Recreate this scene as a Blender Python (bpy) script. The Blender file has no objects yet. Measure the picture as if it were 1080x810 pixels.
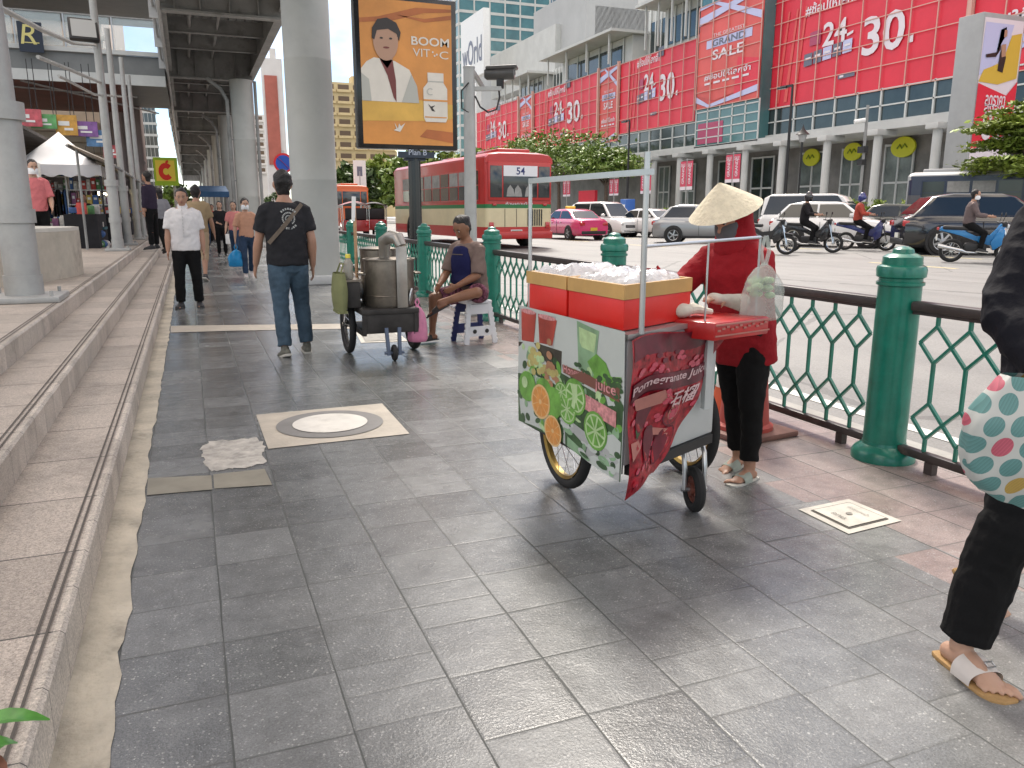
import bpy, bmesh, math, random
from mathutils import Vector, Matrix, noise
PI = math.pi
R = math.radians
random.seed(7)
scene = bpy.context.scene
COL = scene.collection
# ---------------------------------------------------------------- camera
CAM_H, FPX, PITCH, YAW = 1.33, 837.0, R(12.23), R(21.79)
cam = bpy.data.cameras.new('camera'); cam_o = bpy.data.objects.new('camera', cam); COL.objects.link(cam_o)
cam.sensor_fit = 'HORIZONTAL'; cam.sensor_width = 36.0; cam.lens = FPX/1080*36
cam.clip_start = 0.05; cam.clip_end = 3000
cam_o.location = (0, 0, CAM_H); cam_o.rotation_euler = (PI/2-PITCH, 0, -YAW)
scene.camera = cam_o
# ---------------------------------------------------------------- sky, sun, exposure
SUN_EL, SUN_AZ = R(50), R(22)          # azimuth measured from +Y towards +X
w = bpy.data.worlds.new('World'); scene.world = w; w.use_nodes = True
nt = w.node_tree; N = nt.nodes; L = nt.links
for n in list(N): N.remove(n)
out = N.new('ShaderNodeOutputWorld'); bg = N.new('ShaderNodeBackground'); bg.inputs[1].default_value = 0.12
sky = N.new('ShaderNodeTexSky'); sky.sky_type = 'NISHITA'; sky.sun_disc = False
sky.sun_elevation = SUN_EL; sky.sun_rotation = SUN_AZ; sky.air_density = 1.0; sky.dust_density = 0.6; sky.ozone_density = 1.0
tc = N.new('ShaderNodeTexCoord'); mp = N.new('ShaderNodeMapping'); mp.inputs['Scale'].default_value = (1, 1, 2.2)
nz = N.new('ShaderNodeTexNoise'); nz.inputs['Scale'].default_value = 2.6; nz.inputs['Detail'].default_value = 7; nz.inputs['Roughness'].default_value = .55
cr = N.new('ShaderNodeValToRGB'); cr.color_ramp.elements[0].position = .40; cr.color_ramp.elements[1].position = .62
mx = N.new('ShaderNodeMix'); mx.data_type = 'RGBA'; mx.inputs['B'].default_value = (15.2, 13.2, 10.9, 1)
L.new(tc.outputs['Generated'], mp.inputs[0]); L.new(mp.outputs[0], nz.inputs['Vector']); L.new(nz.outputs['Fac'], cr.inputs[0])
sxz = N.new('ShaderNodeSeparateXYZ'); L.new(tc.outputs['Generated'], sxz.inputs[0])
rz_ = N.new('ShaderNodeMapRange'); rz_.inputs[1].default_value = .05; rz_.inputs[2].default_value = .62; rz_.inputs[3].default_value = .22; rz_.inputs[4].default_value = 1.0; L.new(sxz.outputs[2], rz_.inputs[0])
mlt = N.new('ShaderNodeMath'); mlt.operation = 'MULTIPLY'; L.new(cr.outputs[0], mlt.inputs[0]); L.new(rz_.outputs[0], mlt.inputs[1]); L.new(mlt.outputs[0], mx.inputs['Factor']); tint = N.new('ShaderNodeVectorMath'); tint.operation = 'MULTIPLY'; tint.inputs[1].default_value = (.58, .70, .82); L.new(sky.outputs[0], tint.inputs[0]); L.new(tint.outputs[0], mx.inputs['A']); L.new(mx.outputs['Result'], bg.inputs[0]); L.new(bg.outputs[0], out.inputs[0])
sun = bpy.data.lights.new('sun', 'SUN'); sun_o = bpy.data.objects.new('sun', sun); COL.objects.link(sun_o)
sun.energy = 1.9; sun.angle = R(12); sun.color = (1, .93, .84)
sun_o.rotation_euler = (PI/2-SUN_EL, 0, PI-SUN_AZ)
sun_o.location = (0, 0, 60)
scene.view_settings.view_transform = 'Standard'; scene.view_settings.look = 'None'
scene.view_settings.exposure = 1.12; scene.view_settings.gamma = 1
try:
    scene.cycles.max_bounces = 6; scene.cycles.diffuse_bounces = 3; scene.cycles.glossy_bounces = 3; scene.cycles.transparent_max_bounces = 8
    scene.cycles.use_denoising = True
except Exception: pass
# ---------------------------------------------------------------- pixel of the photo -> place in the street
_M = cam_o.rotation_euler.to_matrix()
def _ray(px, py): return _M @ Vector(((px-540)/FPX, -(py-405)/FPX, -1))
def G(px, py, z=0.0):
    d = _ray(px, py); t = (z-CAM_H)/d.z; return Vector((0, 0, CAM_H))+d*t
def AX(px, py, X):
    d = _ray(px, py); return Vector((0, 0, CAM_H))+d*(X/d.x)
def AY(px, py, Y):
    d = _ray(px, py); return Vector((0, 0, CAM_H))+d*(Y/d.y)
# ---------------------------------------------------------------- materials
MATS = {}
def mat(name, rgb=(.5, .5, .5), rough=.6, metal=0, nscale=0, namt=0, bscale=0, bstr=0, coat=0, emit=None, estr=0, trans=0, alpha=1, ior=1.45, rvar=0, sheen=0, dirt=None, spec=.5):
    if name in MATS: return MATS[name]
    m = bpy.data.materials.new(name); m.use_nodes = True; MATS[name] = m
    t = m.node_tree; b = t.nodes['Principled BSDF']
    b.inputs['Base Color'].default_value = (*rgb, 1); b.inputs['Roughness'].default_value = rough; b.inputs['Metallic'].default_value = metal
    b.inputs['Coat Weight'].default_value = coat; b.inputs['Coat Roughness'].default_value = .08; b.inputs['IOR'].default_value = ior
    b.inputs['Transmission Weight'].default_value = trans; b.inputs['Alpha'].default_value = alpha; b.inputs['Sheen Weight'].default_value = sheen
    b.inputs['Specular IOR Level'].default_value = spec
    if emit: b.inputs['Emission Color'].default_value = (*emit, 1); b.inputs['Emission Strength'].default_value = estr
    if nscale or bscale or dirt:
        tcn = t.nodes.new('ShaderNodeTexCoord')
    if nscale:
        nzn = t.nodes.new('ShaderNodeTexNoise'); nzn.inputs['Scale'].default_value = nscale; nzn.inputs['Detail'].default_value = 6; nzn.inputs['Roughness'].default_value = .65
        t.links.new(tcn.outputs['Object'], nzn.inputs['Vector'])
        mr = t.nodes.new('ShaderNodeMapRange'); mr.inputs[1].default_value = .3; mr.inputs[2].default_value = .7; mr.inputs[3].default_value = 1-namt; mr.inputs[4].default_value = 1+namt
        t.links.new(nzn.outputs['Fac'], mr.inputs[0])
        vm = t.nodes.new('ShaderNodeVectorMath'); vm.operation = 'SCALE'; vm.inputs[0].default_value = rgb
        t.links.new(mr.outputs[0], vm.inputs['Scale']); cur = vm.outputs[0]
        if dirt:
            n2 = t.nodes.new('ShaderNodeTexNoise'); n2.inputs['Scale'].default_value = dirt[1]; n2.inputs['Detail'].default_value = 8; n2.inputs['Roughness'].default_value = .7
            t.links.new(tcn.outputs['Object'], n2.inputs['Vector'])
            r2 = t.nodes.new('ShaderNodeMapRange'); r2.inputs[1].default_value = dirt[2]; r2.inputs[2].default_value = dirt[2]+.18; r2.inputs[3].default_value = 0; r2.inputs[4].default_value = dirt[3]
            t.links.new(n2.outputs['Fac'], r2.inputs[0])
            mm = t.nodes.new('ShaderNodeMix'); mm.data_type = 'RGBA'; mm.inputs['B'].default_value = (*dirt[0], 1)
            t.links.new(r2.outputs[0], mm.inputs['Factor']); t.links.new(cur, mm.inputs['A']); cur = mm.outputs['Result']
        t.links.new(cur, b.inputs['Base Color'])
        if rvar:
            m2 = t.nodes.new('ShaderNodeMapRange'); m2.inputs[1].default_value = .3; m2.inputs[2].default_value = .7
            m2.inputs[3].default_value = max(.02, rough-rvar); m2.inputs[4].default_value = min(1, rough+rvar)
            t.links.new(nzn.outputs['Fac'], m2.inputs[0]); t.links.new(m2.outputs[0], b.inputs['Roughness'])
    if bscale:
        nb = t.nodes.new('ShaderNodeTexNoise'); nb.inputs['Scale'].default_value = bscale; nb.inputs['Detail'].default_value = 4
        t.links.new(tcn.outputs['Object'], nb.inputs['Vector'])
        bp = t.nodes.new('ShaderNodeBump'); bp.inputs['Strength'].default_value = bstr; bp.inputs['Distance'].default_value = .02
        t.links.new(nb.outputs['Fac'], bp.inputs['Height']); t.links.new(bp.outputs[0], b.inputs['Normal'])
    return m
class NB:
    """small node-graph helper"""
    def __init__(s, m): s.t = m.node_tree; s.b = s.t.nodes['Principled BSDF']
    def n(s, typ, **kw):
        x = s.t.nodes.new(typ)
        for k, v in kw.items(): setattr(x, k, v)
        return x
    def l(s, a, b): s.t.links.new(a, b)
    def _in(s, sock, v):
        if hasattr(v, 'is_output'): s.l(v, sock)
        else: sock.default_value = v
    def math(s, op, a, b=0.0, c=None):
        x = s.n('ShaderNodeMath', operation=op); s._in(x.inputs[0], a); s._in(x.inputs[1], b)
        if c is not None: s._in(x.inputs[2], c)
        return x.outputs[0]
    def mix(s, f, a, b):
        x = s.n('ShaderNodeMix', data_type='RGBA'); s._in(x.inputs['Factor'], f)
        s._in(x.inputs['A'], a if hasattr(a, 'is_output') else (*a, 1)); s._in(x.inputs['B'], b if hasattr(b, 'is_output') else (*b, 1))
        return x.outputs['Result']
    def rng(s, v, a, b, c, d):
        x = s.n('ShaderNodeMapRange'); s._in(x.inputs[0], v)
        for i, q in enumerate((a, b, c, d)): x.inputs[i+1].default_value = q
        return x.outputs[0]
    def noise(s, vec, sc, det=4, ro=.6, dim='3D'):
        x = s.n('ShaderNodeTexNoise', noise_dimensions=dim); s.l(vec, x.inputs['Vector']); x.inputs['Scale'].default_value = sc
        x.inputs['Detail'].default_value = det; x.inputs['Roughness'].default_value = ro; return x.outputs['Fac']
# ---------------------------------------------------------------- mesh builder
_TXT = {}
def text_data(s, bold=False):
    key = (s, bold)
    if key in _TXT: return _TXT[key]
    c = bpy.data.curves.new('lettering', 'FONT'); c.body = s; c.size = 1; c.resolution_u = 3
    if bold: c.offset = .018
    o = bpy.data.objects.new('lettering', c); COL.objects.link(o)
    dg = bpy.context.evaluated_depsgraph_get(); dg.update()
    me = bpy.data.meshes.new_from_object(o.evaluated_get(dg))
    vs = [v.co.copy() for v in me.vertices]; fs = [tuple(p.vertices) for p in me.polygons]
    bpy.data.objects.remove(o); bpy.data.curves.remove(c); bpy.data.meshes.remove(me)
    if vs:
        x0 = min(v.x for v in vs); x1 = max(v.x for v in vs); y0 = min(v.y for v in vs); y1 = max(v.y for v in vs)
    else: x0 = x1 = y0 = y1 = 0
    _TXT[key] = (vs, fs, x0, x1, y0, y1); return _TXT[key]
def perp(t):
    t = t.normalized(); a = Vector((0, 0, 1)) if abs(t.z) < .9 else Vector((1, 0, 0))
    u = a.cross(t).normalized(); return u, t.cross(u)
class MB:
    def __init__(s, m=None): s.bm = bmesh.new(); s.mats = []; s.mi = 0; s.T = Matrix(); (m and s.m(m))
    def m(s, m):
        if m not in s.mats: s.mats.append(m)
        s.mi = s.mats.index(m); return s
    def at(s, loc=(0, 0, 0), rz=0, rx=0, ry=0, sc=1):
        s.T = Matrix.Translation(loc) @ Matrix.Rotation(rz, 4, 'Z') @ Matrix.Rotation(ry, 4, 'Y') @ Matrix.Rotation(rx, 4, 'X') @ Matrix.Scale(sc, 4); return s
    def add(s, vs, fs, bevel=0, seg=2):
        bv = [s.bm.verts.new(s.T @ Vector(v)) for v in vs]; out = []
        for f in fs:
            try:
                q = s.bm.faces.new([bv[i] for i in f]); q.material_index = s.mi; out.append(q)
            except ValueError: pass
        if bevel and out:
            es = list({e for q in out for e in q.edges})
            r = bmesh.ops.bevel(s.bm, geom=es, offset=bevel, segments=seg, affect='EDGES', profile=.5, clamp_overlap=True, material=-1)
            for q in r['faces']: q.material_index = s.mi
        return s
    def box(s, c, d, bevel=0, rz=0, rx=0, ry=0, taper=1, seg=2):
        Mx = Matrix.Translation(c) @ Matrix.Rotation(rz, 4, 'Z') @ Matrix.Rotation(ry, 4, 'Y') @ Matrix.Rotation(rx, 4, 'X')
        vs = []
        for z in (-.5, .5):
            k = 1 if z < 0 else taper
            for x, y in ((-.5, -.5), (.5, -.5), (.5, .5), (-.5, .5)): vs.append(Mx @ Vector((x*d[0]*k, y*d[1]*k, z*d[2])))
        return s.add(vs, [(3, 2, 1, 0), (4, 5, 6, 7), (0, 1, 5, 4), (1, 2, 6, 5), (2, 3, 7, 6), (3, 0, 4, 7)], bevel, seg)
    def bar(s, a, b, wd, ht, up=(0, 0, 1), bevel=0):
        a = Vector(a); b = Vector(b); t = (b-a).normalized(); up = Vector(up)
        if abs(t.dot(up)) > .98: up = Vector((0, 1, 0)) if abs(t.y) < .9 else Vector((1, 0, 0))
        u = t.cross(up).normalized(); v = u.cross(t)
        vs = [p+u*(i*wd/2)+v*(j*ht/2) for p in (a, b) for i, j in ((-1, -1), (1, -1), (1, 1), (-1, 1))]
        return s.add(vs, [(0, 1, 2, 3), (7, 6, 5, 4), (0, 4, 5, 1), (1, 5, 6, 2), (2, 6, 7, 3), (3, 7, 4, 0)], bevel)
    def tube(s, pts, r, n=8, cap=True, closed=False):
        pts = [Vector(p) for p in pts]; k = len(pts); rs = r if isinstance(r, (list, tuple)) else [r]*k
        vs = []; u = None
        for i, p in enumerate(pts):
            if closed: t = pts[(i+1) % k]-pts[i-1]
            else: t = (pts[min(i+1, k-1)]-pts[max(i-1, 0)])
            if t.length < 1e-9: t = Vector((0, 0, 1))
            t.normalize()
            if u is None: u, v = perp(t)
            else:
                u = (u-t*u.dot(t)); u = u.normalized() if u.length > 1e-6 else perp(t)[0]; v = t.cross(u)
            for j in range(n):
                a = 2*PI*j/n; vs.append(p+(u*math.cos(a)+v*math.sin(a))*rs[i])
        fs = []
        for i in range(k if closed else k-1):
            i2 = (i+1) % k
            for j in range(n): fs.append((i*n+j, i*n+(j+1) % n, i2*n+(j+1) % n, i2*n+j))
        if cap and not closed: fs += [tuple(range(n-1, -1, -1)), tuple(range((k-1)*n, k*n))]
        return s.add(vs, fs)
    def cyl(s, a, b, r, r2=None, n=16): return s.tube([a, b], [r, r if r2 is None else r2], n)
    def lathe(s, prof, c=(0, 0, 0), n=24, axis='Z', caps=True):
        vs = []; c = Vector(c)
        for r, z in prof:
            for j in range(n):
                a = 2*PI*j/n; p = (r*math.cos(a), r*math.sin(a), z)
                if axis == 'X': p = (p[2], p[0], p[1])
                elif axis == 'Y': p = (p[1], p[2], p[0])
                vs.append(c+Vector(p))
        fs = []
        k = len(prof)
        for i in range(k-1):
            for j in range(n): fs.append((i*n+j, i*n+(j+1) % n, (i+1)*n+(j+1) % n, (i+1)*n+j))
        if caps:
            if prof[0][0] > 1e-4: fs.append(tuple(range(n-1, -1, -1)))
            if prof[-1][0] > 1e-4: fs.append(tuple(range((k-1)*n, k*n)))
        return s.add(vs, fs)
    def ring(s, c, axis, R1, r, n=24, m=8):
        ax = Vector(axis).normalized(); u, v = perp(ax); c = Vector(c)
        return s.tube([c+(u*math.cos(2*PI*i/n)+v*math.sin(2*PI*i/n))*R1 for i in range(n)], r, m, closed=True)
    def prism(s, poly, vec, bevel=0, seg=2):
        k = len(poly); vec = Vector(vec); vs = [Vector(p) for p in poly]+[Vector(p)+vec for p in poly]
        fs = [tuple(range(k-1, -1, -1)), tuple(range(k, 2*k))]+[(i, (i+1) % k, k+(i+1) % k, k+i) for i in range(k)]
        return s.add(vs, fs, bevel, seg)
    def face(s, pts): return s.add(pts, [tuple(range(len(pts)))])
    def sphere(s, c, r, nu=12, nv=8):
        r = (r, r, r) if not isinstance(r, (tuple, list)) else r; c = Vector(c); vs = [c+Vector((0, 0, -r[2]))]
        for i in range(1, nv):
            a = -PI/2+PI*i/nv
            for j in range(nu): b = 2*PI*j/nu; vs.append(c+Vector((r[0]*math.cos(a)*math.cos(b), r[1]*math.cos(a)*math.sin(b), r[2]*math.sin(a))))
        vs.append(c+Vector((0, 0, r[2]))); fs = [(0, 1+(j+1) % nu, 1+j) for j in range(nu)]
        for i in range(nv-2):
            o = 1+i*nu
            for j in range(nu): fs.append((o+j, o+(j+1) % nu, o+nu+(j+1) % nu, o+nu+j))
        o = 1+(nv-2)*nu; fs += [(o+j, o+(j+1) % nu, len(vs)-1) for j in range(nu)]
        return s.add(vs, fs)
    def grid(s, fn, nu, nv, wrap=False):
        vs = [fn(i/(nu if wrap else nu-1), j/(nv-1)) for j in range(nv) for i in range(nu)]
        fs = [(j*nu+i, j*nu+(i+1) % nu, (j+1)*nu+(i+1) % nu, (j+1)*nu+i) for j in range(nv-1) for i in range(nu if wrap else nu-1)]
        return s.add(vs, fs)
    def disc(s, c, u, v, r, r2=None, n=20):
        c = Vector(c); u = Vector(u); v = Vector(v); r2 = r if r2 is None else r2
        return s.add([c+u*(r*math.cos(2*PI*i/n))+v*(r2*math.sin(2*PI*i/n)) for i in range(n)], [tuple(range(n))])
    def text(s, body, c, xd, yd, w=None, h=None, bold=False):
        """lettering centred on c, fitted into width w and / or height h"""
        vs, fs, x0, x1, y0, y1 = text_data(body, bold)
        if not vs: return s
        kx = (w/(x1-x0)) if w else None; ky = (h/(y1-y0)) if h else None
        kx = kx or ky; ky = ky or kx; c = Vector(c); xd = Vector(xd); yd = Vector(yd); mx_, my_ = (x0+x1)/2, (y0+y1)/2
        return s.add([c+xd*((v.x-mx_)*kx)+yd*((v.y-my_)*ky) for v in vs], fs)
    def mesh(s, name, sharp=38):
        bmesh.ops.recalc_face_normals(s.bm, faces=s.bm.faces) if s.bm.faces and not getattr(s, 'keep', False) else None
        ca = math.cos(R(sharp))
        for f in s.bm.faces: f.smooth = True
        for e in s.bm.edges:
            if len(e.link_faces) != 2 or e.link_faces[0].normal.dot(e.link_faces[1].normal) < ca: e.smooth = False
        me = bpy.data.meshes.new(name); s.bm.to_mesh(me); s.bm.free()
        for m in s.mats: me.materials.append(m)
        return me
    def build(s, name, parent=None, loc=None, rz=0, sharp=38):
        o = bpy.data.objects.new(name, s.mesh(name, sharp)); COL.objects.link(o)
        if parent is not None: o.parent = parent
        if loc is not None: o.location = loc
        if rz: o.rotation_euler.z = rz
        return o
def tag(o, label=None, cat=None, group=None, kind=None):
    if label: o['label'] = label
    if cat: o['category'] = cat
    if group: o['group'] = group
    if kind: o['kind'] = kind
    return o
def empty(name, loc=(0, 0, 0), rz=0, label=None, cat=None, group=None):
    o = bpy.data.objects.new(name, None); COL.objects.link(o); o.location = loc; o.rotation_euler.z = rz; o.empty_display_size = .1
    return tag(o, label, cat, group)
KIDS = {}
def copy_tree(o, parent=None):
    c = o.copy(); COL.objects.link(c)
    if parent is not None: c.parent = parent
    for ch in [x for x in bpy.data.objects if x.parent == o]: copy_tree(ch, c)
    return c
def dup(o, loc, rz=None, label=None, sc=None):
    c = copy_tree(o); c.location = loc
    if rz is not None: c.rotation_euler.z = rz
    if label: c['label'] = label
    if sc: c.scale = (sc,)*3
    return c
def structure(mb, name): return tag(mb.build(name), kind='structure')
# ================================================================ pavement, steps, road
def paving_material():
    m = bpy.data.materials.new('paving'); m.use_nodes = True; q = NB(m)
    tcn = q.n('ShaderNodeTexCoord'); P = tcn.outputs['Object']
    sx = q.n('ShaderNodeSeparateXYZ'); q.l(P, sx.inputs[0]); X, Y = sx.outputs[0], sx.outputs[1]
    T = .3
    wob = q.math('MULTIPLY', q.math('SUBTRACT', q.noise(P, 3.0, 3), .5), .014)
    fx = q.math('ADD', q.math('DIVIDE', X, T), q.math('MULTIPLY', wob, 2.0)); ix = q.math('FLOOR', fx)
    # each column of slabs is laid with a slightly different start
    wn = q.n('ShaderNodeTexWhiteNoise', noise_dimensions='1D'); q.l(ix, wn.inputs['W'])
    off = q.math('MULTIPLY', q.math('GREATER_THAN', wn.outputs['Value'], .72), .5)
    jit = q.math('MULTIPLY', q.math('SUBTRACT', wn.outputs['Value'], .5), .06)
    fy = q.math('ADD', q.math('ADD', q.math('DIVIDE', q.math('SUBTRACT', Y, 1.855), T), q.math('ADD', off, jit)), q.math('MULTIPLY', wob, 1.6)); iy = q.math('FLOOR', fy)
    # now and then a slab is cut in two
    cb = q.n('ShaderNodeCombineXYZ'); q.l(ix, cb.inputs[0]); q.l(iy, cb.inputs[1])
    wv = q.n('ShaderNodeTexWhiteNoise', noise_dimensions='2D'); q.l(cb.outputs[0], wv.inputs['Vector'])
    def edge(f, wd):
        fr = q.math('FRACT', f); d = q.math('MINIMUM', fr, q.math('SUBTRACT', 1.0, fr)); return d
    dx = edge(fx, 0); dy = edge(fy, 0)
    cutn = q.math('GREATER_THAN', wv.outputs['Value'], .94)
    dmid = q.math('ADD', q.math('ABSOLUTE', q.math('SUBTRACT', q.math('FRACT', fy), .5)), q.math('MULTIPLY', q.math('SUBTRACT', 1.0, cutn), 1.0))
    d = q.math('MINIMUM', q.math('MINIMUM', dx, dy), dmid)
    jw = q.rng(q.noise(P, 1.7, 4, .7), .3, .75, .002, .018)            # joint half width varies along its run
    joint = q.math('MULTIPLY', q.math('LESS_THAN', d, jw), q.math('MAXIMUM', q.math('MULTIPLY', q.math('LESS_THAN', dx, jw), .9), q.rng(q.noise(P, 1.6, 3, .6), .40, .62, .12, .9)))
    jsoft = q.math('SUBTRACT', 1.0, q.math('MINIMUM', q.math('DIVIDE', d, .03), 1.0))
    # slab colours: dark granite, warm red slabs near the railing
    pale = q.math('MULTIPLY', wv.outputs['Value'], 1.0)
    shade = q.rng(pale, 0, 1, .84, 1.15)
    base = q.mix(q.noise(P, 1.1, 5), (.104, .110, .113), (.178, .183, .182))
    sc = q.n('ShaderNodeVectorMath', operation='SCALE'); q.l(base, sc.inputs[0]); q.l(shade, sc.inputs['Scale']); base = sc.outputs[0]
    wv2 = q.n('ShaderNodeTexWhiteNoise', noise_dimensions='2D')
    add = q.n('ShaderNodeVectorMath', operation='ADD'); q.l(cb.outputs[0], add.inputs[0]); add.inputs[1].default_value = (17.3, 5.1, 0); q.l(add.outputs[0], wv2.inputs['Vector'])
    lim = q.math('ADD', q.rng(X, 2.6, 2.95, 0, 1), q.rng(X, 2.3, 2.6, 0, .25))
    red = q.math('MULTIPLY', q.math('LESS_THAN', wv2.outputs['Value'], q.math('MULTIPLY', lim, .92)), .8)
    base = q.mix(red, base, (.27, .185, .165))
    # slabs get paler towards the right, each by its own amount
    light = q.math('MULTIPLY', q.rng(X, 1.1, 2.4, 0, 1), q.rng(wv2.outputs['Value'], 0, 1, .3, .8))
    base = q.mix(q.math('MULTIPLY', light, .5), base, (.29, .285, .27))
    # fine granite grain and pale chips
    vo = q.n('ShaderNodeTexVoronoi'); q.l(P, vo.inputs['Vector']); vo.inputs['Scale'].default_value = 85
    chip = q.math('MULTIPLY', q.math('LESS_THAN', vo.outputs['Distance'], .30), q.math('GREATER_THAN', q.noise(P, 45, 2), .52))
    base = q.mix(q.math('MULTIPLY', chip, q.rng(q.noise(P, 14, 3), .35, .65, .12, .6)), base, (.46, .46, .44))
    grain = q.math('MULTIPLY', q.rng(q.noise(P, 150, 3, .9), .3, .7, .55, 1.45), q.rng(q.noise(P, 9, 6, .75), .3, .7, .72, 1.28))
    sc2 = q.n('ShaderNodeVectorMath', operation='SCALE'); q.l(base, sc2.inputs[0]); q.l(grain, sc2.inputs['Scale']); base = sc2.outputs[0]
    stain = q.rng(q.noise(P, 2.3, 8, .7), .56, .74, 0, .55)
    base = q.mix(stain, base, (.075, .075, .073))
    jcol = q.mix(q.math('GREATER_THAN', q.noise(P, .9, 3), .66), (.036, .042, .039), (.24, .235, .22))
    base = q.mix(q.math('MULTIPLY', jsoft, .25), base, (.05, .05, .048)); col = q.mix(joint, base, jcol)
    q.l(col, q.b.inputs['Base Color'])
    wet = q.noise(P, .55, 5, .6)
    ro = q.math('ADD', q.math('ADD', q.rng(wet, .35, .68, .11, .27), q.rng(wv.outputs['Value'], 0, 1, -.05, .06)), q.math('MULTIPLY', joint, .3))
    ro = q.math('ADD', ro, q.rng(Y, 1.2, 6, .12, .0))
    ro = q.math('ADD', ro, q.rng(X, 1.6, 3.2, .0, .10))
    q.l(ro, q.b.inputs['Roughness']); q.b.inputs['Specular IOR Level'].default_value = .62
    h = q.math('SUBTRACT', q.math('MULTIPLY', q.noise(P, 90, 3, .7), .0022), q.math('MULTIPLY', jsoft, .0009))
    h = q.math('ADD', h, q.math('MULTIPLY', wv.outputs['Value'], .0022))
    h = q.math('ADD', h, q.math('MULTIPLY', q.noise(P, 5, 2), .006))
    bp = q.n('ShaderNodeBump'); bp.inputs['Strength'].default_value = .6; bp.inputs['Distance'].default_value = 1; q.l(h, bp.inputs['Height']); q.l(bp.outputs[0], q.b.inputs['Normal'])
    return m
def granite_step(name, c1, c2, T=(.6, .9)):
    m = bpy.data.materials.new(name); m.use_nodes = True; q = NB(m)
    tcn = q.n('ShaderNodeTexCoord'); P = tcn.outputs['Object']
    sx = q.n('ShaderNodeSeparateXYZ'); q.l(P, sx.inputs[0])
    fy = q.math('FRACT', q.math('DIVIDE', sx.outputs[1], T[0])); d = q.math('MINIMUM', fy, q.math('SUBTRACT', 1.0, fy))
    j = q.math('LESS_THAN', d, .007)
    c = q.mix(q.noise(P, 2.0, 7, .7), c1, c2)
    g = q.rng(q.noise(P, 110, 3, .95), .3, .7, .40, 1.60)
    sc = q.n('ShaderNodeVectorMath', operation='SCALE'); q.l(c, sc.inputs[0]); q.l(g, sc.inputs['Scale'])
    vo = q.n('ShaderNodeTexWhiteNoise', noise_dimensions='1D'); q.l(q.math('FLOOR', q.math('DIVIDE', sx.outputs[1], T[0])), vo.inputs['W'])
    sc2 = q.n('ShaderNodeVectorMath', operation='SCALE'); q.l(sc.outputs[0], sc2.inputs[0]); q.l(q.rng(vo.outputs['Value'], 0, 1, .85, 1.12), sc2.inputs['Scale'])
    c = q.mix(q.rng(q.noise(P, 1.6, 8, .75), .50, .70, 0, .65), sc2.outputs[0], (.13, .115, .10))
    q.l(q.mix(j, c, (.06, .055, .05)), q.b.inputs['Base Color']); q.b.inputs['Roughness'].default_value = .55
    bp = q.n('ShaderNodeBump'); bp.inputs['Strength'].default_value = .4; bp.inputs['Distance'].default_value = .002; q.l(q.noise(P, 150, 2), bp.inputs['Height']); q.l(bp.outputs[0], q.b.inputs['Normal'])
    return m
def road_material():
    m = bpy.data.materials.new('road_surface'); m.use_nodes = True; q = NB(m)
    P = q.n('ShaderNodeTexCoord').outputs['Object']
    mp_ = q.n('ShaderNodeMapping'); mp_.inputs['Scale'].default_value = (1.0, .12, 1); q.l(P, mp_.inputs[0])
    c = q.mix(q.noise(mp_.outputs[0], .9, 6, .65), (.135, .135, .133), (.265, .262, .254))
    c = q.mix(q.rng(q.noise(P, .35, 8, .7), .5, .7, 0, .5), c, (.12, .12, .12))
    sxx = q.n('ShaderNodeSeparateXYZ'); q.l(P, sxx.inputs[0]); lane = q.math('ABSOLUTE', q.math('SUBTRACT', q.math('FRACT', q.math('DIVIDE', sxx.outputs[0], 3.2)), .5))
    c = q.mix(q.math('MULTIPLY', q.rng(lane, .0, .16, .45, 0), q.rng(q.noise(mp_.outputs[0], 2.2, 5, .7), .35, .65, .2, 1)), c, (.10, .10, .10))
    vc = q.n('ShaderNodeTexVoronoi', feature='DISTANCE_TO_EDGE'); q.l(P, vc.inputs['Vector']); vc.inputs['Scale'].default_value = .22
    c = q.mix(q.math('MULTIPLY', q.math('LESS_THAN', q.math('ADD', vc.outputs['Distance'], q.math('MULTIPLY', q.noise(P, 3, 5), .05)), .032), .6), c, (.07, .07, .07))
    g = q.rng(q.noise(P, 60, 2, .8), .3, .7, .8, 1.2)
    sc = q.n('ShaderNodeVectorMath', operation='SCALE'); q.l(c, sc.inputs[0]); q.l(g, sc.inputs['Scale'])
    q.l(sc.outputs[0], q.b.inputs['Base Color']); q.b.inputs['Roughness'].default_value = .62
    bp = q.n('ShaderNodeBump'); bp.inputs['Strength'].default_value = .3; bp.inputs['Distance'].default_value = .01; q.l(q.noise(P, 70, 2), bp.inputs['Height']); q.l(bp.outputs[0], q.b.inputs['Normal'])
    return m
PAVE = paving_material(); STEP = granite_step('granite_step', (.34, .295, .255), (.47, .415, .36)); RISER = granite_step('granite_riser', (.40, .355, .30), (.54, .49, .43), (.30, .9))
ROAD = road_material()
CEMENT = mat('cement_strip', (.50, .455, .37), .8, nscale=3.5, namt=.25, bscale=40, bstr=.4, dirt=((.20, .18, .15), 2.6, .52, .8))
CONC = mat('concrete', (.50, .51, .51), .75, nscale=1.4, namt=.10, bscale=14, bstr=.12, dirt=((.30, .30, .29), .9, .56, .35))
KERBM = mat('kerb_stone', (.36, .35, .33), .8, nscale=3, namt=.2)
PAINT_Y = mat('road_paint_yellow', (.55, .47, .25), .7, nscale=9, namt=.25)
PAINT_W = mat('road_paint_white', (.62, .62, .60), .7, nscale=9, namt=.25)

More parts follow.
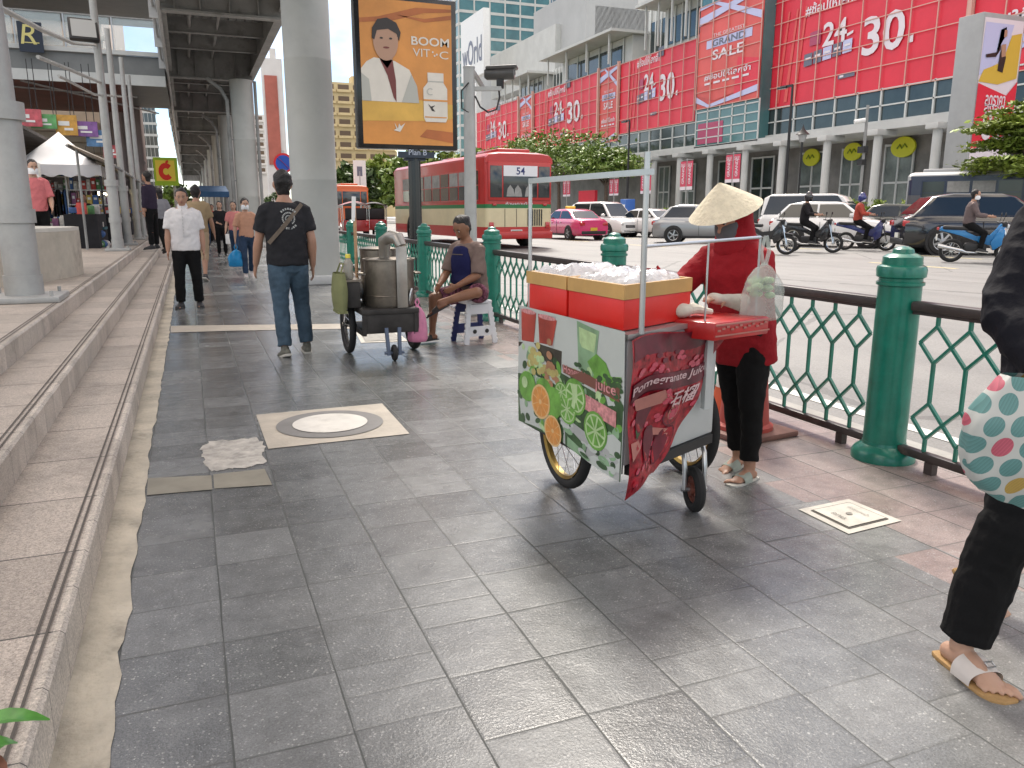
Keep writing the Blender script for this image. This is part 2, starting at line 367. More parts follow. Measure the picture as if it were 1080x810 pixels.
mb = MB(mat('earth', (.2, .19, .17), .9)); mb.face([(-900, -900, -.2), (900, -900, -.2), (900, 1500, -.2), (-900, 1500, -.2)]); structure(mb, 'ground')
mb = MB(PAVE); mb.face([(-.44, -8, 0), (3.62, -8, 0), (3.62, 260, 0), (-.44, 260, 0)]); mb.face([(-.44, -8, 0), (-.44, -8, -.19), (3.62, -8, -.19), (3.62, -8, 0)]); structure(mb, 'pavement')
mb = MB(KERBM); mb.box((3.76, 126, -.09), (.28, 268, .186), .015); structure(mb, 'kerb')
def road_z(x): return -.1+.14*min(1, max(0, (x-3.9)/8.0))
mb = MB(ROAD); xs = [3.9, 6, 8, 10, 11.9, 34]
for a, b in zip(xs, xs[1:]): mb.face([(a, -60, road_z(a)), (b, -60, road_z(b)), (b, 400, road_z(b)), (a, 400, road_z(a))])
structure(mb, 'road')
mb = MB(PAINT_Y)
for X0, st in ((16.4, 1.0), (20.4, 3.5)):
    for k in range(-2, 22):
        y = st+k*6.2; mb.face([(X0, y, .044), (X0+.16, y, .044), (X0+.16, y+2.6, .044), (X0, y+2.6, .044)])
structure(mb, 'road_markings')
mb = MB(PAINT_W); mb.face([(4.35, -40, road_z(4.35)+.004), (4.47, -40, road_z(4.47)+.004), (4.47, 200, road_z(4.47)+.004), (4.35, 200, road_z(4.35)+.004)]); structure(mb, 'road_edge_line')
mb = MB(CONC); mb.box((58, 100, .08), (48, 620, .3), .02); structure(mb, 'far_pavement')
# old cement fillet between lowest step and slabs: wavy edge
mb = MB(CEMENT); random.seed(3)
ys = [-4+.07*i for i in range(420)]; e = []
for i, y in enumerate(ys):
    wd = .135+.035*noise.noise((0, y*1.3, 0))+.018*noise.noise((4, y*7, 0))
    if y > 3: wd = .128+.02*noise.noise((0, y*.7, 3))+.014*noise.noise((4, y*5, 0))
    e.append(wd)
for i in range(len(ys)-1): mb.face([(-.425, ys[i], .006), (-.425+e[i], ys[i], .004), (-.425+e[i+1], ys[i+1], .004), (-.425, ys[i+1], .006)])
structure(mb, 'cement_edge_strip')
# three low steps up to the forecourt
mb = MB(STEP)
Y0, Y1 = -6, 70
for k, (x, z) in enumerate(((-.42, .16), (-.80, .32), (-1.18, .48))):
    xl = (-.80, -1.18, -14)[k]
    mb.m(STEP); mb.face([(xl, Y0, z), (x-.03, Y0, z), (x-.03, Y1, z), (xl, Y1, z)])
    mb.m(RISER); mb.face([(x, Y0, z-.16), (x, Y1, z-.16), (x, Y1, z-.012), (x, Y0, z-.012)]); mb.face([(x, Y0, z-.012), (x, Y1, z-.012), (x-.012, Y1, z), (x-.012, Y0, z)])
    mb.face([(x-.012, Y0, z), (x-.012, Y1, z), (x-.03, Y1, z), (x-.03, Y0, z)])
    mb.face([(x-.005, Y1, -.1), (xl, Y1, -.1), (xl, Y1, z), (x-.012, Y1, z)])
    mb.face([(x-.005, Y0, -.1), (x-.012, Y0, z), (xl, Y0, z), (xl, Y0, -.1)])
structure(mb, 'forecourt_steps')
GROOVE = mat('step_groove', (.09, .08, .07), .8)
mb = MB(GROOVE)
for x, z in ((-.42, .164), (-.80, .324), (-1.18, .484)):
    for d0 in (.040, .066): mb.face([(x-d0-.008, Y0, z), (x-d0, Y0, z), (x-d0, Y1, z), (x-d0-.008, Y1, z)])
structure(mb, 'step_grooves')
# marks in the pavement
TAN = mat('tan_stone', (.40, .36, .30), .5, nscale=6, namt=.18, bscale=60, bstr=.2); RINGG = mat('grey_ring_stone', (.17, .165, .16), .5, nscale=8, namt=.15)
WHITE_ST = mat('white_stone', (.62, .60, .55), .45, nscale=5, namt=.14, dirt=((.36, .34, .30), 4, .55, .6))
mb = MB(TAN); a, b, c, d = G(283, 474), G(432, 458), G(403, 426), G(270, 438)
mb.face([(p.x, p.y, .004) for p in (a, b, c, d)])
cc = (a+b+c+d)/4
mb.m(RINGG); mb.disc((cc.x, cc.y, .008), (1, 0, 0), (0, 1, 0), .335, .335, 48); mb.m(WHITE_ST); mb.disc((cc.x, cc.y, .012), (1, 0, 0), (0, 1, 0), .235, .235, 40)
tag(mb.build('floor_roundel'), 'round white stone disc in a tan square set in the pavement', 'floor roundel')
PATCH = mat('cement_patch', (.40, .38, .345), .75, nscale=11, namt=.35, bscale=50, bstr=.6, dirt=((.17, .165, .155), 9, .5, .7))
mb = MB(PATCH); pp0 = [(212, 473), (222, 466), (246, 464), (272, 462), (279, 470), (278, 480), (281, 488), (262, 493), (240, 495), (222, 498), (216, 487), (213, 480)]
pp = []; rnd = random.Random(9)
for i in range(len(pp0)):
    a, b = pp0[i], pp0[(i+1) % len(pp0)]
    for t in (0, .2, .4, .6, .8): pp.append((a[0]+(b[0]-a[0])*t+rnd.uniform(-2.2, 2.2), a[1]+(b[1]-a[1])*t+rnd.uniform(-.9, .9)))
mb.face([(G(*p).x, G(*p).y, .003) for p in pp]); tag(mb.build('cement_patch'), 'ragged pale cement patch beside the round disc in the pavement', 'pavement patch')
SANDT = mat('sand_slab', (.22, .205, .165), .5, nscale=5, namt=.2)
mb = MB(SANDT); f = lambda x, y: (G(x, y).x, G(x, y).y, .004)
mb.face([f(156, 505), f(223, 502), f(224, 517), f(155, 523)]); mb.face([f(225, 501), f(279, 495), f(287, 512), f(226, 516)]); structure(mb, 'sandy_slabs')
mb = MB(TAN); mb.face([f(180, 351), f(250, 349), f(420, 346), f(420, 341), f(250, 343), f(180, 344)]); structure(mb, 'pale_slab_band')
IRON = mat('worn_iron', (.20, .19, .17), .5, .3, nscale=20, namt=.3, bscale=60, bstr=.3); FRAME_T = mat('inspection_frame', (.50, .48, .43), .7, nscale=10, namt=.2)
def cover(corner_px, name, label):
    q = [G(*p) for p in corner_px]; c = sum(q, Vector())/4; root = empty(name, (c.x, c.y, 0), 0, label, 'inspection cover')
    qq = lambda k, z: [((p.x-c.x)*k, (p.y-c.y)*k, z) for p in q]
    m_ = MB(FRAME_T); m_.face(qq(1, .004)); m_.build('frame', root)
    m_ = MB(GROOVE); m_.face(qq(.76, .007)); m_.build('seal', root)
    m_ = MB(FRAME_T); m_.face(qq(.70, .010)); m_.m(IRON)
    u = (q[1]-q[0]).normalized(); v = (q[2]-q[1]).normalized(); wd = (q[1]-q[0]).length
    m_.disc((0, 0, .013), u, v, wd*.05); m_.text('ท่อระบายน้ำ', v*.0-u*0+Vector((0, 0, .013))+v*wd*.2, u, v, w=wd*.4); m_.text('กทม.', Vector((0, 0, .013))-v*wd*.2, u, v, w=wd*.28)
    m_.build('lid', root)
cover(((842, 538), (895, 564), (951, 550), (895, 527)), 'inspection_cover', 'square inspection cover with pale frame in front of the green bollard')
mb = MB(FRAME_T); q = [G(*p) for p in ((381, 362), (430, 360), (418, 349), (375, 351))]; mb.face([(p.x, p.y, .004) for p in q]); mb.m(IRON); c = sum(q, Vector())/4
mb.face([(c.x+(p.x-c.x)*.8, c.y+(p.y-c.y)*.8, .008) for p in q]); tag(mb.build('drain_cover'), 'square drain cover in the pavement under the metal pot cart', 'drain cover')
# ================================================================ green railing along the kerb
GREEN = mat('green_paint', (.008, .16, .11), .32, nscale=9, namt=.22, coat=.25, bscale=24, bstr=.06, dirt=((.02, .07, .05), 5, .58, .6))
RAILB = mat('dark_rail', (.055, .045, .042), .42, .2, nscale=10, namt=.3, dirt=((.20, .15, .12), 7, .6, .5))
FX = 3.47
def make_bollard():
    r = empty('bollard', (0, 0, 0), 0, None, 'bollard', 'green bollards along the railing')
    m_ = MB(GREEN); m_.lathe([(.165, 0), (.165, .035), (.15, .06), (.115, .085), (.112, .10)], n=28); m_.build('base', r)
    m_ = MB(GREEN); m_.lathe([(.110, .10), (.108, .95), (.119, .955), (.119, .97), (.108, .975), (.108, .99), (.122, .998), (.124, 1.035), (.118, 1.052), (.10, 1.06), (.10, 1.075)], n=28); m_.build('post', r)
    m_ = MB(GREEN); m_.lathe([(.098, 1.075), (.098, 1.10), (.075, 1.115), (.055, 1.12), (.05, 1.14), (.03, 1.152), (0, 1.156)], n=24); m_.build('cap', r); return r
def make_panel(Lp):
    r = empty('railing_panel', (0, 0, 0), 0, None, 'railing', 'green railing panels between the bollards')
    m_ = MB(RAILB); m_.box((0, 0, .855), (.075, Lp, .05), .012); m_.box((0, 0, .822), (.03, Lp, .02)); m_.build('top_rail', r)
    m_ = MB(RAILB); m_.box((0, 0, .085), (.05, Lp, .045), .008)
    for s_ in (-1, 1): m_.box((0, s_*(Lp/2-.2), .031), (.04, .05, .062))
    m_.build('bottom_rail', r)
    m_ = MB(GREEN); n = 15; sp = Lp/(n+.6); hw = sp/2
    for i in range(n):
        y = -Lp/2+sp*(i+.8); B = lambda a, b: m_.bar(a, b, .0145, .018, (1, 0, 0))
        zt, z2, z3, z4, z5, z6 = .812, .765, .665, .30, .205, .108
        B((0, y, zt), (0, y, z2-.004)); zm = (z2+.565)/2; z3 = .575; zm = (z2+z3)/2; z4 = .365; z5 = .175; zl = (z4+z5)/2
        for s_ in (-1, 1):
            B((0, y, z2), (0, y+s_*hw, zm)); B((0, y+s_*hw, zm), (0, y, z3)); B((0, y, z4), (0, y+s_*hw, zl)); B((0, y+s_*hw, zl), (0, y, z5))
        B((0, y, z3+.003), (0, y, z4-.003)); B((0, y, z5+.003), (0, y, z6))
    m_.build('lattice', r); return r
BY = [3.15+3.1*k for k in range(-1, 22)]
bol = None; pan = None
BL = {0: 'green bollard at the railing end behind the woman with the patterned bag', 1: 'tall green bollard beside the inspection cover, nearest and largest', 2: 'green bollard top showing behind the red juice cart boxes', 3: 'green bollard right beside the person on the white stool', 4: 'green bollard between the sitting person and the black billboard post', 5: 'green bollard top behind the steel pot cart'}
PL = {0: 'green lattice railing panel behind the patterned bag', 1: 'green diamond lattice railing panel between the big bollard and the juice cart', 2: 'green lattice railing panel between juice cart and white stool', 3: 'green railing panel behind the sitting person', 4: 'green railing panel behind the steel pot cart'}
for k, y in enumerate(BY):
    if bol is None: bol = make_bollard(); b_ = bol
    else: b_ = copy_tree(bol)
    b_.location = (FX, y, 0); b_['label'] = BL.get(k, 'distant green bollard along the railing past the big concrete column')
    if k+1 < len(BY):
        if pan is None: pan = make_panel(3.1-.22); p_ = pan
        else: p_ = copy_tree(pan)
        p_.location = (FX, y+1.55, 0); p_['label'] = PL.get(k, 'distant green railing panel along the kerb past the big concrete column')
# ================================================================ elevated walkway on round columns
STEELD = mat('grey_painted_steel', (.24, .245, .24), .55, nscale=1.2, namt=.25, dirt=((.07, .065, .06), 1.8, .55, .6))
SOFF = mat('walkway_soffit', (.20, .20, .195), .7, nscale=1, namt=.25)
STEELL = mat('light_grey_steel', (.42, .43, .43), .45, nscale=3, namt=.12, dirt=((.25, .23, .20), 4, .58, .5))
GALV = mat('galvanised', (.40, .415, .42), .38, .55, nscale=8, namt=.15, dirt=((.22, .20, .18), 5, .6, .5))
DX0, DX1, DZ = -.22, 2.72, 6.2
root = empty('elevated_walkway', (1.2, 20, 6), 0, 'grey steel elevated walkway with cross girders overhead along the pavement', 'walkway')
off = Vector((-1.2, -20, -6))
def wk(): m_ = MB(); m_.T = Matrix.Translation(off); return m_
m_ = wk().m(SOFF); m_.box(((DX0+DX1)/2, 80, 7.62), (DX1-DX0, 190, .5)); m_.m(STEELD)
for i in range(11): x = DX0+.2+i*(DX1-DX0-.4)/10; m_.box((x, 80, 7.34), (.12, 189.8, .06))
m_.build('deck', root)
for s_, nm in ((DX0, 'edge_girder'), (DX1, 'edge_girder')):
    m_ = wk().m(STEELD); m_.box((s_, 80, 7.15), (.05, 189.9, 1.5)); m_.box((s_, 80, 6.42), (.24, 189.8, .05)); m_.m(STEELL); m_.box((s_-.07 if s_ < 0 else s_+.07, 80, 7.6), (.06, 189.7, .5)); m_.build(nm, root)
gy = [-9, 1.5, 12.2, 22.9, 33.6, 44.3, 55, 66, 77, 90, 105, 120]
for y in gy:
    m_ = wk().m(STEELD); m_.box((1.25, y, 6.72), (2.9, .04, .95)); m_.box((1.25, y, 6.225), (2.9, .32, .05)); m_.box((1.25, y, 7.22), (2.88, .3, .04))
    for x in (.1, .7, 1.4, 2.1): m_.box((x, y, 6.72), (.03, .26, .9))
    m_.build('cross_girder', root)
for a, b in zip(gy, gy[1:]):
    m_ = wk().m(STEELD)
    for k in range(1, 4):
        y = a+(b-a)*k/4; m_.box((1.25, y, 7.0), (2.88, .10, .42)); m_.box((1.25, y, 6.78), (2.88, .18, .03))
    for xx in (.5, 1.3): m_.tube([(xx, a+.05, 6.95), (xx, b-.05, 6.95)], .05, 8)
    m_.build('joists', root)
m_ = wk().m(STEELL); 
for y in range(8, 100, 3): m_.box((DX0-.12, y, 8.3), (.05, .05, 1.5))
m_.tube([(DX0-.12, 6, 9.0), (DX0-.12, 100, 9.0)], .03, 6); m_.tube([(DX0-.12, 6, 8.5), (DX0-.12, 100, 8.5)], .02, 6); m_.build('railing', root)
m_ = wk().m(STEELL)
for x, z, r_ in ((DX0-.05, 6.3, .05), (DX0-.2, 6.55, .035), (DX0-.24, 6.9, .045), (DX0-.3, 7.25, .03)): m_.tube([(x, 5, z), (x, 130, z)], r_, 8)
for y in range(8, 100, 4): m_.box((DX0-.15, y, 6.8), (.3, .06, 1.1))
m_.build('pipe_run', root)
PXC = mat('pier_paint', (.41, .42, .40), .62, nscale=1.2, namt=.07, bscale=9, bstr=.06, dirt=((.33, .33, .32), 1.1, .57, .5))
CY = [15.6, 33, 45, 57, 70, 84, 99.6]
clabel = ['nearest and widest round concrete column beside the black billboard post', 'second round concrete column along the walkway, with dark downpipes', 'third round concrete column along the walkway, behind the woman with the blue bag']
for i, y in enumerate(CY):
    c = empty('concrete_column', (2.24, y, 0), 0, clabel[i] if i < 3 else 'far round concrete column under the walkway, one of those past the third', 'column', 'round columns under the walkway')
    zt = 12 if i == 0 else 6.15
    m_ = MB(PXC); m_.lathe([(.42, .17), (.42, 1.9), (.423, 1.91), (.42, 1.92), (.42, 4.0), (.423, 4.01), (.42, 4.02), (.42, zt-.001)], n=40); m_.build('shaft', c)
    m_ = MB(CONC); m_.box((0, 0, .085), (.98, .98, .17), .03); m_.build('plinth', c)
    if i:
        m_ = MB(STEELD)
        m_.tube([(-.54, -.1, 0), (-.54, -.1, 5.4), (-.75, -.1, 5.8), (-1.2, -.1, 6.15)], .07, 8); m_.tube([(.47, -.3, 0), (.47, -.3, 6.1)], .06, 8)
        for z in (1, 2.5, 4): m_.box((-.47, -.1, z), (.2, .05, .05))
        m_.build('downpipe', c)
SIGNB = mat('sign_blue', (.02, .08, .42), .4); SIGNR = mat('sign_red', (.6, .02, .03), .4); WHITE = mat('white_paint', (.75, .75, .73), .45, nscale=4, namt=.05)
p = AY(299, 172, 21)
r = empty('no_parking_sign', (p.x, 21, 0), 0, 'round blue and red no parking sign on a grey post behind the man in black', 'road sign')
m_ = MB(STEELL); m_.tube([(0, .04, 0), (0, .04, p.z+.3)], .035, 10); m_.build('post', r)
m_ = MB(SIGNR); m_.lathe([(.24, -.012), (.24, .012)], (0, 0, p.z), 28, 'Y'); m_.m(SIGNB); m_.disc((0, -.014, p.z), (1, 0, 0), (0, 0, 1), .19); m_.m(SIGNR); m_.bar((-.13, -.016, p.z+.13), (.13, -.016, p.z-.13), .004, .05, (0, -1, 0)); m_.build('disc', r)
# ================================================================ footbridge to the left, with its roof
GLASSR = mat('rail_glass', (.75, .88, .90), .04, alpha=.28); BROWN = mat('red_brown_soffit', (.16, .055, .04), .5, nscale=.7, namt=.4)
FASC = mat('fascia_grey', (.16, .17, .17), .5, nscale=2, namt=.12); FASCL = mat('fascia_light', (.50, .52, .51), .5, nscale=2, namt=.08)
b = empty('footbridge', (-4, 33, 6), 0, 'grey roofed footbridge with glass rails joining the walkway on the left', 'footbridge')
def fb(): m_ = MB(); m_.T = Matrix.Translation((4, -33, -6)); return m_
xr, xl = -.36, -14
m_ = fb().m(FASC); m_.box(((xr+xl)/2, 38, 6.45), (xr-xl, 10, .62)); m_.build('deck', b)
m_ = fb().m(FASCL); m_.box(((xr+xl)/2, 32.93, 5.94), (xr-xl, .1, .36)); m_.box(((xr+xl)/2, 32.95, 6.84), (xr-xl, .14, .15)); m_.build('fascia_band', b)
m_ = fb().m(BROWN); m_.box(((xr+xl)/2-.8, 38, 5.98), (xr-xl-1.7, 9.8, .28)); m_.m(STEELL)
m_.bar((-5, 33.5, 5.80), (-.9, 42, 5.80), .10, .05); m_.bar((-6, 35, 5.80), (-1.5, 36.5, 5.80), .08, .05); m_.build('soffit', b)
m_ = fb().m(GLASSR)
for i in range(9): x = xr-.15-i*1.5; m_.box((x-.72, 33.02, 7.5), (1.4, .015, 1.1))
m_.build('glass_rail', b)
m_ = fb().m(GALV); m_.tube([(xr, 33, 8.02), (xl, 33, 8.02)], .03, 8)
for i in range(10): x = xr-.1-i*1.5; m_.box((x, 33, 7.45), (.05, .05, 1.1))
m_.build('handrail', b)
m_ = fb().m(FASC); m_.box(((xr+xl)/2+.35, 37, 10.1), (xr-xl+.6, 10, 1.2)); m_.m(STEELL); m_.box(((xr+xl)/2+.3, 31.95, 9.5), (xr-xl+.7, .1, .12))
for i in range(3): m_.box((xr-.1-i*5.5, 33.2, 8.1), (.16, .16, 2.7))
m_.build('roof', b)
# left-hand buildings
STONE = mat('cream_stone', (.62, .54, .45), .75, nscale=1.2, namt=.12, dirt=((.30, .27, .24), .6, .55, .4)); MAUVE = mat('mauve_stone', (.25, .205, .195), .7, nscale=1, namt=.15)
DGLASS = mat('dark_glass', (.02, .028, .03), .06, spec=.8); TGLASS = mat('teal_glass', (.07, .17, .175), .08, spec=.8, nscale=.12, namt=.4)
pr = AY(110, 60, 46).x
r = empty('stone_building', (-9, 46, 0), 0, 'cream stone building with ledges behind the footbridge', 'building')
m_ = MB(STONE); w0 = pr+20+.0; m_.box((pr+9-12, 10, 12), (24, 20, 24)); 
for z in (8.3, 8.9, 9.6, 10.4, 11.3, 12.3): m_.box((pr+9-12, -.1, z), (24.3, .35, .16))
m_.build('wall', r)
m_ = MB(STONE); m_.box((pr+9-12.2, -.9, 5.3), (24.6, 1.7, .45), .05); m_.box((pr+9-12.2, -.6, 4.85), (24.4, 1.2, .45), .05); m_.box((pr+9-12.3, -.4, 4.4), (24.2, .8, .45), .05); m_.build('cornice', r)
m_ = MB(DGLASS)
for i in range(6): m_.box((pr+9-2-i*3.6, -.04, 2.2), (2.6, .1, 3.4))
m_.build('shopfront', r)
p = AY(130, 165, 42); m_ = MB(MAUVE); m_.box((p.x, 44, 3.5), (1.7, 3, 6.6), .04)
for z in (1.2, 3.6): m_.box((p.x, 42.48, z), (1.8, .1, .14))
for k in range(5): m_.box((p.x-.7+.35*k, 42.44, 4.4), (.12, .1, 4.6))
tag(m_.build('stone_pier'), 'mauve ribbed stone pier under the footbridge behind the lamp poles', 'pier')
NAVY = mat('navy_board', (.008, .014, .03), .4); GOLD = mat('gold_letter', (.55, .50, .18), .4)
a, c = AY(17, 22, 32.6), AY(47, 56, 32.6); m_ = MB(NAVY); m_.box(((a.x+c.x)/2, 32.6, (a.z+c.z)/2), (c.x-a.x, .08, a.z-c.z)); m_.m(GOLD); m_.text('R', ((a.x+c.x)/2, 32.555, (a.z+c.z)/2+.08), (1, 0, .0), (.18, 0, 1), h=.62); m_.box(((a.x+c.x)/2, 32.555, c.z+.3), (.5, .012, .03))
tag(m_.build('navy_sign'), 'navy sign board with a gold letter R on the footbridge', 'sign')
LIME = mat('lime_sign', (.30, .50, .03), .45); YEL = mat('yellow_sign', (.75, .62, .08), .45); RED = mat('sign_red_c', (.62, .03, .02), .45)
a, c = AY(161, 166, 50), AY(189, 196, 50); r = empty('shop_sign', ((a.x+c.x)/2, 50, (a.z+c.z)/2), 0, 'lime square shop sign with a big red letter C', 'sign'); wd, ht = c.x-a.x, a.z-c.z
m_ = MB(LIME); m_.box((0, 0, 0), (wd, .3, ht)); m_.m(YEL); m_.box((-.02*wd, -.16, .03*ht), (wd*.8, .02, ht*.74)); m_.m(RED)
for i in range(14):
    t0 = .75+(2*PI-1.5)*i/14; t1 = .75+(2*PI-1.5)*(i+1)/14; ro, ri = .31, .12
    m_.face([(ro*wd*math.cos(t)*1.0, -.175, ro*ht*math.sin(t)) for t in (t0, t1)]+[(ri*wd*math.cos(t), -.175, ri*ht*math.sin(t)) for t in (t1, t0)])
m_.face([(-.02*wd, -.176, .33*ht), (.10*wd, -.176, .42*ht), (.14*wd, -.176, .34*ht), (.06*wd, -.176, .29*ht)]); m_.build('panel', r)
m_ = MB(STEELL); m_.tube([(-wd*.3, .1, -ht/2-4), (-wd*.3, .1, -ht/2)], .08, 8); m_.tube([(wd*.3, .1, -ht/2-4), (wd*.3, .1, -ht/2)], .08, 8); m_.build('post', r)
# ================================================================ lamp poles on the forecourt
PLG = mat('pole_grey', (.37, .375, .365), .5, .2, nscale=5, namt=.12, dirt=((.25, .23, .2), 5, .58, .5))
def pole(x, y, z0, h, r0, name='lamp_pole', label='', head=False, lean=0.0):
    r = empty(name, (x, y, z0), 0, label, 'lamp pole', 'grey steel poles along the forecourt')
    r.rotation_euler = (0, lean, 0)
    m_ = MB(PLG); m_.tube([(0, 0, .02), (0, 0, h*.28), (0, 0, h*.281), (0, 0, h)], [r0, r0, r0*.82, r0*.62], 18); m_.build('shaft', r)
    for k_, z0_, z1_ in ((1.25, h*.26, h*.285), (1.15, h*.115, h*.135), (1.1, .06, .25)): m_ = MB(PLG); m_.lathe([(r0*k_, z0_), (r0*k_, z1_)], n=18); m_.build('collar', r)
    m_ = MB(PLG); m_.box((0, 0, .03), (r0*4.4, r0*4.4, .06), .015)
    for sx in (-1, 1):
        for sy in (-1, 1): m_.cyl((sx*r0*1.7, sy*r0*1.7, .06), (sx*r0*1.7, sy*r0*1.7, .11), .018, n=6)
    m_.build('base_plate', r)
    return r
POLE1 = pole(-1.54, 9.0, .48, 6.5, .155, label='thick grey steel pole at far left in front of the concrete planter wall', lean=0)
pB = AX(125, 265, -1.5).y
P2 = pole(-1.5, pB, .48, 5.4, .115, label='grey steel pole carrying a square floodlight beside the white tent', lean=0)
fl = empty('floodlight', (-1.72, pB-.12, 5.05), 0, 'square black floodlight on a bracket on the grey pole', 'floodlight')
BLACKM = mat('black_metal', (.018, .018, .019), .42, nscale=12, namt=.2); LENS = mat('lamp_lens', (.34, .35, .35), .25)
fl.rotation_euler = (R(-25), 0, R(8))
m_ = MB(BLACKM); m_.box((0, 0, 0), (.56, .12, .5), .02); m_.build('housing', fl); m_ = MB(LENS); m_.box((0, -.063, 0), (.46, .012, .40)); m_.build('lens', fl); m_ = MB(PLG); m_.tube([(.05, .06, 0), (.22, .12, -.05)], .025, 8); m_.build('bracket', fl)
for k, (px, hh) in enumerate(((136, 5.3), (147, 5.4), (153, 5.4))):
    y = AX(px, 262, -1.5).y
    pole(-1.5, y, .48, hh, .10, label=('thin grey pole just behind the floodlight pole', 'thin grey pole second behind the floodlight pole', 'thin grey pole third behind the floodlight pole, at the awning end')[k])
# cables and struts between the poles
m_ = MB(PLG)
m_.tube([AX(0, 8, -1.62), AX(45, 32, -1.62), AX(78, 46, -1.55), AX(105, 48, -1.5)], .03, 6)
tag(m_.build('cable_pipe'), 'grey pipe sagging from the thick pole to the floodlight pole', 'pipe')
m_ = MB(PLG); m_.tube([AX(40, 60, -1.7), AX(70, 72, -1.6), AX(108, 88, -1.5)], .028, 6); m_.tube([AX(62, 80, -1.7), AX(100, 100, -1.5), AX(128, 102, -1.5)], .024, 6); tag(m_.build('strut_pipe'), 'pair of thin grey pipes slanting below the floodlight', 'pipe')
# ================================================================ planter wall, tent and stalls on the left
PLW = mat('planter_concrete', (.47, .43, .36), .8, nscale=2.5, namt=.18, bscale=20, bstr=.2, dirt=((.22, .19, .16), 2.0, .54, .7))
r = empty('planter_wall', (-1.6, 12, .48), 0, 'low curved concrete planter wall behind the thick pole', 'planter wall')
path = [(-5.0, 14.2), (-3.2, 13.9), (-2.1, 13.55), (-1.6, 13.2), (-1.42, 12.7), (-1.5, 12.1), (-1.75, 11.35), (-2.05, 10.6), (-2.7, 9.2), (-3.6, 7.4), (-5, 5)]
def ribbon(m_, path, z0, z1, th):
    n = len(path); nv = []
    for i in range(n):
        a = Vector(path[max(i-1, 0)]); b_ = Vector(path[min(i+1, n-1)]); t = (b_-a).normalized(); nv.append(Vector((t.y, -t.x)))
    vs = []
    for (x, y), q in zip(path, nv): vs += [(x, y, z0), (x+q.x*th, y+q.y*th, z0), (x+q.x*th, y+q.y*th, z1), (x, y, z1)]
    fs = []
    for i in range(n-1):
        for j in range(4): fs.append((i*4+j, i*4+(j+1) % 4, (i+1)*4+(j+1) % 4, (i+1)*4+j))
    fs += [(0, 1, 2, 3), tuple(range(4*n-1, 4*n-5, -1))]; return m_.add(vs, fs)
pth = [(x+1.6, y-12) for x, y in path]
m_ = MB(PLW); ribbon(m_, pth, 0, .60, .25); m_.build('wall', r); m_ = MB(mat('planter_cap', (.55, .53, .48), .7, nscale=3, namt=.12)); ribbon(m_, [(x*.99, y*.99) for x, y in pth], .602, .65, .32); m_.build('cap', r)
TENTW = mat('tent_canvas', (.78, .78, .80), .7, nscale=2, namt=.05, bscale=3, bstr=.25)
yt = 24.0; xa, xb = AY(8, 180, yt).x, AY(107, 180, yt).x; ze, zv, zp = AY(60, 173, yt).z, AY(60, 185, yt).z, AY(62, 139, yt+1.4).z
r = empty('market_tent', ((xa+xb)/2, yt+1.4, .48), 0, 'white peaked market tent over the dark stall', 'tent')
hw = (xb-xa)/2; hd = 1.4
m_ = MB(TENTW); n = 9
def tentf(u, v):
    x = (u*2-1); y = (v*2-1); d = max(abs(x), abs(y)); h = (1-d)**1.25
    return Vector((x*hw, y*hd, ze-.48+(zp-ze)*h-.06*(1-abs(x*y))*d*(1 if d > .5 else 0)))
m_.grid(tentf, 17, 17); m_.build('canopy', r)
m_ = MB(TENTW)
for (x0, y0, x1, y1) in ((-hw, -hd, hw, -hd), (hw, -hd, hw, hd), (-hw, hd, -hw, -hd)):
    m_.grid(lambda u, v, x0=x0, y0=y0, x1=x1, y1=y1: Vector((x0+(x1-x0)*u, y0+(y1-y0)*u-.01, ze-.48-.01-(ze-zv)*(v*(1+.12*math.sin(u*PI*10))))), 31, 4)
m_.build('valance', r)
m_ = MB(BLACKM)
for sx in (-1, 1):
    for sy in (-1, 1): m_.box((sx*(hw-.04), sy*(hd-.04), (ze-.48)/2), (.04, .04, ze-.5))
m_.build('frame', r)
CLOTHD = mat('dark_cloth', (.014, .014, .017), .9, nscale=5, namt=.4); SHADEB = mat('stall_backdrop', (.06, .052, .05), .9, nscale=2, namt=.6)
# rear row of the market: long back wall and roof
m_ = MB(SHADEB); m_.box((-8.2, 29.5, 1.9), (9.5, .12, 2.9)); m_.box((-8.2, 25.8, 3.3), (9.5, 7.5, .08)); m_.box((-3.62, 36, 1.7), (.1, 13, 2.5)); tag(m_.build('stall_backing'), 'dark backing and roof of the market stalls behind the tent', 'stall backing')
BULB = mat('warm_bulb', (1, .85, .6), .3, emit=(1, .78, .45), estr=9)
for k, (px, py) in enumerate(((74, 202), (82, 212), (104, 204), (111, 205), (117, 206), (6, 196), (12, 203), (96, 209))):  # some bulbs are extras, added to brighten the dark stall interior
    p = AY(px, py, 27+k % 3*.6); m_ = MB(BULB); m_.sphere((0, 0, 0), .055, 8, 6); m_.m(BLACKM); m_.cyl((0, 0, .05), (0, 0, .12), .02, n=6)
    m_.cyl((0, 0, .12), (0, 0, 3.26-p.z), .005, n=4)
    o = m_.build('light_bulb', None, p); tag(o, 'small warm light bulb hanging in the market stalls', 'light bulb', 'warm bulbs in the stalls')
GOODS = [mat('goods_%d' % i, c, .6, nscale=9, namt=.3) for i, c in enumerate(((.45, .06, .05), (.05, .12, .30), (.55, .40, .10), (.10, .25, .10), (.50, .48, .45), (.25, .10, .20), (.06, .05, .05)))]
r = empty('stall_table', (0, 0, 0), 0, 'long stall table with a teal cloth edge under the white tent', 'table')
a, c = AY(40, 240, 22.6), AY(110, 238, 22.6); TEAL = mat('teal_cloth', (.05, .13, .15), .8, nscale=3, namt=.2)
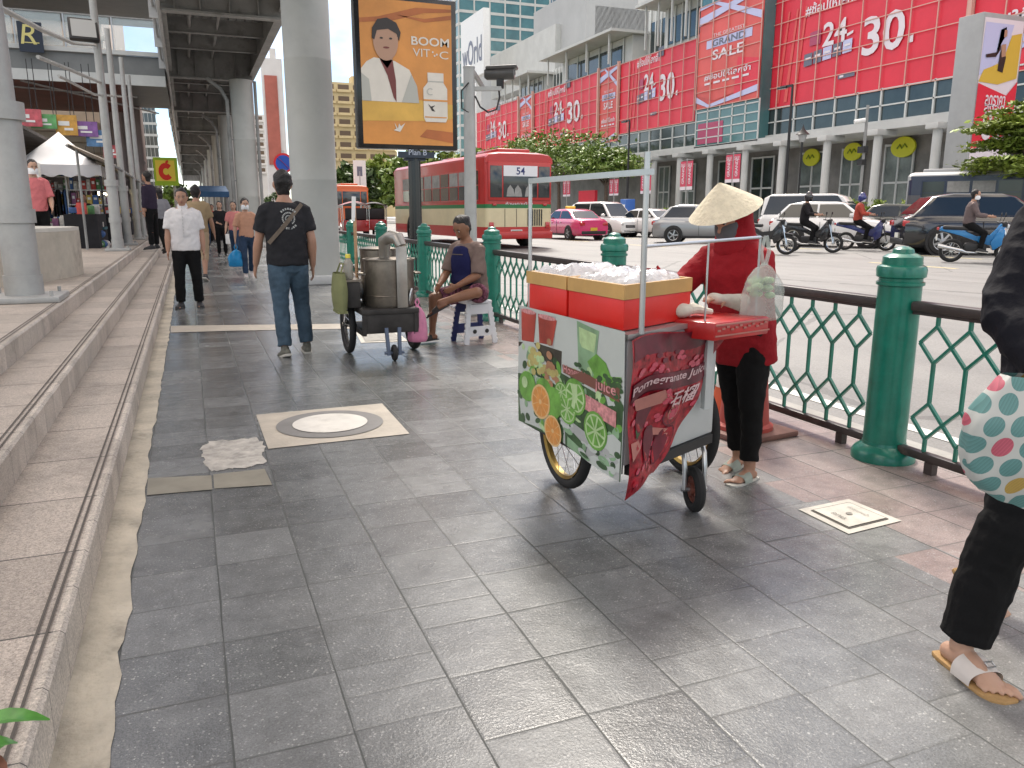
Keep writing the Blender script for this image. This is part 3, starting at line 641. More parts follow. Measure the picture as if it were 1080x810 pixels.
m_ = MB(TEAL); m_.box(((a.x+c.x)/2, 23.0, a.z-.03), (c.x-a.x, .9, .06)); m_.build('top', r); m_ = MB(CLOTHD); m_.box(((a.x+c.x)/2, 23.0, (a.z-.06+.48)/2), (c.x-a.x-.1, .8, a.z-.06-.48)); m_.build('skirt', r)
random.seed(11)
for i in range(16):
    x = a.x+.1+(c.x-a.x-.2)*i/15; h = random.uniform(.08, .3); m_ = MB(random.choice(GOODS[2:])); m_.box((0, 0, h/2), (random.uniform(.08, .14), random.uniform(.1, .25), h), .01); m_.m(random.choice(GOODS)); m_.box((0, 0, h+.02), (.07, .09, .035), .008)
    tag(m_.build('goods_box', None, (x, 22.9+random.uniform(-.2, .2), a.z)), 'small packet of goods standing on the stall table', 'packet', 'packets on the stall table')
for i in range(14):
    x = AY(86+random.random()*24, 250, 22.2).x; z = .48+.12*(i//5); m_ = MB(random.choice(GOODS)); m_.sphere((0, 0, .08), (.13, .12, .10), 9, 6); m_.m(WHITE); m_.box((0, -.115, .08), (.07, .02, .05))
    tag(m_.build('snack_bag', None, (x, 22.2+random.uniform(-.1, .1), z)), 'bright bag of goods heaped in front of the stall table', 'bag', 'bags heaped before the stall')
def garment_rack(x, y, n, label):
    r = empty('garment_rack', (x, y, .48), 0, label, 'clothes rack', 'dark clothes racks in the market')
    m_ = MB(GALV); m_.tube([(-.6, 0, 0), (-.6, 0, 1.5), (.6, 0, 1.5), (.6, 0, 0)], .018, 6); m_.build('rail', r)
    for i in range(n):
        m_ = MB(random.choice([CLOTHD, CLOTHD, GOODS[6], GOODS[1], GOODS[5]])); xx = -.5+i*1.0/(n-1)
        m_.prism([(xx-.02, -.22, 1.38), (xx-.02, -.06, 1.47), (xx-.02, .06, 1.47), (xx-.02, .22, 1.38), (xx-.02, .20, .55), (xx-.02, -.20, .55)], (.05, 0, 0), .015); m_.build('garment', r)
for k, (px, yy) in enumerate(((58, 26.2), (70, 27.5), (84, 26.5), (48, 28.2), (12, 26))):
    garment_rack(AY(px, 230, yy).x, yy, 7, ('rack of dark clothes behind the woman in pink', 'rack of dark clothes in the middle of the tent', 'rack of dark clothes at the right of the tent under the bulbs', 'rack of dark clothes deepest inside the tent', 'rack of dark clothes left of the thick pole')[k])
# bright shop boards hanging above the tent
for k, (px, py, w_, h_, c_) in enumerate(((26, 124, .9, .5, (.50, .10, .12)), (46, 128, .7, .42, (.12, .34, .12)), (70, 132, .6, .6, (.55, .30, .06)), (88, 136, .8, .45, (.22, .10, .30)), (104, 146, .7, .5, (.10, .22, .40)), (118, 160, .5, .4, (.50, .09, .10)))):
    p = AY(px, py, 28.6+.12*k); q = MB(mat('shop_board_%d' % k, c_, .5, nscale=5, namt=.35)); q.box((0, 0, 0), (w_, .06, h_)); q.m(WHITE); q.box((-.1*w_, -.035, .08*h_), (w_*.5, .02, h_*.22)); q.box((.1*w_, -.035, -.2*h_), (w_*.4, .02, h_*.12)); q.m(BLACKM)
    for s_ in (-1, 1): q.tube([(s_*w_*.4, 0, h_/2), (s_*w_*.4, 0, 5.79-p.z)], .012, 5)
    tag(q.build('shop_board', None, p), ('rose red shop board at the far left above the tent', 'green shop board above the tent', 'orange shop board above the tent peak', 'purple shop board right of the tent peak', 'blue shop board by the floodlight pole', 'small red shop board right of the floodlight pole')[k], 'shop board')
def goods_shelf(x, y, w_, label, seed):
    r = empty('goods_shelf', (x, y, .48), 0, label, 'shelf', 'shelves of goods in the market'); rd = random.Random(seed); q = MB(WHITE)
    for s_ in (-1, 1): q.box((s_*w_/2, 0, 1.0), (.04, .4, 2.0))
    for k in range(5): q.box((0, 0, .25+k*.4), (w_-.05, .38, .025))
    q.build('frame', r)
    for k in range(5):
        x0 = -w_/2+.08
        while x0 < w_/2-.1:
            bw = rd.uniform(.07, .16); h = rd.uniform(.12, .32); q = MB(rd.choice(GOODS[:6])); q.box((x0+bw/2, -.05, .266+k*.4+h/2), (bw*.9, .22, h), .008); q.m(WHITE); q.box((x0+bw/2, -.165, .266+k*.4+h*.6), (bw*.5, .012, h*.25)); q.build('package', r); x0 += bw
for k, (px, yy, w_) in enumerate(((52, 27.0, 1.3), (100, 25.8, 1.2), (14, 22.5, 1.3))): goods_shelf(AY(px, 230, yy).x, yy, w_, ('shelf of colourful packets behind the stall keeper on the left', 'shelf of colourful packets at the right of the tent', 'shelf of colourful packets left of the thick pole')[k], 30+k)
# awning along the poles
AWN = mat('awning_sheet', (.40, .36, .31), .6, nscale=3, namt=.15)
r = empty('awning', (-1.9, 24, 2.4), 0, 'ribbed pale awning over the stalls along the grey poles', 'awning')
ya, yb = 20.5, 46; m_ = MB(AWN); n = 120
m_.grid(lambda u, v: Vector((-.9*v+.42, ya+(yb-ya)*u-24, .0+.42*v+.025*math.sin(u*n*1.4))), 240, 3); m_.build('sheet', r)
m_ = MB(STEELD); m_.tube([(.42, ya-24, -.03), (.42, yb-24, -.03)], .03, 6); m_.tube([(-.45, ya-24, .36), (-.45, yb-24, .36)], .03, 6)
for y in (20.8, 27, 33, 39, 45.5): m_.tube([(-.3, y-24, -1.92), (-.3, y-24, .3)], .03, 6)
m_.build('frame', r)
# low stall counters under the awning
for k, (y, m0) in enumerate(((22.6, 0), (26, 3), (30, 4), (35, 1))):
    c_ = empty('stall_counter', (-2.35, y, .48), 0, ('goods counter nearest under the ribbed awning', 'second goods counter under the ribbed awning', 'third goods counter under the ribbed awning', 'farthest goods counter under the ribbed awning')[k], 'counter', 'counters under the awning')
    m_ = MB(CLOTHD); m_.box((0, 0, .4), (.7, 2.2, .8)); m_.build('body', c_); m_ = MB(GOODS[m0])
    for j in range(9): m_.m(GOODS[(m0+j) % 7]); m_.box((random.uniform(-.2, .25), -1+j*.25, .8+.09), (.2, .18, random.uniform(.1, .35)), .01)
    m_.build('stock', c_)
# blue market parasol far along the pavement
BLUE = mat('blue_canvas', (.03, .09, .19), .7, nscale=3, namt=.15)
a, c = AY(203, 200, 42), AY(240, 200, 42); r = empty('blue_canopy', ((a.x+c.x)/2, 42, 0), 0, 'blue canopy over a stall far along the pavement', 'canopy'); hw = (c.x-a.x)/2; z1 = AY(220, 196, 42).z; z2 = AY(220, 208, 42).z
m_ = MB(BLUE); m_.add([(-hw, -1, z2+.25), (hw, -1, z2+.25), (hw, 1, z2+.25), (-hw, 1, z2+.25), (-hw*.6, 0, z1), (hw*.9, 0, z1)], [(0, 1, 5, 4), (2, 3, 4, 5), (1, 2, 5), (3, 0, 4)])
m_.box((0, -1.0, z2+.12), (2*hw, .02, .26)); m_.box((hw, 0, z2+.12), (.02, 2, .26)); m_.box((-hw, 0, z2+.12), (.02, 2, .26)); m_.build('cloth', r)
m_ = MB(GALV)
for sx in (-1, 1): m_.tube([(sx*hw*.95, -.95, 0), (sx*hw*.95, -.95, z2+.2)], .025, 6); m_.tube([(sx*hw*.95, .95, 0), (sx*hw*.95, .95, z2+.2)], .025, 6)
m_.build('frame', r)
m_ = MB(CLOTHD); m_.box((0, 0, .45), (2*hw*.8, 1.4, .9)); m_.m(GOODS[4]); m_.box((.2, -.3, 1.1), (1, .4, .35)); m_.build('counter', r)
# ================================================================ billboard
r = empty('billboard', (3.62, 13.6, 0), 0, 'tall black framed orange advertising board on a black post', 'billboard')
A0, A1 = AY(372, -10, 13.6), AY(483, 159, 13.6); bx, bz = (A0.x+A1.x)/2-3.62, (A0.z+A1.z)/2; bw, bh = A1.x-A0.x, A0.z-A1.z
BFRAME = mat('board_frame', (.012, .012, .013), .25, coat=.3)
m_ = MB(BFRAME); m_.box((bx, .12, bz), (bw, .22, bh), .02); m_.build('frame', r)
m_ = MB(BFRAME); m_.lathe([(.20, 0), (.20, .03), (.115, .04), (.105, A1.z+.02)], (.06, .12, 0), 20); m_.build('post', r)
m_ = MB(mat('name_plate', (.02, .03, .05), .4)); m_.box((.06, -.02, A1.z-.09), (.62, .06, .10)); m_.box((.06, .1, A1.z-.15), (.35, .16, .06)); m_.m(mat('plate_text', (.45, .5, .6), .5)); m_.text('Plan B', (.08, -.053, A1.z-.03-.02), (1, 0, 0), (0, 0, 1), h=.09); m_.build('name_plate', r)
ADO = mat('ad_orange', (.60, .25, .055), .35, nscale=.9, namt=.22); ADY = mat('ad_yellow', (.62, .37, .07), .35, nscale=1.2, namt=.2); ADW = mat('ad_white', (.66, .62, .55), .35, nscale=3, namt=.08); ADG = mat('ad_coat_shade', (.42, .42, .38), .35); ADS = mat('ad_skin', (.42, .25, .17), .4); ADH = mat('ad_hair', (.03, .024, .022), .4); ADM = mat('ad_shirt', (.16, .035, .03), .4); ADD = mat('ad_dark_orange', (.40, .12, .03), .35, nscale=1, namt=.3)
iw, ih = bw-.17, bh-.15
def U(x, y, k=0): return (bx+(x-.5)*iw, .008-.004*k, bz+(y-.5)*ih)       # x,y 0..1 on the poster
m_ = MB(ADO); m_.face([U(0, 0), U(1, 0), U(1, 1), U(0, 1)])
m_.m(ADD); m_.face([U(0, .83, 1), U(.35, .86, 1), U(.7, .93, 1), U(1, .95, 1), U(1, .97, 1), U(.6, .96, 1), U(.2, .88, 1), U(0, .86, 1)]); m_.face([U(.4, .9, 1), U(.7, .89, 1), U(1, .93, 1), U(1, .90, 1), U(.7, .865, 1)]); m_.face([U(.62, .06, 1), U(1, .02, 1), U(1, .10, 1), U(.7, .115, 1)])
m_.m(ADY); m_.face([U(0, .16, 1), U(.9, .18, 1), U(1, .2, 1), U(1, .30, 1), U(0, .36, 1)])
m_.m(ADW); m_.face([U(0, .30, 2), U(.62, .30, 2), U(.60, .42, 2), U(.52, .53, 2), U(.36, .585, 2), U(.14, .60, 2), U(.06, .57, 2), U(0, .52, 2)])
m_.m(ADG); m_.face([U(.43, .30, 3), U(.62, .30, 3), U(.60, .42, 3), U(.54, .5, 3)]); m_.face([U(.0, .30, 3), U(.1, .30, 3), U(.08, .45, 3), U(0, .49, 3)])
m_.m(ADM); m_.face([U(.20, .595, 3), U(.34, .59, 3), U(.37, .45, 3), U(.37, .30, 3), U(.34, .33, 3), U(.28, .48, 3)])
m_.m(ADS); m_.face([U(.18, .66, 3), U(.34, .66, 3), U(.34, .59, 3), U(.28, .53, 3), U(.20, .595, 3)]); m_.disc(U(.27, .72, 4), (1, 0, 0), (0, 0, 1), iw*.135, iw*.20, 24)
m_.m(ADH); m_.face([U(.125, .73, 5), U(.13, .80, 5), U(.19, .86, 5), U(.29, .875, 5), U(.39, .845, 5), U(.435, .78, 5), U(.415, .72, 5), U(.39, .77, 5), U(.30, .80, 5), U(.18, .785, 5), U(.15, .72, 5)])
m_.disc(U(.225, .735, 5), (1, 0, 0), (0, 0, 1), iw*.018, iw*.010, 10); m_.disc(U(.325, .735, 5), (1, 0, 0), (0, 0, 1), iw*.018, iw*.010, 10); m_.m(ADM); m_.disc(U(.275, .672, 5), (1, 0, 0), (0, 0, 1), iw*.035, iw*.010, 12)
m_.m(ADW); m_.text('BOOM', U(.76, .735, 2), (1, 0, 0), (0, 0, 1), w=iw*.42, h=ih*.06, bold=True); m_.text('VIT', U(.66, .655, 2), (1, 0, 0), (0, 0, 1), h=ih*.055, w=iw*.19); m_.text('C', U(.91, .648, 2), (1, 0, 0), (0, 0, 1), h=ih*.055, w=iw*.10)
for x, y in ((.785, .665), (.805, .64), (.83, .65)): m_.disc(U(x, y, 2), (1, 0, 0), (0, 0, 1), iw*.010)
m_.face([U(.69, .17, 3), U(.92, .17, 3), U(.94, .20, 3), U(.94, .41, 3), U(.90, .45, 3), U(.90, .52, 3), U(.72, .52, 3), U(.72, .45, 3), U(.67, .41, 3), U(.67, .20, 3)])
m_.m(ADG); m_.face([U(.72, .455, 4), U(.90, .455, 4), U(.90, .462, 4), U(.72, .462, 4)]); m_.m(ADO); m_.face([U(.67, .318, 4), U(.94, .318, 4), U(.94, .33, 4), U(.67, .33, 4)]); m_.face([U(.68, .20, 4), U(.93, .20, 4), U(.93, .208, 4), U(.68, .208, 4)])
m_.m(ADH); m_.face([U(.72, .30, 4), U(.76, .25, 4), U(.80, .245, 4), U(.77, .27, 4), U(.80, .29, 4), U(.75, .28, 4)]); m_.m(ADG); m_.text('C', U(.74, .385, 4), (1, 0, 0), (0, 0, 1), h=ih*.05)
m_.m(ADW); m_.face([U(.33, .10, 3), U(.40, .09, 3), U(.46, .155, 3), U(.41, .13, 3), U(.39, .15, 3), U(.38, .12, 3)]); m_.face([U(.34, .155, 3), U(.37, .12, 3), U(.36, .11, 3)])
m_.build('poster', r)
# ================================================================ CCTV pole
px_, py_ = 3.40, 9.95
r = empty('cctv_pole', (px_, py_, 0), 0, 'grey steel pole with a camera arm rising behind the sitting person', 'pole')
m_ = MB(PLG); m_.tube([(0, 0, 0), (0, 0, 3.08)], [.085, .07], 20); m_.build('shaft', r); m_ = MB(PLG); m_.lathe([(.16, 0), (.16, .03), (.09, .05)], n=16); m_.build('base', r)
m_ = MB(PLG); m_.lathe([(.075, 3.08), (.075, 3.1), (0, 3.12)], n=16); m_.build('cap', r); m_ = MB(PLG); m_.bar((.05, 0, 2.84), (.42, -.02, 2.86), .06, .05); m_.bar((.05, 0, 3.05), (.30, .3, 2.9), .03, .06); m_.build('arm', r)
m_ = MB(BLACKM); m_.tube([(.06, -.05, 2.75), (.12, -.07, 2.62), (.22, -.08, 2.56), (.34, -.06, 2.6), (.40, -.02, 2.75), (.39, 0, 2.95)], .012, 6); m_.tube([(-.03, -.07, 2.9), (-.12, -.05, 2.8), (-.1, 0, 2.6), (-.03, -.06, 2.55)], .01, 6); m_.build('cable', r)
c = empty('security_camera', (px_+.43, py_-.02, 3.03), R(-28), 'dark security camera on the arm of the grey pole', 'camera')
CAMM = mat('camera_housing', (.07, .068, .066), .3, nscale=6, namt=.2)
m_ = MB(CAMM); m_.tube([(-.22, 0, .01), (-.19, 0, .01), (.15, 0, .02), (.16, 0, .02)], [.05, .075, .085, .08], 18); m_.prism([(-.2, -.09, .05), (.2, -.1, .06), (.2, .1, .06), (-.2, .09, .05)], (0, 0, .045), .02); m_.build('housing', c)
m_ = MB(LENS); m_.tube([(.16, 0, .02), (.165, 0, .02)], [.065, .062], 18); m_.m(BLACKM); m_.tube([(.166, 0, .02), (.172, 0, .02)], [.035, .03], 12); m_.build('lens', c)
m_ = MB(BLACKM); m_.box((-.02, 0, -.10), (.09, .07, .14), .01); m_.build('bracket', c)
# ================================================================ shopping mall across the road
BANR = mat('banner_red', (.68, .030, .055), .42, nscale=.25, namt=.12); BANP = mat('banner_coral', (.64, .09, .075), .42, nscale=.2, namt=.15); BANL = mat('banner_lilac', (.50, .52, .74), .45); BANW = mat('banner_white', (.72, .66, .70), .45); BANG = mat('banner_grey', (.14, .15, .20), .45); BANM = mat('banner_mauve', (.40, .06, .13), .45); BANT = mat('banner_tint', (.68, .10, .09), .45)
MULL = mat('mullion_white', (.58, .60, .58), .5); MULP = mat('mullion_pink', (.62, .36, .30), .5); SLAB = mat('mall_slab', (.50, .51, .49), .6, nscale=.5, namt=.1); MWALL = mat('mall_wall', (.36, .355, .34), .7, nscale=.4, namt=.12); MDARK = mat('mall_dark_wall', (.20, .195, .18), .6, nscale=.6, namt=.3)
MGLASS = mat('mall_glass', (.035, .05, .052), .07, spec=.9, nscale=.3, namt=.5); SGLASS = mat('shop_glass', (.16, .19, .18), .12, nscale=.6, namt=.4)
FXM = 48.0
mall = empty('shopping_mall', (FXM, 60, 0), 0, 'long shopping mall with red sale banners on its glass front', 'building')
MO = Matrix.Translation((-FXM, -60, 0))
def mm(m=None):
    q = MB(m); q.T = MO; return q
def yx(px, py=120, X=FXM): return AX(px, py, X).y
def V(y, z, k=0): return (FXM-.05-.03*k, y, z)
def slab_text(q, s, y, z, h, k=3, bold=True, w=None): q.text(s, V(y, z, k), (0, -1, 0), (0, 0, 1), h=h, w=w, bold=bold)
yR, yL = 12.0, 128.0
m_ = mm(MWALL); m_.box((FXM+20, (yR+yL)/2, 12.8), (39.6, yL-yR, 10.8)); y_ = yx(800); m_.box((FXM+20, (yR+y_)/2, 21.5), (39.6, y_-yR-.1, 6.6)); m_.build('body', mall)
m_ = mm(MDARK); m_.box((FXM+7, (yR+yL)/2, 3.6), (5, yL-yR, 7.2)); m_.build('recess_wall', mall)  # dark grey storefront wall, set back under the canopy
m_ = mm(SLAB); m_.box((FXM+2, (yR+yL)/2, 7.35), (6.5, yL-yR, .5)); m_.box((FXM-.1, (yR+yL)/2, 7.75), (.5, yL-yR, .25)); m_.build('canopy', mall)
m_ = mm(MGLASS); m_.box((FXM+.1, (yR+yL)/2, 9.0), (.2, yL-yR-.2, 2.3)); m_.build('glazing_band', mall)
m_ = mm(MULL)
y = yR+.4
while y < yL: m_.box((FXM-.06, y, 9.0), (.14, .13, 2.4)); y += 2.3
for z in (8.95, 10.1): m_.box((FXM-.08, (yR+yL)/2, z), (.1, yL-yR, .10))
m_.build('glazing_bars', mall)
# storefront
for k, px in enumerate((1040, 988, 926, 873, 826, 787, 750, 718, 691)):
    y = yx(px, 150, 46.6); m_ = mm(SLAB); m_.lathe([(.32, .2), (.30, 7.15)], (46.6, y, 0), 14); m_.box((46.9, y, 6.9), (1.9, 1.0, .4), .05); m_.build('column', mall)
for (pa, pb, glass) in ((1030, 1002, 0), (965, 935, 1), (912, 890, 1), (872, 846, 1), (818, 795, 0), (776, 760, 0), (735, 722, 1), (708, 697, 1)):
    y0, y1 = yx(pb, 160, 52.4), yx(pa, 160, 52.4)
    f_ = mm(SGLASS if glass else MGLASS); f_.box((52.44, (y0+y1)/2, 3.4), (.2, abs(y1-y0), 6.2)); o = f_.build('shop_window', mall)
    f_ = mm(MULL); 
    for yy in (y0, y1, (y0+y1)/2): f_.box((52.30, yy, 3.4), (.12, .14, 6.4))
    f_.box((52.29, (y0+y1)/2, 3.6), (.1, abs(y1-y0), .16)); f_.box((52.29, (y0+y1)/2, 6.5), (.1, abs(y1-y0), .16)); g_ = f_.build('window_frame', o)
LIMEO = mat('lime_oval', (.64, .66, .03), .4); WARM = mat('warm_white', (.7, .69, .6), .4); LIMED = mat('lime_oval_dark', (.2, .28, .02), .4)
for px, py, hw_, hh_ in ((855, 166, 1.0, .75), (899, 160, 1.0, .72), (952, 155, 1.15, .78)):
    p = AX(px, py, 52.0); m_ = mm(LIMEO); m_.disc((52.0, p.y, p.z), (0, -1, 0), (0, 0, 1), hw_, hh_, 28); m_.prism([(52.05, p.y-hw_*math.cos(2*PI*i/28), p.z+hh_*math.sin(2*PI*i/28)) for i in range(28)], (.12, 0, 0))
    m_.m(LIMED); m_.tube([(51.96, p.y+.5, p.z-.1), (51.96, p.y+.25, p.z+.2), (51.96, p.y+.05, p.z-.1), (51.96, p.y-.2, p.z+.2), (51.96, p.y-.45, p.z-.05)], .06, 6); m_.build('oval_sign', mall)
# banners: red, framed by the curtain-wall grid
def banner(name, ya, yb, z0, z1, base, deco, X=FXM, gy=2.3, gz=1.6, label=None):
    q = mm(base); q.box((X-.01, (ya+yb)/2, (z0+z1)/2), (.04, abs(yb-ya), z1-z0)); deco(q, max(ya, yb), min(ya, yb), z0, z1)
    q.m(MULP); lo, hi = min(ya, yb), max(ya, yb); n = max(1, round((hi-lo)/gy))
    for i in range(n+1): q.box((X-.19, lo+(hi-lo)*i/n, (z0+z1)/2), (.06, .07, z1-z0))
    n2 = round((z1-z0)/gz)
    for i in range(n2+1): q.box((X-.17, (lo+hi)/2, z0+(z1-z0)*i/n2), (.04, hi-lo, .06))
    o = q.build(name, mall)
    if label: o['label'] = label
    return o
def deco_big(q, l, r, z0, z1):
    """24 / 30 offer banner; l = left edge y (far), r = right edge y (near)"""
    W_, H_ = l-r, 8.0; P_ = lambda u, v: (l-W_*u, z0+H_*v)
    q.m(BANT)
    for u in (.10, .15, .2): y, z = P_(u, 0); q.face([V(y, z0+.4, 1), V(y-W_*.02, z0+.4, 1), V(y-W_*.055, z0+H_*.95, 1), V(y-W_*.045, z0+H_*.95, 1)])
    q.m(BANW); y, z = P_(.52, .36+.58); 
    y, z = P_(.40, .90); slab_text(q, '#ช้อปให้โลกจำ', y, z, H_*.12, w=W_*.30)
    y, z = P_(.42, .62); slab_text(q, '24', y, z, H_*.22, w=W_*.125)
    y, z = P_(.485, .55); q.face([V(y, z, 3), V(y-W_*.03, z+.15, 3), V(y-W_*.03, z+.35, 3), V(y, z+.2, 3)])
    y, z = P_(.66, .50); slab_text(q, '30', y, z, H_*.34, w=W_*.19)
    y, z = P_(.775, .36); q.face([V(y, z, 3), V(y-W_*.02, z, 3), V(y-W_*.02, z+.5, 3), V(y, z+.4, 3)])
    q.m(BANM); y, z = P_(.285, .55); q.face([V(y, z, 3), V(y-W_*.06, z, 3), V(y-W_*.06, z+1.1, 3), V(y, z+1.0, 3)])
    q.m(BANG); y, z = P_(.535, .95); q.face([V(y, z-.4, 3), V(y-W_*.07, z-.4, 3), V(y-W_*.07, z+.6, 3), V(y, z+.5, 3)])
    for i, c in enumerate((BANG, BANG, BANL, BANG, BANL)):
        q.m(c); y, z = P_(.26+i*.052, .36+.01*i); q.face([V(y, z, 3), V(y-W_*.046, z+.05, 3), V(y-W_*.046, z+1.0, 3), V(y, z+.95, 3)])
    q.m(BANW)
    for i in range(5): y, z = P_(.27+i*.052, .42+.01*i); q.face([V(y, z, 4), V(y-W_*.03, z+.03, 4), V(y-W_*.03, z+.2, 4), V(y, z+.17, 4)])
    q.m(BANG); y, z = P_(.455, .17); q.face([V(y, z, 3), V(y-W_*.085, z+.05, 3), V(y-W_*.085, z+.35, 3), V(y, z+.3, 3)]); q.m(BANW); q.face([V(y-W_*.01, z+.1, 4), V(y-W_*.03, z+.1, 4), V(y-W_*.03, z+.26, 4), V(y-W_*.01, z+.26, 4)])
def deco_sale(q, l, r, z0, z1):
    W_, H_ = l-r, z1-z0; P_ = lambda u, v, k=2: (q_x-.05-.03*k, l-W_*u, z0+H_*v)
    q.m(BANP); q.face([P_(.0, .14, 1), P_(.3, .06, 1), P_(1, .14, 1), P_(1, .74, 1), P_(.45, .86, 1), P_(0, .76, 1)])
    q.m(BANR); q.face([P_(.62, .06, 1.4), P_(1, .1, 1.4), P_(1, .36, 1.4), P_(.66, .42, 1.4)])
    q.m(BANL); q.face([P_(0, .82), P_(1, .96), P_(1, 1.0), P_(0, .90)]); q.face([P_(0, .97, 2.6), P_(.25, .985, 2.6), P_(1, .70, 2.6), P_(1, .77, 2.6), P_(.3, 1.0, 2.6), P_(0, 1.0, 2.6)])
    q.face([P_(0, .13), P_(.22, .03), P_(1, .13), P_(1, .07), P_(.22, .0), P_(0, .07)])
    q.face([P_(.14, .575), P_(.86, .575), P_(.86, .655), P_(.14, .655)])
    q.m(BANG); q.text('GRAND', P_(.5, .615, 3), (0, -1, 0), (0, 0, 1), h=H_*.062, w=W_*.52, bold=True)
    q.m(BANW); q.text('SALE', P_(.5, .50, 3), (0, -1, 0), (0, 0, 1), h=H_*.095, w=W_*.5, bold=True); q.text('THE GREATEST', P_(.5, .69, 3), (0, -1, 0), (0, 0, 1), h=H_*.03, w=W_*.5)
    q.text('#ช้อปให้โลกจำ', P_(.5, .30, 3), (0, -1, 0), (0, 0, 1), w=W_*.74, h=H_*.07, bold=True)
    for i in range(5): q.face([P_(.14+i*.15, .225, 3), P_(.25+i*.15, .225, 3), P_(.25+i*.15, .245, 3), P_(.14+i*.15, .245, 3)])
q_x = FXM
ZB = 10.15
def deco_right(q, l, r, z0, z1):
    W_ = l-r; q.m(BANW); q.text('#ช้อปให้โลกจำ', V(yx(1078, 20), AX(1060, 24, FXM).z, 3), (0, -1, 0), (0, 0, 1), h=1.25, w=7.5, bold=True)
    q.text('SALE', V(yx(1075, 0), 15.4, 3), (0, -1, 0), (0, 0, 1), h=1.6)
    for i in range(6): y = yx(1030)-i*1.0; q.face([V(y, 12.75, 3), V(y-.7, 12.75, 3), V(y-.7, 13.1, 3), V(y, 13.1, 3)])
    a = (yx(1040, 65), AX(1040, 65, FXM).z); b_ = (yx(1080, 48), AX(1080, 45, FXM).z); d = ((b_[0]-a[0]), (b_[1]-a[1])); q.m(BANL); q.face([V(a[0], a[1]-.3, 2), V(a[0]+d[0]*4, a[1]-.3+d[1]*4, 2), V(a[0]+d[0]*4, a[1]+.6+d[1]*4, 2), V(a[0], a[1]+.5, 2)])
banner('banner', yx(1016), yR+.2, 9.75, 19.8, BANR, deco_right, label='red banner at the right end with a lilac ribbon')
banner('banner', yx(802), yx(1010), 10.05, 22, BANR, deco_big, label='widest red banner with 24 and 30 in white, above the shops')
q_x = FXM-1.2
banner('banner', yx(735, 110, q_x), yx(800, 110, q_x), 11.0, 20.2, BANP, deco_sale, X=q_x, gy=2.2, label='coral banner reading GRAND SALE on the bay that stands proud')
q_x = FXM
banner('banner', yx(654), yx(733), ZB+.1, 18, BANR, deco_big, label='second red banner with 24 and 30, left of the coral sale bay')
banner('banner', yx(633), yx(652), ZB-.6, 18.1, BANP, deco_sale, label='narrow coral sale banner with lilac ribbon')
banner('banner', yx(564), yx(631), ZB, 18, BANR, deco_big, label='third red banner with 24 and 30, above the trees')
banner('banner', yx(549), yx(562), ZB, 18.1, BANP, deco_sale, label='narrow coral banner far along the mall')
banner('banner', yx(503), yx(547), ZB, 18, BANR, deco_big, label='farthest red banner behind the camera pole')
for px in (1014, 653, 632, 563, 548): m_ = mm(MULP); m_.box((FXM-.2, yx(px), 14.1), (.3, .28, 8.6)); m_.build('pilaster', mall)
# the proud bay
ya, yb = yx(735, 110, FXM-1.2), yx(801, 110, FXM-1.2)
m_ = mm(TGLASS); m_.box((FXM-.62, (ya+yb)/2, 14.4), (1.1, abs(yb-ya)-.05, 14.0)); m_.m(MULL)
for i in range(6): m_.box((FXM-1.2, ya+(yb-ya)*i/5, 9.2), (.1, .12, 3.6)); m_.box((FXM-1.2, ya+(yb-ya)*i/5, 20.8), (.1, .12, 1.2))
for z in (7.5, 8.3, 9.1, 9.9, 10.7): m_.box((FXM-1.2, (ya+yb)/2, z), (.1, abs(yb-ya), .1))
m_.m(BANM); m_.box((FXM-1.19, ya+(yb-ya)*.25, 8.7), (.05, abs(yb-ya)*.42, 1.9)); m_.build('glass_bay', mall)
# upper terraces with thin roofs
def terrace(pa, pb, z0, z1, dx, roof):
    q = mm(SLAB); y0, y1 = yx(pa, 60), yx(pb, 60); q.box((FXM+dx+6, (y0+y1)/2, (z0+z1)/2), (12, abs(y1-y0), z1-z0)); q.build('terrace', mall)
    q = mm(MGLASS); q.box((FXM+dx-.05, (y0+y1)/2, z0+(z1-z0)*.45), (.12, abs(y1-y0)*.8, (z1-z0)*.62)); q.m(MULL)
    for i in range(6): q.box((FXM+dx-.14, y0+(y1-y0)*(.1+.16*i), (z0+z1)/2), (.12, .18, z1-z0))
    q.build('terrace_window', mall)
    if roof:
        q = mm(SLAB); q.box((FXM+dx-.8, (y0+y1)/2, z1+.2), (5, abs(y1-y0)+1.5, .3))
        for i in range(4): q.box((FXM+dx-2.6, y0+(y1-y0)*(.05+.3*i), (z0+z1)/2), (.18, .18, z1-z0+.1))
        q.build('terrace_roof', mall)
terrace(583, 655, 18.2, 21.4, 1.5, True); terrace(690, 737, 18.2, 22.4, 1.2, True); terrace(655, 690, 18.2, 24, 3.5, False); terrace(563, 583, 18.2, 21.5, 3, False); terrace(535, 563, 18, 20.8, 2, True); terrace(505, 535, 18, 19.6, 3.0, False)
q = mm(SLAB); q.box((FXM+14, (yx(735)+yx(802))/2, 25), (16, 40, 4)); q.box((FXM+9, yx(700), 26.5), (10, 26, 3)); q.build('upper_block', mall)
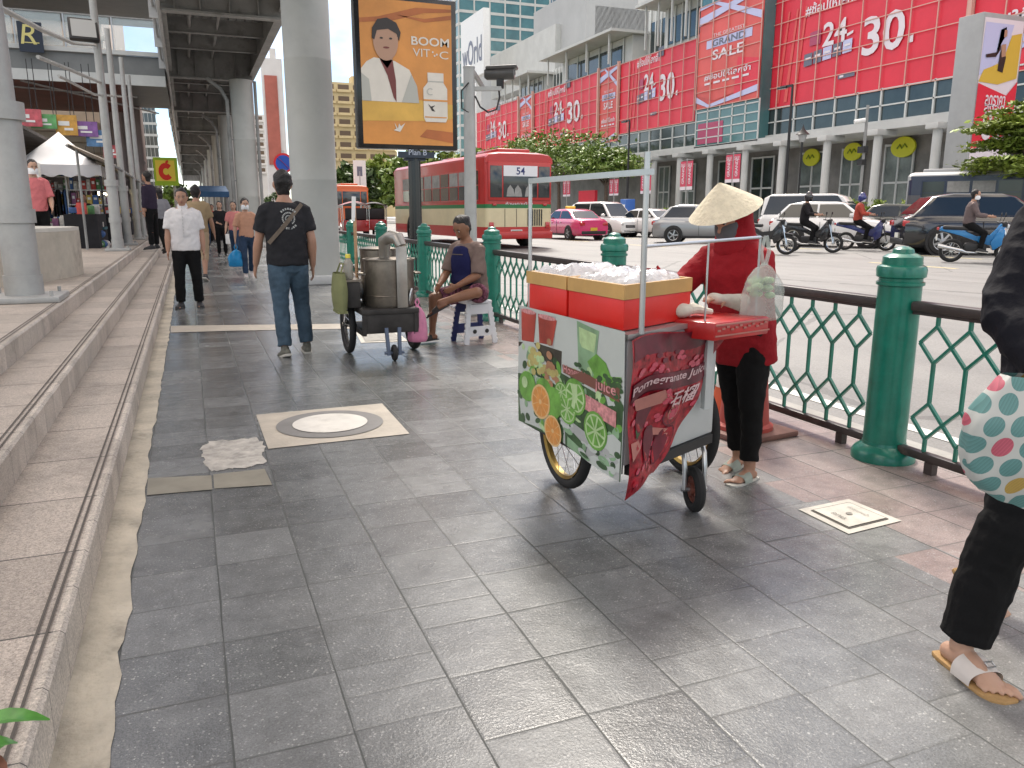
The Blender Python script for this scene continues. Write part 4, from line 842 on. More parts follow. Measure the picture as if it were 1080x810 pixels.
# grey anchor-store block with its name
pa = AX(512, 60, 54); r = empty('store_block', (54, pa.y, 0), 0, 'grey windowless store block with a dark white lettered sign beyond the mall', 'building')
GWALL = mat('grey_cladding', (.40, .41, .41), .7, nscale=.3, namt=.08)
y0, y1 = AX(640, 60, 60).y, AX(507, 60, 60).y
m_ = MB(GWALL); m_.T = Matrix.Translation((-54, -pa.y, 0)); m_.box((75, (y0+y1)/2+4, 16), (30, y1-y0, 32)); m_.box((70.4, y0+14, 17.5), (24, 20, 35)); m_.m(SLAB); m_.box((64, (y0+y1)/2, 27), (13, 30, 8)); m_.build('wall', r)
a, c = AX(484, 40, 52), AX(508, 72, 52)
m_ = MB(WHITE); m_.T = Matrix.Translation((-54, -pa.y, 0)); m_.box((53, (a.y+c.y)/2, (a.z+c.z)/2+1), (1.2, abs(a.y-c.y), abs(a.z-c.z)+3.5)); m_.m(BANG); m_.text('wOrld', (52.36, (a.y+c.y)/2, (a.z+c.z)/2), (0, -1, 0), (0, 0, 1), w=abs(a.y-c.y)*.86, h=abs(a.z-c.z)*.6, bold=True); m_.build('name_board', r); m_ = MB(WHITE); m_.T = Matrix.Translation((-54, -pa.y, 0)); m_.box((53, (a.y+c.y)/2, (min(a.z, c.z)-1.8)/2), (1, 4, min(a.z, c.z)-1.8)); m_.build('board_post', r)
# tall towers behind
def tower(name, px0, px1, ytop_px, D, colm, gl, label, floors, proud=.1, zb=0):
    a, b_ = AY(px0, 200, D), AY(px1, 200, D); h = AY((px0+px1)/2, ytop_px, D).z; r = empty(name, ((a.x+b_.x)/2, D, 0), 0, label, 'tower'); wd = b_.x-a.x
    m_ = MB(gl); m_.box((0, wd*.3, h/2), (wd, wd*.6, h)); m_.build('glass_body', r)
    for i in range(floors):
        m_ = MB(colm); z = h*(i+.5)/floors; m_.box((0, wd*.3, z), (wd+proud*2, wd*.6+proud*2, h/floors*.22)); m_.build('floor_band', r)
    m_ = MB(colm)
    for i in range(7): m_.box((-wd/2+wd*i/6, -proud*.6, h/2), (.3*wd/20, .2, h*.999)); m_.box((-wd/2-proud*.6, wd*.6*i/6, h/2), (.2, .3*wd/20, h*.999))
    m_.build('fins', r); return r
tower('glass_tower', 486, 578, -60, 250, SLAB, TGLASS, 'pale teal glass tower behind the grey store block', 22)
tower('glass_tower', 585, 668, -45, 300, SLAB, mat('tower_glass_dark', (.05, .09, .10), .1, spec=.8), 'darker glass tower with pale frames right of the teal tower', 24)
tower('office_tower', 640, 705, -30, 240, mat('tower_grey', (.34, .35, .35), .6), MGLASS, 'grey office tower partly hidden by the mall terraces', 20)
# apartment blocks beyond the column
CREAM = mat('cream_paint', (.56, .45, .25), .7, nscale=.2, namt=.1); RECE = mat('balcony_shade', (.14, .10, .07), .8); WHT = mat('white_render', (.62, .60, .58), .7, nscale=.2, namt=.1); BRICK = mat('red_brick_panel', (.38, .12, .09), .8, nscale=.3, namt=.2)
def flats(px0, px1, ytop, D, wallm, label, floors, bays, red=False):
    a, b_ = AY(px0, 200, D), AY(px1, 200, D); h = AY((px0+px1)/2, ytop, D).z; wd = b_.x-a.x; r = empty('apartment_block', ((a.x+b_.x)/2, D, 0), 0, label, 'building')
    m_ = MB(wallm); m_.box((0, wd*.3, h/2), (wd, wd*.6, h)); m_.build('wall', r)
    if red: m_ = MB(BRICK); m_.box((-.1*wd, -.1, h*.62), (wd*.62, .3, h*.55)); m_.build('brick_panel', r)
    fh = h/floors
    for i in range(floors):
        for j in range(bays):
            x = -wd/2+wd*(j+.5)/bays; z = fh*(i+.55)
            if z < 12 or (red and i > floors*.35): continue
            m_ = MB(RECE); m_.box((x, -.02, z), (wd/bays*.72, .12, fh*.5)); f_ = m_.build('window', r)
            m_ = MB(wallm); m_.box((x, -.35, z-fh*.30), (wd/bays*.9, .7, fh*.22)); m_.build('balcony', f_)
    m_ = MB(wallm); m_.box((wd*.1, wd*.3, h+1), (wd*.3, wd*.2, 2)); m_.build('roof_block', r)
flats(343, 420, 88, 190, CREAM, 'cream apartment block with rows of balconies beyond the big column', 12, 5)
flats(284, 305, 62, 170, WHT, 'white block with a red brick panel between the columns', 14, 2, True)
flats(228, 283, 120, 230, WHT, 'pale block far down the street behind the columns', 12, 4)
tower('office_tower', 147, 171, 112, 160, SLAB, MGLASS, 'small grey office block beyond the footbridge', 10)
# ================================================================ things on the far pavement
r = AX(1018, 190, 40.0); py0 = r.y
pyl = empty('sign_pylon', (40.6, py0, .2), 0, 'tall grey advertising pylon with a red and lilac panel in front of the mall', 'sign pylon')
zt = AX(1015, 27, 40).z
PYG = mat('pylon_grey', (.33, .34, .34), .5, nscale=1, namt=.08)
m_ = MB(PYG); m_.box((0, 0, zt/2), (3.1, 1.5, zt), .04); m_.build('body', pyl); m_ = MB(BLACKM); m_.box((-1.7, -.2, 1.1), (.9, .9, 2.2)); m_.build('control_box', pyl)
m_ = MB(BANW); zb, ze_ = AX(1015, 178, 40).z-.2, zt-.25; hh_ = ze_-zb
Wp = lambda u, v, k=0: (-1.45+2.9*u, -.762-.012*k, zb+hh_*v)
m_.face([Wp(0, 0), Wp(1, 0), Wp(1, 1), Wp(0, 1)]); m_.m(BANL); m_.face([Wp(0, .62, 1), Wp(.6, .75, 1), Wp(.75, .97, 1), Wp(.03, .97, 1)])
m_.m(mat('poster_yellow', (.62, .42, .06), .45)); m_.face([Wp(.0, .58, 2), Wp(.5, .57, 2), Wp(.97, .62, 2), Wp(.97, .92, 2), Wp(.72, .90, 2), Wp(.55, .72, 2), Wp(.1, .66, 2)])
m_.m(BANR); m_.face([Wp(0, .12, 3), Wp(1, .25, 3), Wp(1, .60, 3), Wp(.75, .5, 3), Wp(0, .57, 3)]); m_.m(ADH); m_.face([Wp(.42, .93, 4), Wp(.55, .95, 4), Wp(.56, .9, 4), Wp(.46, .84, 4), Wp(.36, .78, 4), Wp(.1, .76, 4), Wp(.12, .74, 4), Wp(.36, .75, 4), Wp(.46, .80, 4)]); m_.face([Wp(.44, .66, 4), Wp(.58, .65, 4), Wp(.62, .75, 4), Wp(.52, .84, 4), Wp(.46, .78, 4)])
m_.m(ADS); m_.face([Wp(.5, .88, 5), Wp(.58, .89, 5), Wp(.57, .93, 5), Wp(.5, .93, 5)]); m_.face([Wp(.46, .83, 5), Wp(.58, .84, 5), Wp(.6, .76, 5), Wp(.5, .75, 5)])
m_.m(BANW); m_.text('80', Wp(.47, .29, 5), (1, 0, 0), (0, 0, 1), w=1.5, h=1.5, bold=True); m_.text('ลดราคา', Wp(.47, .46, 5), (1, 0, 0), (0, 0, 1), w=1.5, h=.55, bold=True); m_.text('สูงสุด', Wp(.47, .395, 5), (1, 0, 0), (0, 0, 1), w=1.5, h=.6, bold=True); m_.build('poster', pyl)
def street_lamp(px, ptop, X, label, arm=-1, base_px=205):
    p = AX(px, ptop, X); r = empty('street_lamp', (X, p.y, .2), 0, label, 'street lamp', 'dark street lamps across the road'); h = p.z-.2
    m_ = MB(BLACKM); m_.tube([(0, 0, 0), (0, 0, h)], [.12, .07], 10); m_.lathe([(.18, 0), (.18, .5), (.12, .6)], n=12); m_.build('post', r)
    m_ = MB(BLACKM); m_.bar((0, 0, h), (0, 1.1, h+.02), .1, .14); m_.build('arm', r); m_ = MB(BLACKM); m_.box((0, .9, h-.02), (.25, .8, .12), .03); m_.m(LENS); m_.box((0, .9, h-.09), (.18, .6, .02)); m_.build('lamp_head', r)
street_lamp(836, 90, 35, 'tall dark street lamp with a square arm in front of the widest red banner'); street_lamp(664, 127, 36, 'tall dark street lamp beside the tree in front of the mall')
p = AX(846, 150, 35.5); r = empty('lantern_post', (35.5, p.y, .2), 0, 'black lantern post with a pointed glass lamp beside the taller street lamp', 'street lamp')
m_ = MB(BLACKM); m_.tube([(0, 0, 0), (0, 0, p.z-.2)], .06, 8); m_.build('post', r); m_ = MB(LENS); m_.lathe([(.14, p.z-.2), (.28, p.z+.25)], n=8); m_.build('glass', r); m_ = MB(BLACKM); m_.lathe([(.42, p.z+.25), (.1, p.z+.55), (.02, p.z+.8), (0, p.z+.9)], n=8); m_.build('hood', r)
p = AX(912, 150, 36); r = empty('signal_post', (36, p.y, .2), 0, 'dark post with small camera and sign boxes before the shop windows', 'post')
m_ = MB(STEELD); m_.tube([(0, 0, 0), (0, 0, 7)], .08, 8); m_.build('shaft', r); m_ = MB(WHITE); m_.tube([(-.1, 0, 6.2), (-.6, .3, 6.1)], .12, 10); m_.build('dome_camera', r); m_ = MB(BLACKM); m_.box((0, .1, 4.6), (.3, .5, .35)); m_.box((0, .1, 3.9), (.3, .4, .3)); m_.build('signal_box', r)
FLAGR = mat('flag_pink', (.58, .06, .11), .5, nscale=2, namt=.2)
for k, (pa, pt, pbm) in enumerate(((648, 189, 206), (682, 178, 204), (725, 170, 200), (774, 163, 192), (598, 190, 207))):
    p = AX(pa, pt, 36.5); q = AX(pa, pbm, 36.5); r = empty('flag_post', (36.5, p.y, .2), 0, ('pair of pink sale flags right of the bus tree', 'pair of pink sale flags beside the grey gate post', 'pair of tall pink sale flags left of the straw hat', 'pair of pink sale flags just above the straw hat', 'pair of small pink sale flags right of the red bus')[k], 'flags', 'pink sale flags across the road')
    m_ = MB(PLG); m_.tube([(0, 0, 0), (0, 0, p.z)], .05, 8); m_.box((0, 0, p.z-.1), (.04, 1.7, .04)); m_.build('post', r)
    for s_ in (-1, 1):
        m_ = MB(FLAGR); ht = p.z-q.z; m_.box((-.03, s_*.45, (p.z+q.z)/2-.2), (.03, .74, ht)); m_.m(BANW); m_.box((-.03, s_*.45, q.z-.2+ht*.05), (.036, .745, ht*.12)); m_.text('GRAND', (-.055, s_*.45, (p.z+q.z)/2-.2), (0, 0, 1), (0, 1, 0), w=ht*.6, h=.3, bold=True); m_.text('SALE', (-.055, s_*.45+.0, q.z-.2+ht*.86), (0, -1, 0), (0, 0, 1), w=.55, h=.25, bold=True); m_.build('flag', r)
# blue booth, red board, hedges
p = AX(662, 213, 35); m_ = MB(mat('booth_blue', (.04, .13, .42), .4)); m_.box((0, 0, 1.1), (.9, 1.0, 2.2), .05); m_.m(WHITE); m_.box((-.46, 0, 1.5), (.03, .7, .5)); tag(m_.build('blue_booth', None, (35, p.y, .2)), 'blue booth between the sale flags across the road', 'booth')
p = AX(620, 205, 37); m_ = MB(BANR); m_.box((0, 0, 1.9), (.3, 3.5, 2.6)); m_.m(BANG); m_.box((0, 0, .3), (.2, 3.2, .6)); tag(m_.build('red_hoarding', None, (37, p.y, .2)), 'low red hoarding behind the white cars', 'hoarding')
p0, p1 = AX(780, 215, 37).y, AX(740, 215, 37).y
# ================================================================ trees, hedges, plants
def leafmat(name, rgb):
    m = bpy.data.materials.new(name); m.use_nodes = True; q = NB(m); P = q.n('ShaderNodeTexCoord').outputs['Object']
    oi = q.n('ShaderNodeNewGeometry'); wn = q.rng(oi.outputs['Random Per Island'], 0, 1, .55, 1.5)
    sc = q.n('ShaderNodeVectorMath', operation='SCALE'); sc.inputs[0].default_value = rgb; q.l(wn, sc.inputs['Scale'])
    c = q.mix(q.rng(q.noise(P, .7, 3), .4, .65, 0, .55), sc.outputs[0], (rgb[0]*1.7, rgb[1]*1.45, rgb[2]*.8))
    q.l(c, q.b.inputs['Base Color']); q.b.inputs['Roughness'].default_value = .5; q.b.inputs['Transmission Weight'].default_value = 0
    q.b.inputs['Subsurface Weight'].default_value = 0
    return m
LEAF1 = leafmat('leaf_green', (.11, .18, .035)); LEAF2 = leafmat('leaf_dark', (.055, .10, .028)); LEAF3 = leafmat('leaf_light', (.17, .24, .045)); BARK = mat('bark', (.13, .10, .08), .9, nscale=6, namt=.3, bscale=20, bstr=.5)
def leaves(name, blobs, n, size, m, parent, seed=0, flat=.6):
    rnd = random.Random(seed); vs = []; fs = []; tot = sum(b[1][0]*b[1][1]*b[1][2] for b in blobs)**1.0
    for c, r in blobs:
        k = int(n*(r[0]*r[1]*r[2])/tot)+20; sub = []
        for _ in range(max(4, k//40)):
            while True:
                p = Vector((rnd.uniform(-1, 1), rnd.uniform(-1, 1), rnd.uniform(-1, 1)))
                if .35 < p.length < 1: break
            sub.append(p)
        for i in range(k):
            s_ = rnd.choice(sub); g = Vector((rnd.gauss(0, .2), rnd.gauss(0, .2), rnd.gauss(0, .10)))
            p = s_+g; P = Vector(c)+Vector((p.x*r[0], p.y*r[1], p.z*r[2])); sz = size*rnd.uniform(.6, 1.4)
            nrm = Vector((rnd.gauss(0, 1), rnd.gauss(0, 1), rnd.gauss(0, 1)+flat*2)).normalized(); u, v = perp(nrm); a = rnd.uniform(0, 2*PI); u2 = u*math.cos(a)+v*math.sin(a); v2 = nrm.cross(u2)
            b = len(vs); vs += [P-u2*sz*.6, P+v2*sz*.3-nrm*.05*sz, P+u2*sz*.6, P-v2*sz*.3-nrm*.05*sz]; fs.append((b, b+1, b+2, b+3))
    me = bpy.data.meshes.new(name); me.from_pydata([tuple(v) for v in vs], [], fs); me.materials.append(m); me.update()
    o = bpy.data.objects.new(name, me); COL.objects.link(o); o.parent = parent; return o
def tree(loc, trunk_h, blobs, n, size, m, label, seed=1, r=.16, group=None, name='tree', flat=.6):
    t = empty(name, loc, 0, label, 'tree', group); rnd = random.Random(seed)
    q = MB(BARK); top = Vector((0, 0, trunk_h)); q.tube([(0, 0, 0), (.05, 0, trunk_h*.5), top], [r*1.3, r, r*.8], 9)
    for c, rr in blobs:
        c = Vector(c)
        for j in range(2): e = c+Vector((rnd.uniform(-.5, .5)*rr[0], rnd.uniform(-.5, .5)*rr[1], rnd.uniform(-.2, .3)*rr[2])); mid = top.lerp(e, .5)+Vector((0, 0, rnd.uniform(-.1, .25)*rr[2])); q.tube([top*.92, mid, e], [r*.55, r*.3, r*.1], 6)
    q.build('trunk', t); leaves('crown', blobs, n, size, m, t, seed, flat); return t
G1 = 'trees in front of the mall'
for k, (px, pyt, pyb, hwpx, X, m, lab) in enumerate(((590, 137, 190, 46, 38, LEAF1, 'widest spreading tree behind the red bus in front of the third banner'), (548, 150, 190, 34, 38.5, LEAF3, 'lighter tree at the left end of the mall trees'), (640, 158, 192, 30, 37.5, LEAF1, 'darker tree at the right end of the mall trees beside the tall street lamp'), (518, 160, 195, 22, 39, LEAF3, 'pale tree behind the roof of the red bus'))):
    T_ = AX(px, pyt, X); B_ = AX(px, pyb, X); s_ = T_.y*1.25/837; W_ = hwpx*s_*1.05; hz = (T_.z-B_.z)
    bl = [((-.0, 0, T_.z-hz*.35), (W_*.75, W_*1.0, hz*.35)), ((-W_*.2, W_*.9, T_.z-hz*.55), (W_*.6, W_*.7, hz*.25)), ((0, -W_*.9, T_.z-hz*.6), (W_*.6, W_*.75, hz*.25)), ((0, 0, T_.z-hz*.75), (W_*.7, W_*1.2, hz*.22))]
    tree((X, T_.y, .2), max(1.5, B_.z-.3), bl, 5200, .40, m, lab, 20+k, .2, G1)
# near tree at the right edge: layered tiers
X = 31.5; pT = AX(1070, 110, X); bl = []
for px, py, w_, h_ in ((1075, 118, 1.2, .35), (1062, 133, 1.7, .32), (1085, 150, 1.6, .4), (1040, 155, 1.1, .25), (1062, 172, 1.7, .3), (1095, 178, 1.5, .35), (1038, 180, .9, .2), (1100, 130, 1.8, .5)):
    p = AX(px, py, X+random.uniform(-.5, .5)); bl.append(((p.x-X, p.y-AX(1092, 150, X).y, p.z-.2), (w_*.8, w_, h_)))
tree((X, AX(1092, 150, X).y, .2), 3.4, bl, 11000, .21, LEAF3, 'tiered tree at the right edge in front of the pylon', 41, .15, flat=1.2)
for k, (px, pyt, hw_, D, m, lab) in enumerate(((372, 172, 22, 105, LEAF2, 'dark palm-like tree directly right of the big concrete column'), (398, 165, 18, 112, LEAF3, 'green tree between the column and the billboard post'), (455, 150, 34, 100, LEAF3, 'light green tree under the billboard behind the red bus'), (500, 158, 24, 104, LEAF1, 'tree just left of the camera pole'), (345, 180, 14, 120, LEAF2, 'dark tree hidden behind the big column'), (425, 165, 20, 96, LEAF1, 'leafy tree behind the billboard post'))):
    T_ = AY(px, pyt, D); s_ = D*1.05/837; W_ = hw_*s_; hz = T_.z-1.0
    bl = [((0, 0, T_.z-hz*.22), (W_*.8, W_*.8, hz*.22)), ((-W_*.5, -.5, T_.z-hz*.45), (W_*.6, W_*.6, hz*.24)), ((W_*.5, .5, T_.z-hz*.48), (W_*.65, W_*.6, hz*.25)), ((0, -1, T_.z-hz*.7), (W_*.9, W_*.6, hz*.2))]
    tree((T_.x, D, 0), hz*.4, bl, 2600, .8, m, lab, 60+k, .25, 'trees at the far end of the road')
for k, (px, pyt, D, hw_, m) in enumerate(((190, 195, 130, 14, LEAF2), (178, 188, 110, 8, LEAF1), (290, 200, 150, 10, LEAF2))):
    T_ = AY(px, pyt, D); W_ = hw_*D/837; hz = max(2.5, T_.z); bl = [((0, 0, hz*.7), (W_, W_, hz*.3)), ((W_*.4, 0, hz*.45), (W_*.8, W_, hz*.3))]
    tree((T_.x, D, 0), hz*.4, bl, 900, .6, m, ('dark tree far along the pavement below the lime sign', 'small tree beside the lime sign', 'dark tree between the far columns')[k], 80+k, .2, 'trees far along the pavement')
def hedge(y0, y1, X, h, label, m=LEAF1, w=1.3):
    r = tag(MB(BARK).box((0, 0, h*.3), (w*.6, abs(y1-y0)*.95, h*.6)).build('hedge', None, (X, (y0+y1)/2, .2)), label, 'hedge'); n = int(abs(y1-y0)/.7)+1
    leaves('foliage', [((0, -abs(y1-y0)/2+abs(y1-y0)*(i+.5)/n, h*.55), (w*.55, .65, h*.5)) for i in range(n)], 330*n, .17, m, r, int(y0*10), .1)
hedge(AX(700, 215, 35).y, AX(740, 215, 35).y, 35, 1.5, 'clipped green hedge between the white sedan and the straw hat', LEAF3)
hedge(AX(860, 205, 36).y, AX(962, 205, 36).y, 36, 1.7, 'long green hedge below the lime oval signs', LEAF3)
hedge(AX(600, 222, 36.5).y, AX(655, 222, 36.5).y, 36.5, 1.1, 'low hedge behind the white van across the road', LEAF1)
m_ = MB(BLACKM); yy0, yy1 = AX(900, 215, 34.6).y, AX(985, 215, 34.6).y; m_.box((0, 0, .55), (.15, abs(yy1-yy0), 1.1)); m_.m(STEELD)
for i in range(9): m_.box((-.09, -abs(yy1-yy0)/2+abs(yy1-yy0)*i/8, .55), (.05, .08, 1.14))
tag(m_.build('low_barrier', None, (34.6, (yy0+yy1)/2, .2)), 'low dark barrier in front of the long hedge', 'barrier')
# leaves poking in at the lower left corner, from a pot plant by the steps
pl = G(8, 800, .15); r = empty('potted_plant', (-.49, 1.55, .16), 0, 'bright green plant leaves at the lowest left corner on the step', 'plant')
m_ = MB(mat('terracotta', (.30, .13, .08), .8, nscale=8, namt=.2)); m_.lathe([(.06, 0), (.085, .13), (.095, .13), (.095, .15), (.08, .15), (.075, .12), (0, .12)], n=20); m_.build('pot', r)
PLANT = mat('plant_leaf', (.06, .22, .025), .38, nscale=14, namt=.35, coat=.2)
def leafblade(m_, base, d, ln, wd, droop, seg=7):
    base = Vector(base); d = Vector(d).normalized(); side = d.cross(Vector((0, 0, 1))).normalized(); vs = []
    for i in range(seg):
        t = i/(seg-1); c = base+d*ln*t+Vector((0, 0, -droop*t*t)); wv = wd*math.sin(PI*min(.98, t*.92+.08))**.8
        vs += [c-side*wv+Vector((0, 0, wv*.35)), c, c+side*wv+Vector((0, 0, wv*.35))]
    fs = []
    for i in range(seg-1):
        for j in range(2): fs.append((i*3+j, i*3+j+1, (i+1)*3+j+1, (i+1)*3+j))
    m_.add(vs, fs)
m_ = MB(PLANT); rnd = random.Random(5)
for i in range(15):
    a = rnd.uniform(0, 2*PI); h = rnd.uniform(.14, .27); d = Vector((math.cos(a), math.sin(a), rnd.uniform(.1, .9)))
    m_.tube([(0, 0, .11), (d.x*.04, d.y*.04, h)], .003, 5); leafblade(m_, (d.x*.04, d.y*.04, h), d, rnd.uniform(.09, .15), rnd.uniform(.018, .03), .05)
m_.build('foliage', r)
# ================================================================ vehicles
TYRE = mat('tyre_rubber', (.018, .018, .018), .75, nscale=20, namt=.2); RIM = mat('alloy_rim', (.42, .43, .44), .28, .85); RIMD = mat('dark_rim', (.05, .05, .055), .35, .6); CHROME = mat('chrome', (.6, .6, .6), .15, .95); PLASTB = mat('black_plastic', (.02, .02, .021), .5); CGLASS = mat('car_glass', (.012, .016, .018), .04, spec=.9); HEADL = mat('headlamp_glass', (.55, .57, .58), .1, .3, coat=1); TAILL = mat('tail_lamp', (.42, .01, .012), .15, coat=1); PLATE = mat('number_plate', (.65, .65, .6), .5); PLATEY = mat('number_plate_yellow', (.6, .42, .04), .5)
CARW = mat('car_white', (.72, .72, .71), .25, coat=.9, nscale=2, namt=.03); CARB = mat('car_black', (.012, .012, .014), .2, coat=1, spec=.6); CARG = mat('car_silver', (.33, .34, .35), .28, .5, coat=.8); CARP = mat('car_pink', (.60, .05, .16), .25, coat=.9); CARD = mat('car_dark_green', (.03, .035, .03), .25, coat=.8)
def wheel(parent, x, y, r, wd, rim=RIM, side=1, spokes=5):
    wv = empty('wheel', (x, y, r)); wv.parent = parent
    q = MB(TYRE); pr_ = [(r*.66, -wd/2), (r*.93, -wd/2), (r, -wd*.34), (r, wd*.34), (r*.93, wd/2), (r*.66, wd/2)]; q.lathe([(a, b) for a, b in pr_], n=26, axis='Y', caps=False); q.build('tyre', wv)
    q = MB(rim); q.lathe([(r*.67, wd*.44*side), (r*.60, wd*.40*side), (r*.58, wd*.2*side)], n=26, axis='Y', caps=False); q.lathe([(r*.16, wd*.42*side), (r*.10, wd*.46*side), (0, wd*.46*side)], n=12, axis='Y')
    for i in range(spokes):
        a = 2*PI*i/spokes; q.bar((r*.1*math.cos(a), wd*.40*side, r*.1*math.sin(a)), (r*.62*math.cos(a), wd*.36*side, r*.62*math.sin(a)), r*.15, .03, (0, 1, 0))
    q.m(RIMD); q.lathe([(r*.60, wd*.16*side), (0, wd*.16*side)], n=20, axis='Y'); q.build('rim', wv); return wv
def lerp_prof(prof, x):
    for (a, za), (b, zb) in zip(prof, prof[1:]):
        if a <= x <= b: return za+(zb-za)*(x-a)/(b-a+1e-9)
    return prof[0][1] if x < prof[0][0] else prof[-1][1]
def car(label, paint, L_, W_, prof, cab, wr, wx, loc, rz, sc=1, cat='car', tail_style=0, grp='cars on the road', rim=RIM, spokes=5, plate=PLATE, roofc=None, taxi=False, dark_win=CGLASS):
    """x forward. prof: lower-body top line [(x,z)], cab: greenhouse outline [(x,z)] from rear base over roof to front base, with belt height implied"""
    r = empty('parked_car' if False else 'car', loc, rz, label, cat, grp); r.scale = (sc,)*3
    hw = W_/2; zb = .20
    # lower body by stations
    n = 26; st = [-L_/2+L_*i/(n-1) for i in range(n)]; q = MB(paint); vs = []; ring = None
    for x in st:
        t = abs(x)/(L_/2); k = 1-.13*max(0, (t-.72)/.28)**2.2; zt = lerp_prof(prof, x); zlo = zb+.06*max(0, (t-.85)/.15)
        a = hw*k
        sec = [(a*.86, zlo), (a*.97, zlo+.10), (a, zlo+(zt-zlo)*.45), (a*.985, zlo+(zt-zlo)*.72), (a*.93, zt-.05), (a*.84, zt-.005), (a*.45, zt+.012), (0, zt+.016)]
        full = [(x, y, z) for y, z in sec]+[(x, -y, z) for y, z in reversed(sec[:-1])]; ring = len(full); vs += full
    fs = []
    for i in range(n-1):
        for j in range(ring): fs.append((i*ring+j, i*ring+(j+1) % ring, (i+1)*ring+(j+1) % ring, (i+1)*ring+j))
    fs += [tuple(range(ring-1, -1, -1)), tuple(range((n-1)*ring, n*ring))]
    q.add(vs, fs)
    q.m(PLASTB)
    for x in wx:
        for s_ in (-1, 1): q.lathe([(wr*1.17, s_*(hw+.008)), (wr*1.17, s_*(hw-.2)), (0, s_*(hw-.2))], (x, 0, wr+.01), 26, 'Y'); q.lathe([(wr*1.17, s_*(hw+.004)), (0, s_*(hw+.004))], (x, 0, wr+.01), 26, 'Y')
    for s_ in (-1, 1):
        q.box(((wx[0]+wx[1])/2, s_*(hw*.965), zb+.05), (abs(wx[1]-wx[0])-wr*2.2, .06, .09), .01)
        for x in ((cab[0][0]+cab[-1][0])/2+.12,): q.box((x, s_*(hw+.001), .62), (.012, .012, .62))
    q.build('body', r, sharp=50)
    # greenhouse
    belt = min(cab[0][1], cab[-1][1]); top = max(z for _, z in cab); yw = lambda z: hw*(.88-.17*max(0, min(1, (z-belt)/(top-belt))))
    q = MB(roofc or paint); k = len(cab); vs = []
    for ys in (-1, -.93, 0, .93, 1):
        for x, z in cab: zz = z-(.035 if abs(ys) == 1 and z > belt+.1 else 0); vs.append((x*(1 if abs(ys) < 1 else .985), ys*yw(z), zz))
    fs = [tuple(range(k)), tuple(range(5*k-1, 4*k-1, -1))]
    for i in range(4):
        for j in range(k): fs.append((i*k+j, i*k+(j+1) % k, (i+1)*k+(j+1) % k, (i+1)*k+j))
    q.add(vs, fs); q.build('cabin', r, sharp=40)
    # glass, cut from the same outline
    zl, zh = belt+.05, top-.10
    rear = [p for p in cab if p[0] < 0]; front = [p for p in cab if p[0] >= 0]
    def xr_(z): return lerp_prof(sorted([(z_, x_) for x_, z_ in rear]), z)
    def xf_(z): return lerp_prof(sorted([(z_, x_) for x_, z_ in front]), z)
    bp = (xr_(zl)+xf_(zl))/2
    for s_ in (-1, 1):
        for a0, a1, w_ in ((xr_(zl)+.16, bp-.05, 'r'), (bp+.03, xf_(zl)-.16, 'f')):
            a0h = a0 if w_ == 'f' else max(a0, xr_(zh)+.10); a1h = a1 if w_ == 'r' else min(a1, xf_(zh)-.10)
            q = MB(dark_win); pts = [(a0, zl), (a1, zl), (a1h, zh), (a0h, zh)]; q.face([(x, s_*(yw(z)+.010), z) for x, z in pts]); q.build('side_window', r)
    for nm, f_, sg in (('rear_window', xr_, -1), ('windscreen', xf_, 1)):
        q = MB(dark_win); zz = [zl+.02+(zh+.0-zl-.02)*i/3 for i in range(4)]
        vs = []
        for z in zz:
            for y in (-.9, -.5, 0, .5, .9): vs.append((f_(z)+sg*(.012), y*yw(z)*.98, z))
        q.add(vs, [(i*5+j, i*5+j+1, (i+1)*5+j+1, (i+1)*5+j) for i in range(3) for j in range(4)]); q.build(nm, r)
    zf = lerp_prof(prof, L_/2); zr = lerp_prof(prof, -L_/2)
    for s_ in (-1, 1):
        q = MB(HEADL); q.box((L_/2-.16, s_*hw*.70, zf-.10), (.34, hw*.34, .14), .04, rz=-s_*.35); q.build('headlight', r)
        q = MB(TAILL); q.box((-L_/2+.07, s_*hw*.70, zr-.16), (.22, hw*.32, .17 if not tail_style else .34), .04, rz=s_*.25); q.build('tail_light', r)
        q = MB(paint); q.box((xf_(zl)-.35, s_*(hw+.08), zl+.08), (.16, .2, .13), .04); q.build('mirror', r)
        q = MB(CHROME); 
        for x in (bp-.30, bp+.62): q.box((x, s_*(hw-.005), lerp_prof(prof, x)-.16), (.18, .03, .03), .008)
        q.build('door_handle', r)
    q = MB(PLASTB); q.box((L_/2-.03, 0, zf-.22), (.08, hw*1.0, .16), .02); q.box((L_/2-.05, 0, .33), (.1, hw*1.25, .13), .02); q.m(CHROME); q.box((L_/2+.005, 0, zf-.15), (.03, hw*.9, .025)); q.box((L_/2+.005, 0, zf-.22), (.03, hw*.9, .015)); q.build('grille', r)
    q = MB(PLASTB); q.box((-L_/2+.03, 0, .36), (.1, hw*1.5, .16), .03); q.build('rear_bumper', r)
    q = MB(plate); q.box((L_/2+.02, 0, .40), (.02, .36, .12)); q.box((-L_/2-.015, 0, .52), (.02, .36, .14)); q.build('number_plate', r)
    for x in wx:
        for s_ in (-1, 1): wheel(r, x, s_*(hw-.075), wr, .22, rim, s_, spokes)
    if taxi: q = MB(YEL); q.box((.1, 0, top+.07), (.18, .5, .14), .03); q.build('roof_sign', r)
    return r
SEDAN = ([(-2.3, .92), (-1.9, 1.0), (-1.0, 1.0), (.9, .98), (1.2, .96), (2.0, .82), (2.3, .68)], [(-1.75, .97), (-1.05, 1.36), (-.5, 1.46), (.2, 1.45), (.55, 1.38), (1.25, .96)])
